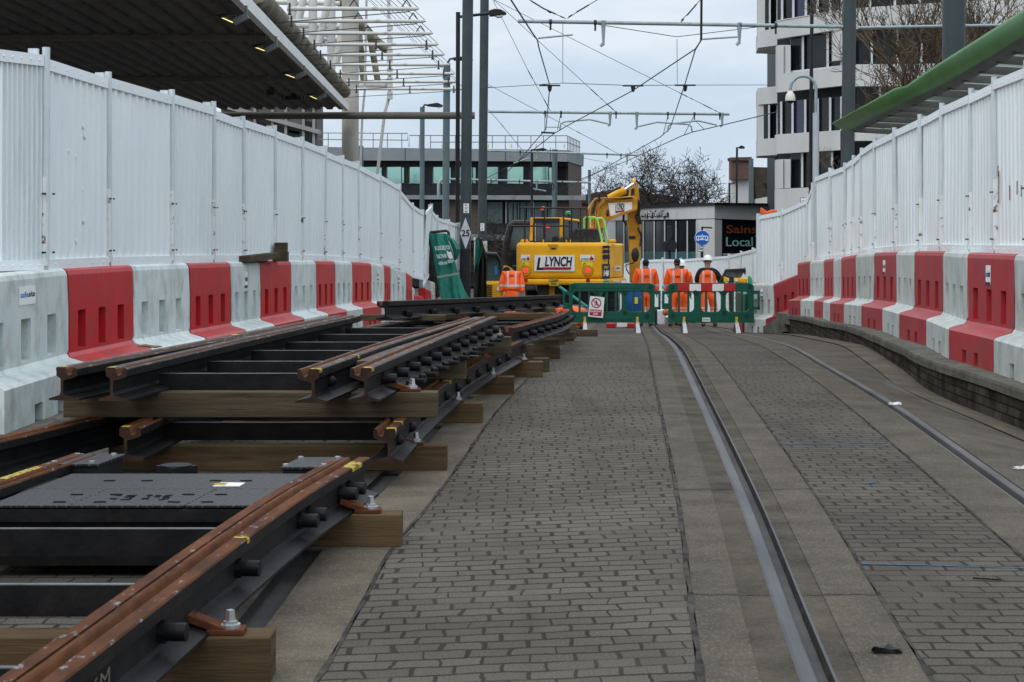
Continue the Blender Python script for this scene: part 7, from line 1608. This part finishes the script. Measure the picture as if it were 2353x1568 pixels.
post('tram_pole', 1269, 1281, 345, 1273, 92, M_POLEL, 'pale grey tram pole with a ring plate standing before the grey office block', 'pole', GP); post('tram_pole', 1351, 1358, 392, 1354, 100, M_POLEL, 'pale grey pole standing between the office block and the excavator boom', 'pole', GP)
mb = MB(); c = P(1268.5, 429, 91.5); pts_ = [c + Vector((.10 * math.cos(a), 0, .16 * math.sin(a))) for a in [2 * math.pi * k / 14 for k in range(15)]]; mb.tube(pts_, .03, 6, cap=False); tag(mb.build('ring_plate', M_DARK), 'dark oval ring hung on the pale tram pole before the office block', 'ring')
p6, *_ = post('lamp_post', 1219.5, 1225, 345, 1222, 90, M_POLEB, 'black lamp post before the grey office windows with a flat lantern', 'lamp post', 'street lamp posts'); lumin(p6, [(1227, 343), (1248, 340), (1258, 344), (1250, 347), (1227, 346)], 90, armpts=[(1222, 345), (1228, 344)])
p7, *_ = post('lamp_post', 1691, 1696, 340, 1692, 114, M_POLEB, 'black lamp post with a small round lantern left of the white office', 'lamp post', 'street lamp posts'); lumin(p7, [(1697, 338), (1704, 334), (1712, 338), (1711, 342), (1700, 342)], 114, armpts=[(1693, 341), (1699, 339)])
p8, *_ = post('lamp_post', 1674, 1678, 422, 1676, 112, M_POLEB, 'short black post with a side arm beside the chimney house', 'lamp post', 'street lamp posts'); mb = MB(); mb.tube([P(1676, 424, 112), P(1690, 420, 112)], .04, 6); mb.build('side_arm', M_POLEB, p8)
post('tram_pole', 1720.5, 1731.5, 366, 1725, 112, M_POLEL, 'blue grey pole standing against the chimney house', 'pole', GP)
post('lamp_post', 1862, 1870.5, -60, 1860, 52, M_POLEB, 'tall thin black post in front of the white office, running out of the top', 'lamp post', 'street lamp posts', n=12)
post('tram_pole', 1938, 1969, -60, 1942, 38, M_POLE, 'thick dark grey tram pole holding the near crossarm, left of the bare tree', 'pole', GP); post('tram_pole', 2166, 2218, -60, 2190, 25.5, M_POLE, 'thickest dark tram pole rising behind the green canopy at upper right', 'pole', GP, n=20)
cctv = thing('camera_pole', gnd(1874, 46), 'pale pole with a hooped top carrying a white dome security camera', 'camera')
mb = MB(); b0 = gnd(1874, 46); mb.tube([b0, P(1875, 260, 46)], .085, 14); mb.build('pole', mat('pale_grey_post', (.38, .42, .44), (.46, .50, .51), rough=.5, scale=2), cctv, smooth=True)
hp_ = [P(1875, 262, 46), P(1875, 225, 46)] + [P(1845.5 + 29.5 * math.cos(R(a)), 205 - 30 * math.sin(R(a)), 46) for a in range(0, 181, 15)] + [P(1816, 210, 46)]
mb = MB(); mb.tube(hp_, .042, 10); mb.build('hoop', M_GAL, cctv, smooth=True)
mb = MB(); q = P(1816, 222, 46); mb.tube([P(1816, 209, 46), P(1816, 212, 46), P(1816, 218, 46), P(1816, 226, 46), P(1816, 232, 46)], [.05, .07, .115, .135, .13], 16); dmx = mb.build('camera_housing', mat('cream_housing', (.66, .64, .56), rough=.35), cctv, smooth=True)
mb = MB(); mb.sphere(P(1816, 232, 46), .105, 14, sc=(1, 1, .75)); mb.build('camera_dome', mat('dark_dome', (.015, .015, .018), rough=.08), dmx, smooth=True)
# tram-only sign and its lamp, traffic signal
ts = thing('tram_sign', gnd(1613, 72), 'round blue tram sign with an Only plate on a post before the shop', 'sign')
def S2(x, y): return S(x, y)
mb = MB(); mb.tube([gnd(1613, 72), P(*S2(1125, 640), 72)], .06, 10); mb.build('post', M_POLEB, ts, smooth=True)
c = P(*S2(1128, 715), 71.9); rr_ = 80 * .34 / 1.632 * 72 / F
mb = MB(); mb.tube([c, c - Vector((0, .02, 0))], rr_, 28); bl = mb.build('blue_disc', mat('sign_blue', (.005, .10, .42), rough=.45), ts)
mb = MB(); mb.tube([c, c - Vector((0, .012, 0))], rr_ * 1.05, 28); mb.build('disc_rim', M_WHITE, ts)
def dsc(pts, m=M_WHITE, nm='tram_symbol', dd=71.87):
    mb = MB(); mb.slab([S2(*p) for p in pts], dd, .008); mb.build(nm, m, bl)
dsc([(1058, 700), (1075, 690), (1180, 690), (1196, 700), (1196, 742), (1180, 748), (1165, 748), (1165, 738), (1090, 738), (1090, 748), (1072, 746), (1060, 738)])
for i in range(5): dsc([(1070 + i * 24, 700), (1086 + i * 24, 700), (1086 + i * 24, 728 if i != 2 else 715), (1070 + i * 24, 728 if i != 2 else 715)], mat('sign_blue', (.005, .10, .42)), 'tram_window', 71.862)
dsc([(1115, 688), (1128, 672), (1142, 688), (1137, 688), (1128, 678), (1120, 688)], nm='pantograph')
mb = MB(); mb.slab([S2(*p) for p in ((1077, 800), (1148, 806), (1146, 870), (1076, 862))], 71.95, .02); op_ = mb.build('only_plate', M_INK, ts, bevel=.01); mb = MB(); mb.slab([S2(*p) for p in ((1081, 806), (1143, 811), (1141, 864), (1080, 857))], 71.93, .015); w0 = mb.build('plate_face', M_WHITE, op_)
textD('plate_text', 'Only', M_INK, w0, *S2(1086, 815), *S2(1137, 856), 71.92, bold=.02)
mb = MB(); mb.slab([S2(*p) for p in ((1118, 590), (1232, 594), (1242, 604), (1236, 612), (1140, 606), (1138, 640), (1118, 640))], 71.9, .1); mb.build('sign_lamp', M_POLEB, ts, bevel=.01)
tl = thing('traffic_signal', gnd(1628 - 95, 74), 'black traffic signal seen from behind in front of the shop windows', 'traffic light')
mb = MB(); mb.tube([gnd(1538, 74), P(*S2(768, 570), 74)], .06, 10); mb.build('post', M_POLEB, tl, smooth=True)
mb = MB(); mb.slab([S2(*p) for p in ((745, 580), (795, 585), (800, 700), (780, 745), (745, 745))], 73.9, .3); mb.build('signal_head', M_BLKP, tl, bevel=.02); mb = MB(); mb.slab([S2(*p) for p in ((692, 750), (840, 750), (836, 870), (692, 868))], 73.85, .12); bb = mb.build('backing_board', M_BLKP, tl, bevel=.02); mb = MB(); q = P(*S2(790, 800), 73.84); mb.tube([q, q - Vector((0, .12, 0))], .23, 16); mb.build('signal_hood', M_POLEB, bb)
gs2 = thing('street_sign', P(1848, 465, 70), 'white street name plate starting with G behind the right hand hoarding', 'sign')
mb = MB(); mb.slab([S2(*p) for p in ((2207, 270), (2420, 266), (2420, 345), (2210, 350))], 70, .03); g0_ = mb.build('plate_edge', M_INK, gs2); mb = MB(); mb.slab([S2(*p) for p in ((2213, 276), (2415, 272), (2415, 340), (2215, 345))], 69.98, .02); g1_ = mb.build('plate_face', M_LABEL, g0_); textD('plate_text', 'GY', M_INK, g1_, *S2(2226, 300), *S2(2300, 345), 69.97)

# ------------------------------------------------------------------ overhead line
def Z3(x, y): return ((1800 + x * .46748) / 1.632, (y * .46748) / 1.632)
GX = 'crossarms of the overhead line'
def crossarm(pts, d, r, label, brackets=(), drops=()):
    a, b_ = P(*pts[0], d), P(*pts[1], d); o = thing('crossarm', (a + b_) / 2, label, 'crossarm', GX)
    mb = MB(); mb.tube([a, b_], r, 12); mb.build('arm_tube', M_GAL, o, smooth=True)
    for f, L_ in brackets:
        q = a.lerp(b_, f); mb = MB(); mb.tube([q + Vector((0, 0, r)), q - Vector((0, 0, r * 2.4)), q - Vector((0, 0, L_))], [r * 1.5, r * 1.1, r * .55], 8); mb.tube([q - Vector((0, 0, L_ - .06)), q - Vector((.06, 0, L_ + .02))], r * .8, 6); mb.build('drop_bracket', M_GAL, o)
    for f in drops:
        q = a.lerp(b_, f); mb = MB(); mb.tube([q - Vector((.03, 0, 0)), q + Vector((.03, 0, 0))], r * 1.35, 10); mb.tube([q - Vector((0, 0, r)), q - Vector((0, 0, r + .14))], .022, 6); mb.build('hanger_clamp', M_DARK, o)
    return o
crossarm([(1190, 49), (1940, 62)], 38, .042, 'long grey crossarm highest in the sky, fixed to the thick right tram pole', [(.262, .50), (1 - (1937 - 1696) / 750, .42)], [.10, .237, .68, .79])
crossarm([(1971, 64), (2300, 58)], 37, .030, 'thin tube running right from the thick tram pole through the bare tree')
crossarm([(1122, 257), (1676, 263)], 58, .045, 'middle grey crossarm fixed to the slimmer left tram pole', [(.505, .42), (.616, .52), (.97, .40)], [.236, .302, .53, .745, .855, .96])
crossarm([(1110, 346), (1466, 357)], 76, .042, 'third crossarm lower down, crossing the parapet of the grey office block', [(.35, .30), (.93, .40)], [.24, .80, .89])
crossarm([(1030, 412), (1358, 420)], 92, .055, 'lowest crossarm in front of the teal office windows', [(.62, .45)], [.3, .5, .8])
mb = MB(); mb.tube([P(1008, 455, 92), P(1008, 425, 92), P(1014, 414, 92), P(1032, 411, 92)], .09, 10); tag(mb.build('bent_arm', M_GAL, smooth=True), 'bent grey bracket arm at the left end of the lowest crossarm', 'bracket')
WI = mat('overhead_wire', (.018, .018, .02), (.035, .035, .035), rough=.5, metal=.3, scale=20)
nw = [0]
def wire(pts, dd, label, r=.013, ins=()):
    q = [P(*Z3(*p), d_) for p, d_ in zip(pts, dd)]; mb = MB(); mb.tube(q, r, 5, cap=True)
    for i, f in ins:
        a, b_ = q[i], q[i + 1]; c = a.lerp(b_, f); t = (b_ - a).normalized(); mb.tube([c - t * .17, c - t * .14, c + t * .14, c + t * .17], [r, .016, .016, r], 6); mb.tube([c + t * .26, c + t * .28, c + t * .34, c + t * .36], [r, .014, .014, r], 6)
    return tag(mb.build('overhead_wire', WI), label, 'wire', 'wires of the tram overhead line')
wire([(235, -20), (415, 258), (460, 322), (472, 385), (560, 688), (545, 870), (528, 1040), (505, 1065), (310, 1290), (200, 1400), (-60, 1560)], [30, 36, 38, 40, 50, 56, 58, 58, 76, 84, 96], 'left contact wire dropping from the top left down to the grey office block', .016)
wire([(1780, -20), (1778, 320), (1730, 392), (1225, 728), (690, 1015), (590, 1075), (310, 1295), (-40, 1480)], [30, 38, 40, 50, 57, 58, 76, 92], 'long contact wire slanting from the right hand crossarm bracket down to the left', .016)
wire([(1774, -20), (1770, 330), (1728, 400), (1640, 690), (1525, 1030), (1450, 1098), (890, 1412), (560, 1562)], [30, 38, 40, 50, 58, 62, 88, 100], 'steep contact wire through the right end of the middle crossarm', .016)
wire([(2400, 895), (1945, 1005), (1700, 1062), (1610, 1095), (1185, 1290), (1000, 1362), (700, 1480)], [50, 56, 58, 60, 76, 84, 96], 'contact wire rising to the right edge across the white office', .016)
wire([(0, 700), (110, 703), (370, 687), (665, 668), (1225, 688), (1645, 684), (2353, 683)], [56, 55, 53, 50, 50, 50, 60], 'level span wire with insulators crossing the sky below the top crossarm', .010, [(0, .7), (2, .5)])
wire([(100, -10), (860, 690), (1090, 900)], [58, 58, 58], 'stay wire from the slim pole top to the middle of the middle crossarm', .009, [(1, .25), (1, .8)])
wire([(95, -10), (1600, 745), (1920, 905)], [58, 58, 58], 'long stay wire from the slim pole top to the right end of the middle crossarm', .009, [(1, .1), (1, .7)])
wire([(98, -10), (390, 575), (568, 898)], [58, 58, 58], 'steep stay wire from the slim pole top to the left part of the middle crossarm', .009, [(1, .08), (1, .8)])
wire([(65, 680), (870, 1105), (1108, 1235)], [70, 74, 76], 'stay wire running down to the right end of the third crossarm', .010, [(0, .9), (1, .6)])
wire([(65, 880), (160, 985), (345, 1212)], [70, 73, 76], 'short stay wire running down to the third crossarm near the poles', .010, [(1, .1)])
wire([(380, -10), (510, 70), (690, 152)], [38, 38, 38], 'stay wire with turnbuckles from the top to the left of the top crossarm', .009, [(0, .6), (1, .25)])
wire([(960, -10), (790, 90), (702, 150)], [38, 38, 38], 'opposite stay wire meeting the left of the top crossarm', .009, [(0, .8)])
wire([(1775, -8), (1690, 90), (1614, 165)], [38, 38, 38], 'short stay wire with an insulator to the right of the top crossarm', .009, [(0, .9)])
wire([(665, 190), (664, 665)], [40, 50], 'thin plumb dropper on the left below the top crossarm', .007); wire([(1580, 315), (1583, 675)], [40, 50], 'thin plumb dropper on the right below the top crossarm', .007)
wire([(930, 195), (1580, 297), (2280, 212)], [39, 40, 40], 'shallow V shaped span wire hanging under the top crossarm', .009)
wire([(830, 1270), (1150, 1330), (1020, 1520)], [88, 92, 98], 'faint slack wire beside the third crossarm', .009)
for i, (x, y) in enumerate(((560, 690), (1228, 692), (1646, 688))):
    q = P(*Z3(x, y), 50); mb = MB(); mb.bar(q - Vector((.30, 0, -.01)), q + Vector((.30, 0, .01)), .04, .045); mb.tube([q, q - Vector((0, 0, .12)), q - Vector((0, 0, .17))], [.07, .05, .03], 8)
    tag(mb.build('wire_hanger', M_DARK), 'dark bridle hanger on the level span wire, %s of three from the left' % ['first', 'middle', 'last'][i], 'hanger', 'bridle hangers on the span wire')
def regarm(pts, d, label, r=.028):
    mb = MB(); mb.tube([P(*Z3(*p), d) for p in pts], r, 8); tag(mb.build('registration_arm', M_GAL, smooth=True), label, 'arm', 'registration arms holding the contact wires')
regarm([(745, 280), (465, 308)], 38, 'straight registration arm under the left bracket of the top crossarm', .02); regarm([(2065, 297), (1785, 316)], 38, 'straight registration arm under the right bracket of the top crossarm', .02)
regarm([(640, 1045), (648, 995), (680, 978), (880, 960), (1030, 995)], 58, 'cranked registration arm left of the middle crossarm brackets'); regarm([(1262, 1018), (1420, 982), (1670, 1000), (1695, 1015), (1702, 1060)], 58, 'cranked registration arm dropping at its right end'); regarm([(1503, 1062), (1512, 1010), (1545, 993), (1750, 970), (1900, 1005)], 58, 'cranked registration arm under the right end of the middle crossarm')
regarm([(395, 1270), (270, 1310)], 76, 'small pale registration arm under the third crossarm', .03); regarm([(410, 1450), (410, 1512), (530, 1535)], 92, 'small pale registration arm under the lowest crossarm', .035)
for a, b_, lab in (((520, 905), (520, 1050), 'left'), ((650, 905), (622, 1040), 'second'), ((1507, 935), (1470, 1080), 'third'), ((1713, 935), (1637, 1085), 'fourth'), ((1713, 955), (1795, 1035), 'rightmost')):
    mb = MB(); mb.tube([P(*Z3(*a), 58), P(*Z3(*b_), 58.5)], .011, 5); tag(mb.build('dropper', WI), '%s thin dropper hanging from the middle crossarm' % lab, 'wire', 'droppers under the middle crossarm')
mb = MB(); mb.tube([P(*Z3(*p), 58.2) for p in ((525, 1022), (635, 1022), (640, 1045))], .012, 5); mb.tube([P(*Z3(*p), 58.2) for p in ((490, 1064), (600, 1068))], .03, 6); tag(mb.build('contact_bridge', WI), 'small wire crossing bridge at the left below the middle crossarm', 'wire')

# ------------------------------------------------------------------ bare trees
M_BARK = mat('grey_brown_bark', (.055, .045, .035), (.10, .082, .065), rough=.9, scale=6, bump=.3)
M_TWIG = mat('brown_twigs', (.085, .062, .042), (.13, .10, .07), rough=.9, scale=3); M_TWIGD = mat('dark_twigs', (.035, .030, .025), (.06, .05, .042), rough=.9, scale=3)
def bare_tree(base, h, label, seed, spread=.55, levels=5, kids=(5, 5, 4, 4), lens=.62, r0=.16, twig=M_TWIG, up=.25, trunk=.35, rmin=.006, seeds=0.0, group=None):
    rnd = random.Random(seed); o = thing('tree', base, label, 'tree', group); tk = MB(); cr = MB(); sdm = MB()
    def grow(p, d, L, r, lv):
        n = 5 if lv < 2 else 3; pts = [p]; q = p.copy(); dd = d.copy(); rs = [r]
        for i in range(n):
            dd = (dd + Vector((rnd.gauss(0, .14), rnd.gauss(0, .14), rnd.gauss(0, .10) + up * .12))).normalized(); q = q + dd * (L / n); pts.append(q.copy()); rs.append(max(rmin, r * (1 - .62 * (i + 1) / n)))
        (tk if lv == 0 else cr).tube(pts, rs, 8 if lv == 0 else (5 if lv < 2 else 3), cap=lv == 0)
        if lv >= levels:
            if seeds and rnd.random() < seeds: sdm.sphere(q, rnd.uniform(.035, .06), 4)
            return
        for k in range(kids[min(lv, len(kids) - 1)]):
            f = rnd.uniform(.35 if lv else trunk + .25, 1.0); i = min(n - 1, int(f * n)); c = pts[i].lerp(pts[i + 1], f * n - i)
            ang = rnd.uniform(0, 2 * math.pi); base_d = (pts[i + 1] - pts[i]).normalized(); sdv = base_d.orthogonal().normalized(); sdv.rotate(Matrix.Rotation(ang, 3, base_d))
            nd = (base_d * (1 - spread * rnd.uniform(.6, 1.1)) + sdv * spread * rnd.uniform(.7, 1.3) + Vector((0, 0, up * .5))).normalized()
            grow(c, nd, L * lens * rnd.uniform(.75, 1.15), max(rmin, r * .52 * (1.15 - .4 * f)), lv + 1)
        if lv > 0: pass
    grow(Vector(base), Vector((0, 0, 1)), h * .5, r0, 0)
    tk.build('trunk', M_BARK, o, smooth=True); cr.build('crown', twig, o, fix=False)
    if seeds: sdm.build('seed_heads', M_TWIGD, o)['kind'] = 'stuff'
    return o
GTREE = 'bare winter trees'
bare_tree((gnd(2235, 47) + Vector((0, 0, .3))), 10.5, 'large bare tree behind the green canopy and the thick tram pole at upper right', 11, spread=.52, levels=5, kids=(13, 6, 5, 4, 3), lens=.60, r0=.20, trunk=.02, up=.42, rmin=.008, group=GTREE)
bare_tree((gnd(2400, 50) + Vector((0, 0, .3))), 11.5, 'bare tree reaching out of the top right corner behind the green canopy', 23, spread=.6, levels=5, kids=(12, 6, 5, 4, 2), lens=.60, r0=.19, trunk=.02, up=.45, rmin=.008, group=GTREE)
bare_tree(P(1985, 640, 62), 5.2, 'thin young bare tree beside the white office and the thick pole', 5, spread=.5, levels=4, kids=(8, 5, 4, 3), lens=.6, r0=.07, trunk=.1, up=.5, rmin=.008, group=GTREE)
bare_tree(P(1522, 655, 116), 9.6, 'tall spreading bare tree behind the shop roof', 4, spread=.78, levels=5, kids=(11, 6, 5, 4, 3), lens=.66, r0=.30, trunk=.02, up=.16, twig=M_TWIGD, rmin=.014, seeds=.10, group=GTREE)
bare_tree(P(1622, 655, 119), 7.9, 'bare tree hung with dark seed clusters right of the tall one behind the shop', 9, spread=.8, levels=5, kids=(10, 6, 5, 3, 3), lens=.62, r0=.24, trunk=.02, up=.14, twig=M_TWIGD, rmin=.013, seeds=.22, group=GTREE)
bare_tree(P(1668, 655, 124), 7.4, 'smaller bare tree touching the chimney house', 15, spread=.75, levels=5, kids=(9, 5, 5, 3, 2), lens=.62, r0=.20, trunk=.02, up=.16, twig=M_TWIGD, rmin=.013, seeds=.2, group=GTREE)
bare_tree(P(1288, 655, 132), 12.2, 'bare tree top showing above the roof railing of the grey office block', 31, spread=.7, levels=5, kids=(9, 5, 4, 4, 2), lens=.6, r0=.26, trunk=.1, up=.2, twig=M_TWIGD, rmin=.013, seeds=.06, group=GTREE)
bare_tree(P(1138, 640, 92), 3.9, 'small bushy bare tree in front of the ground floor of the grey office block', 41, spread=.8, levels=4, kids=(12, 6, 5, 3), lens=.62, r0=.12, trunk=.0, up=.15, twig=M_TWIGD, rmin=.012, group=GTREE)
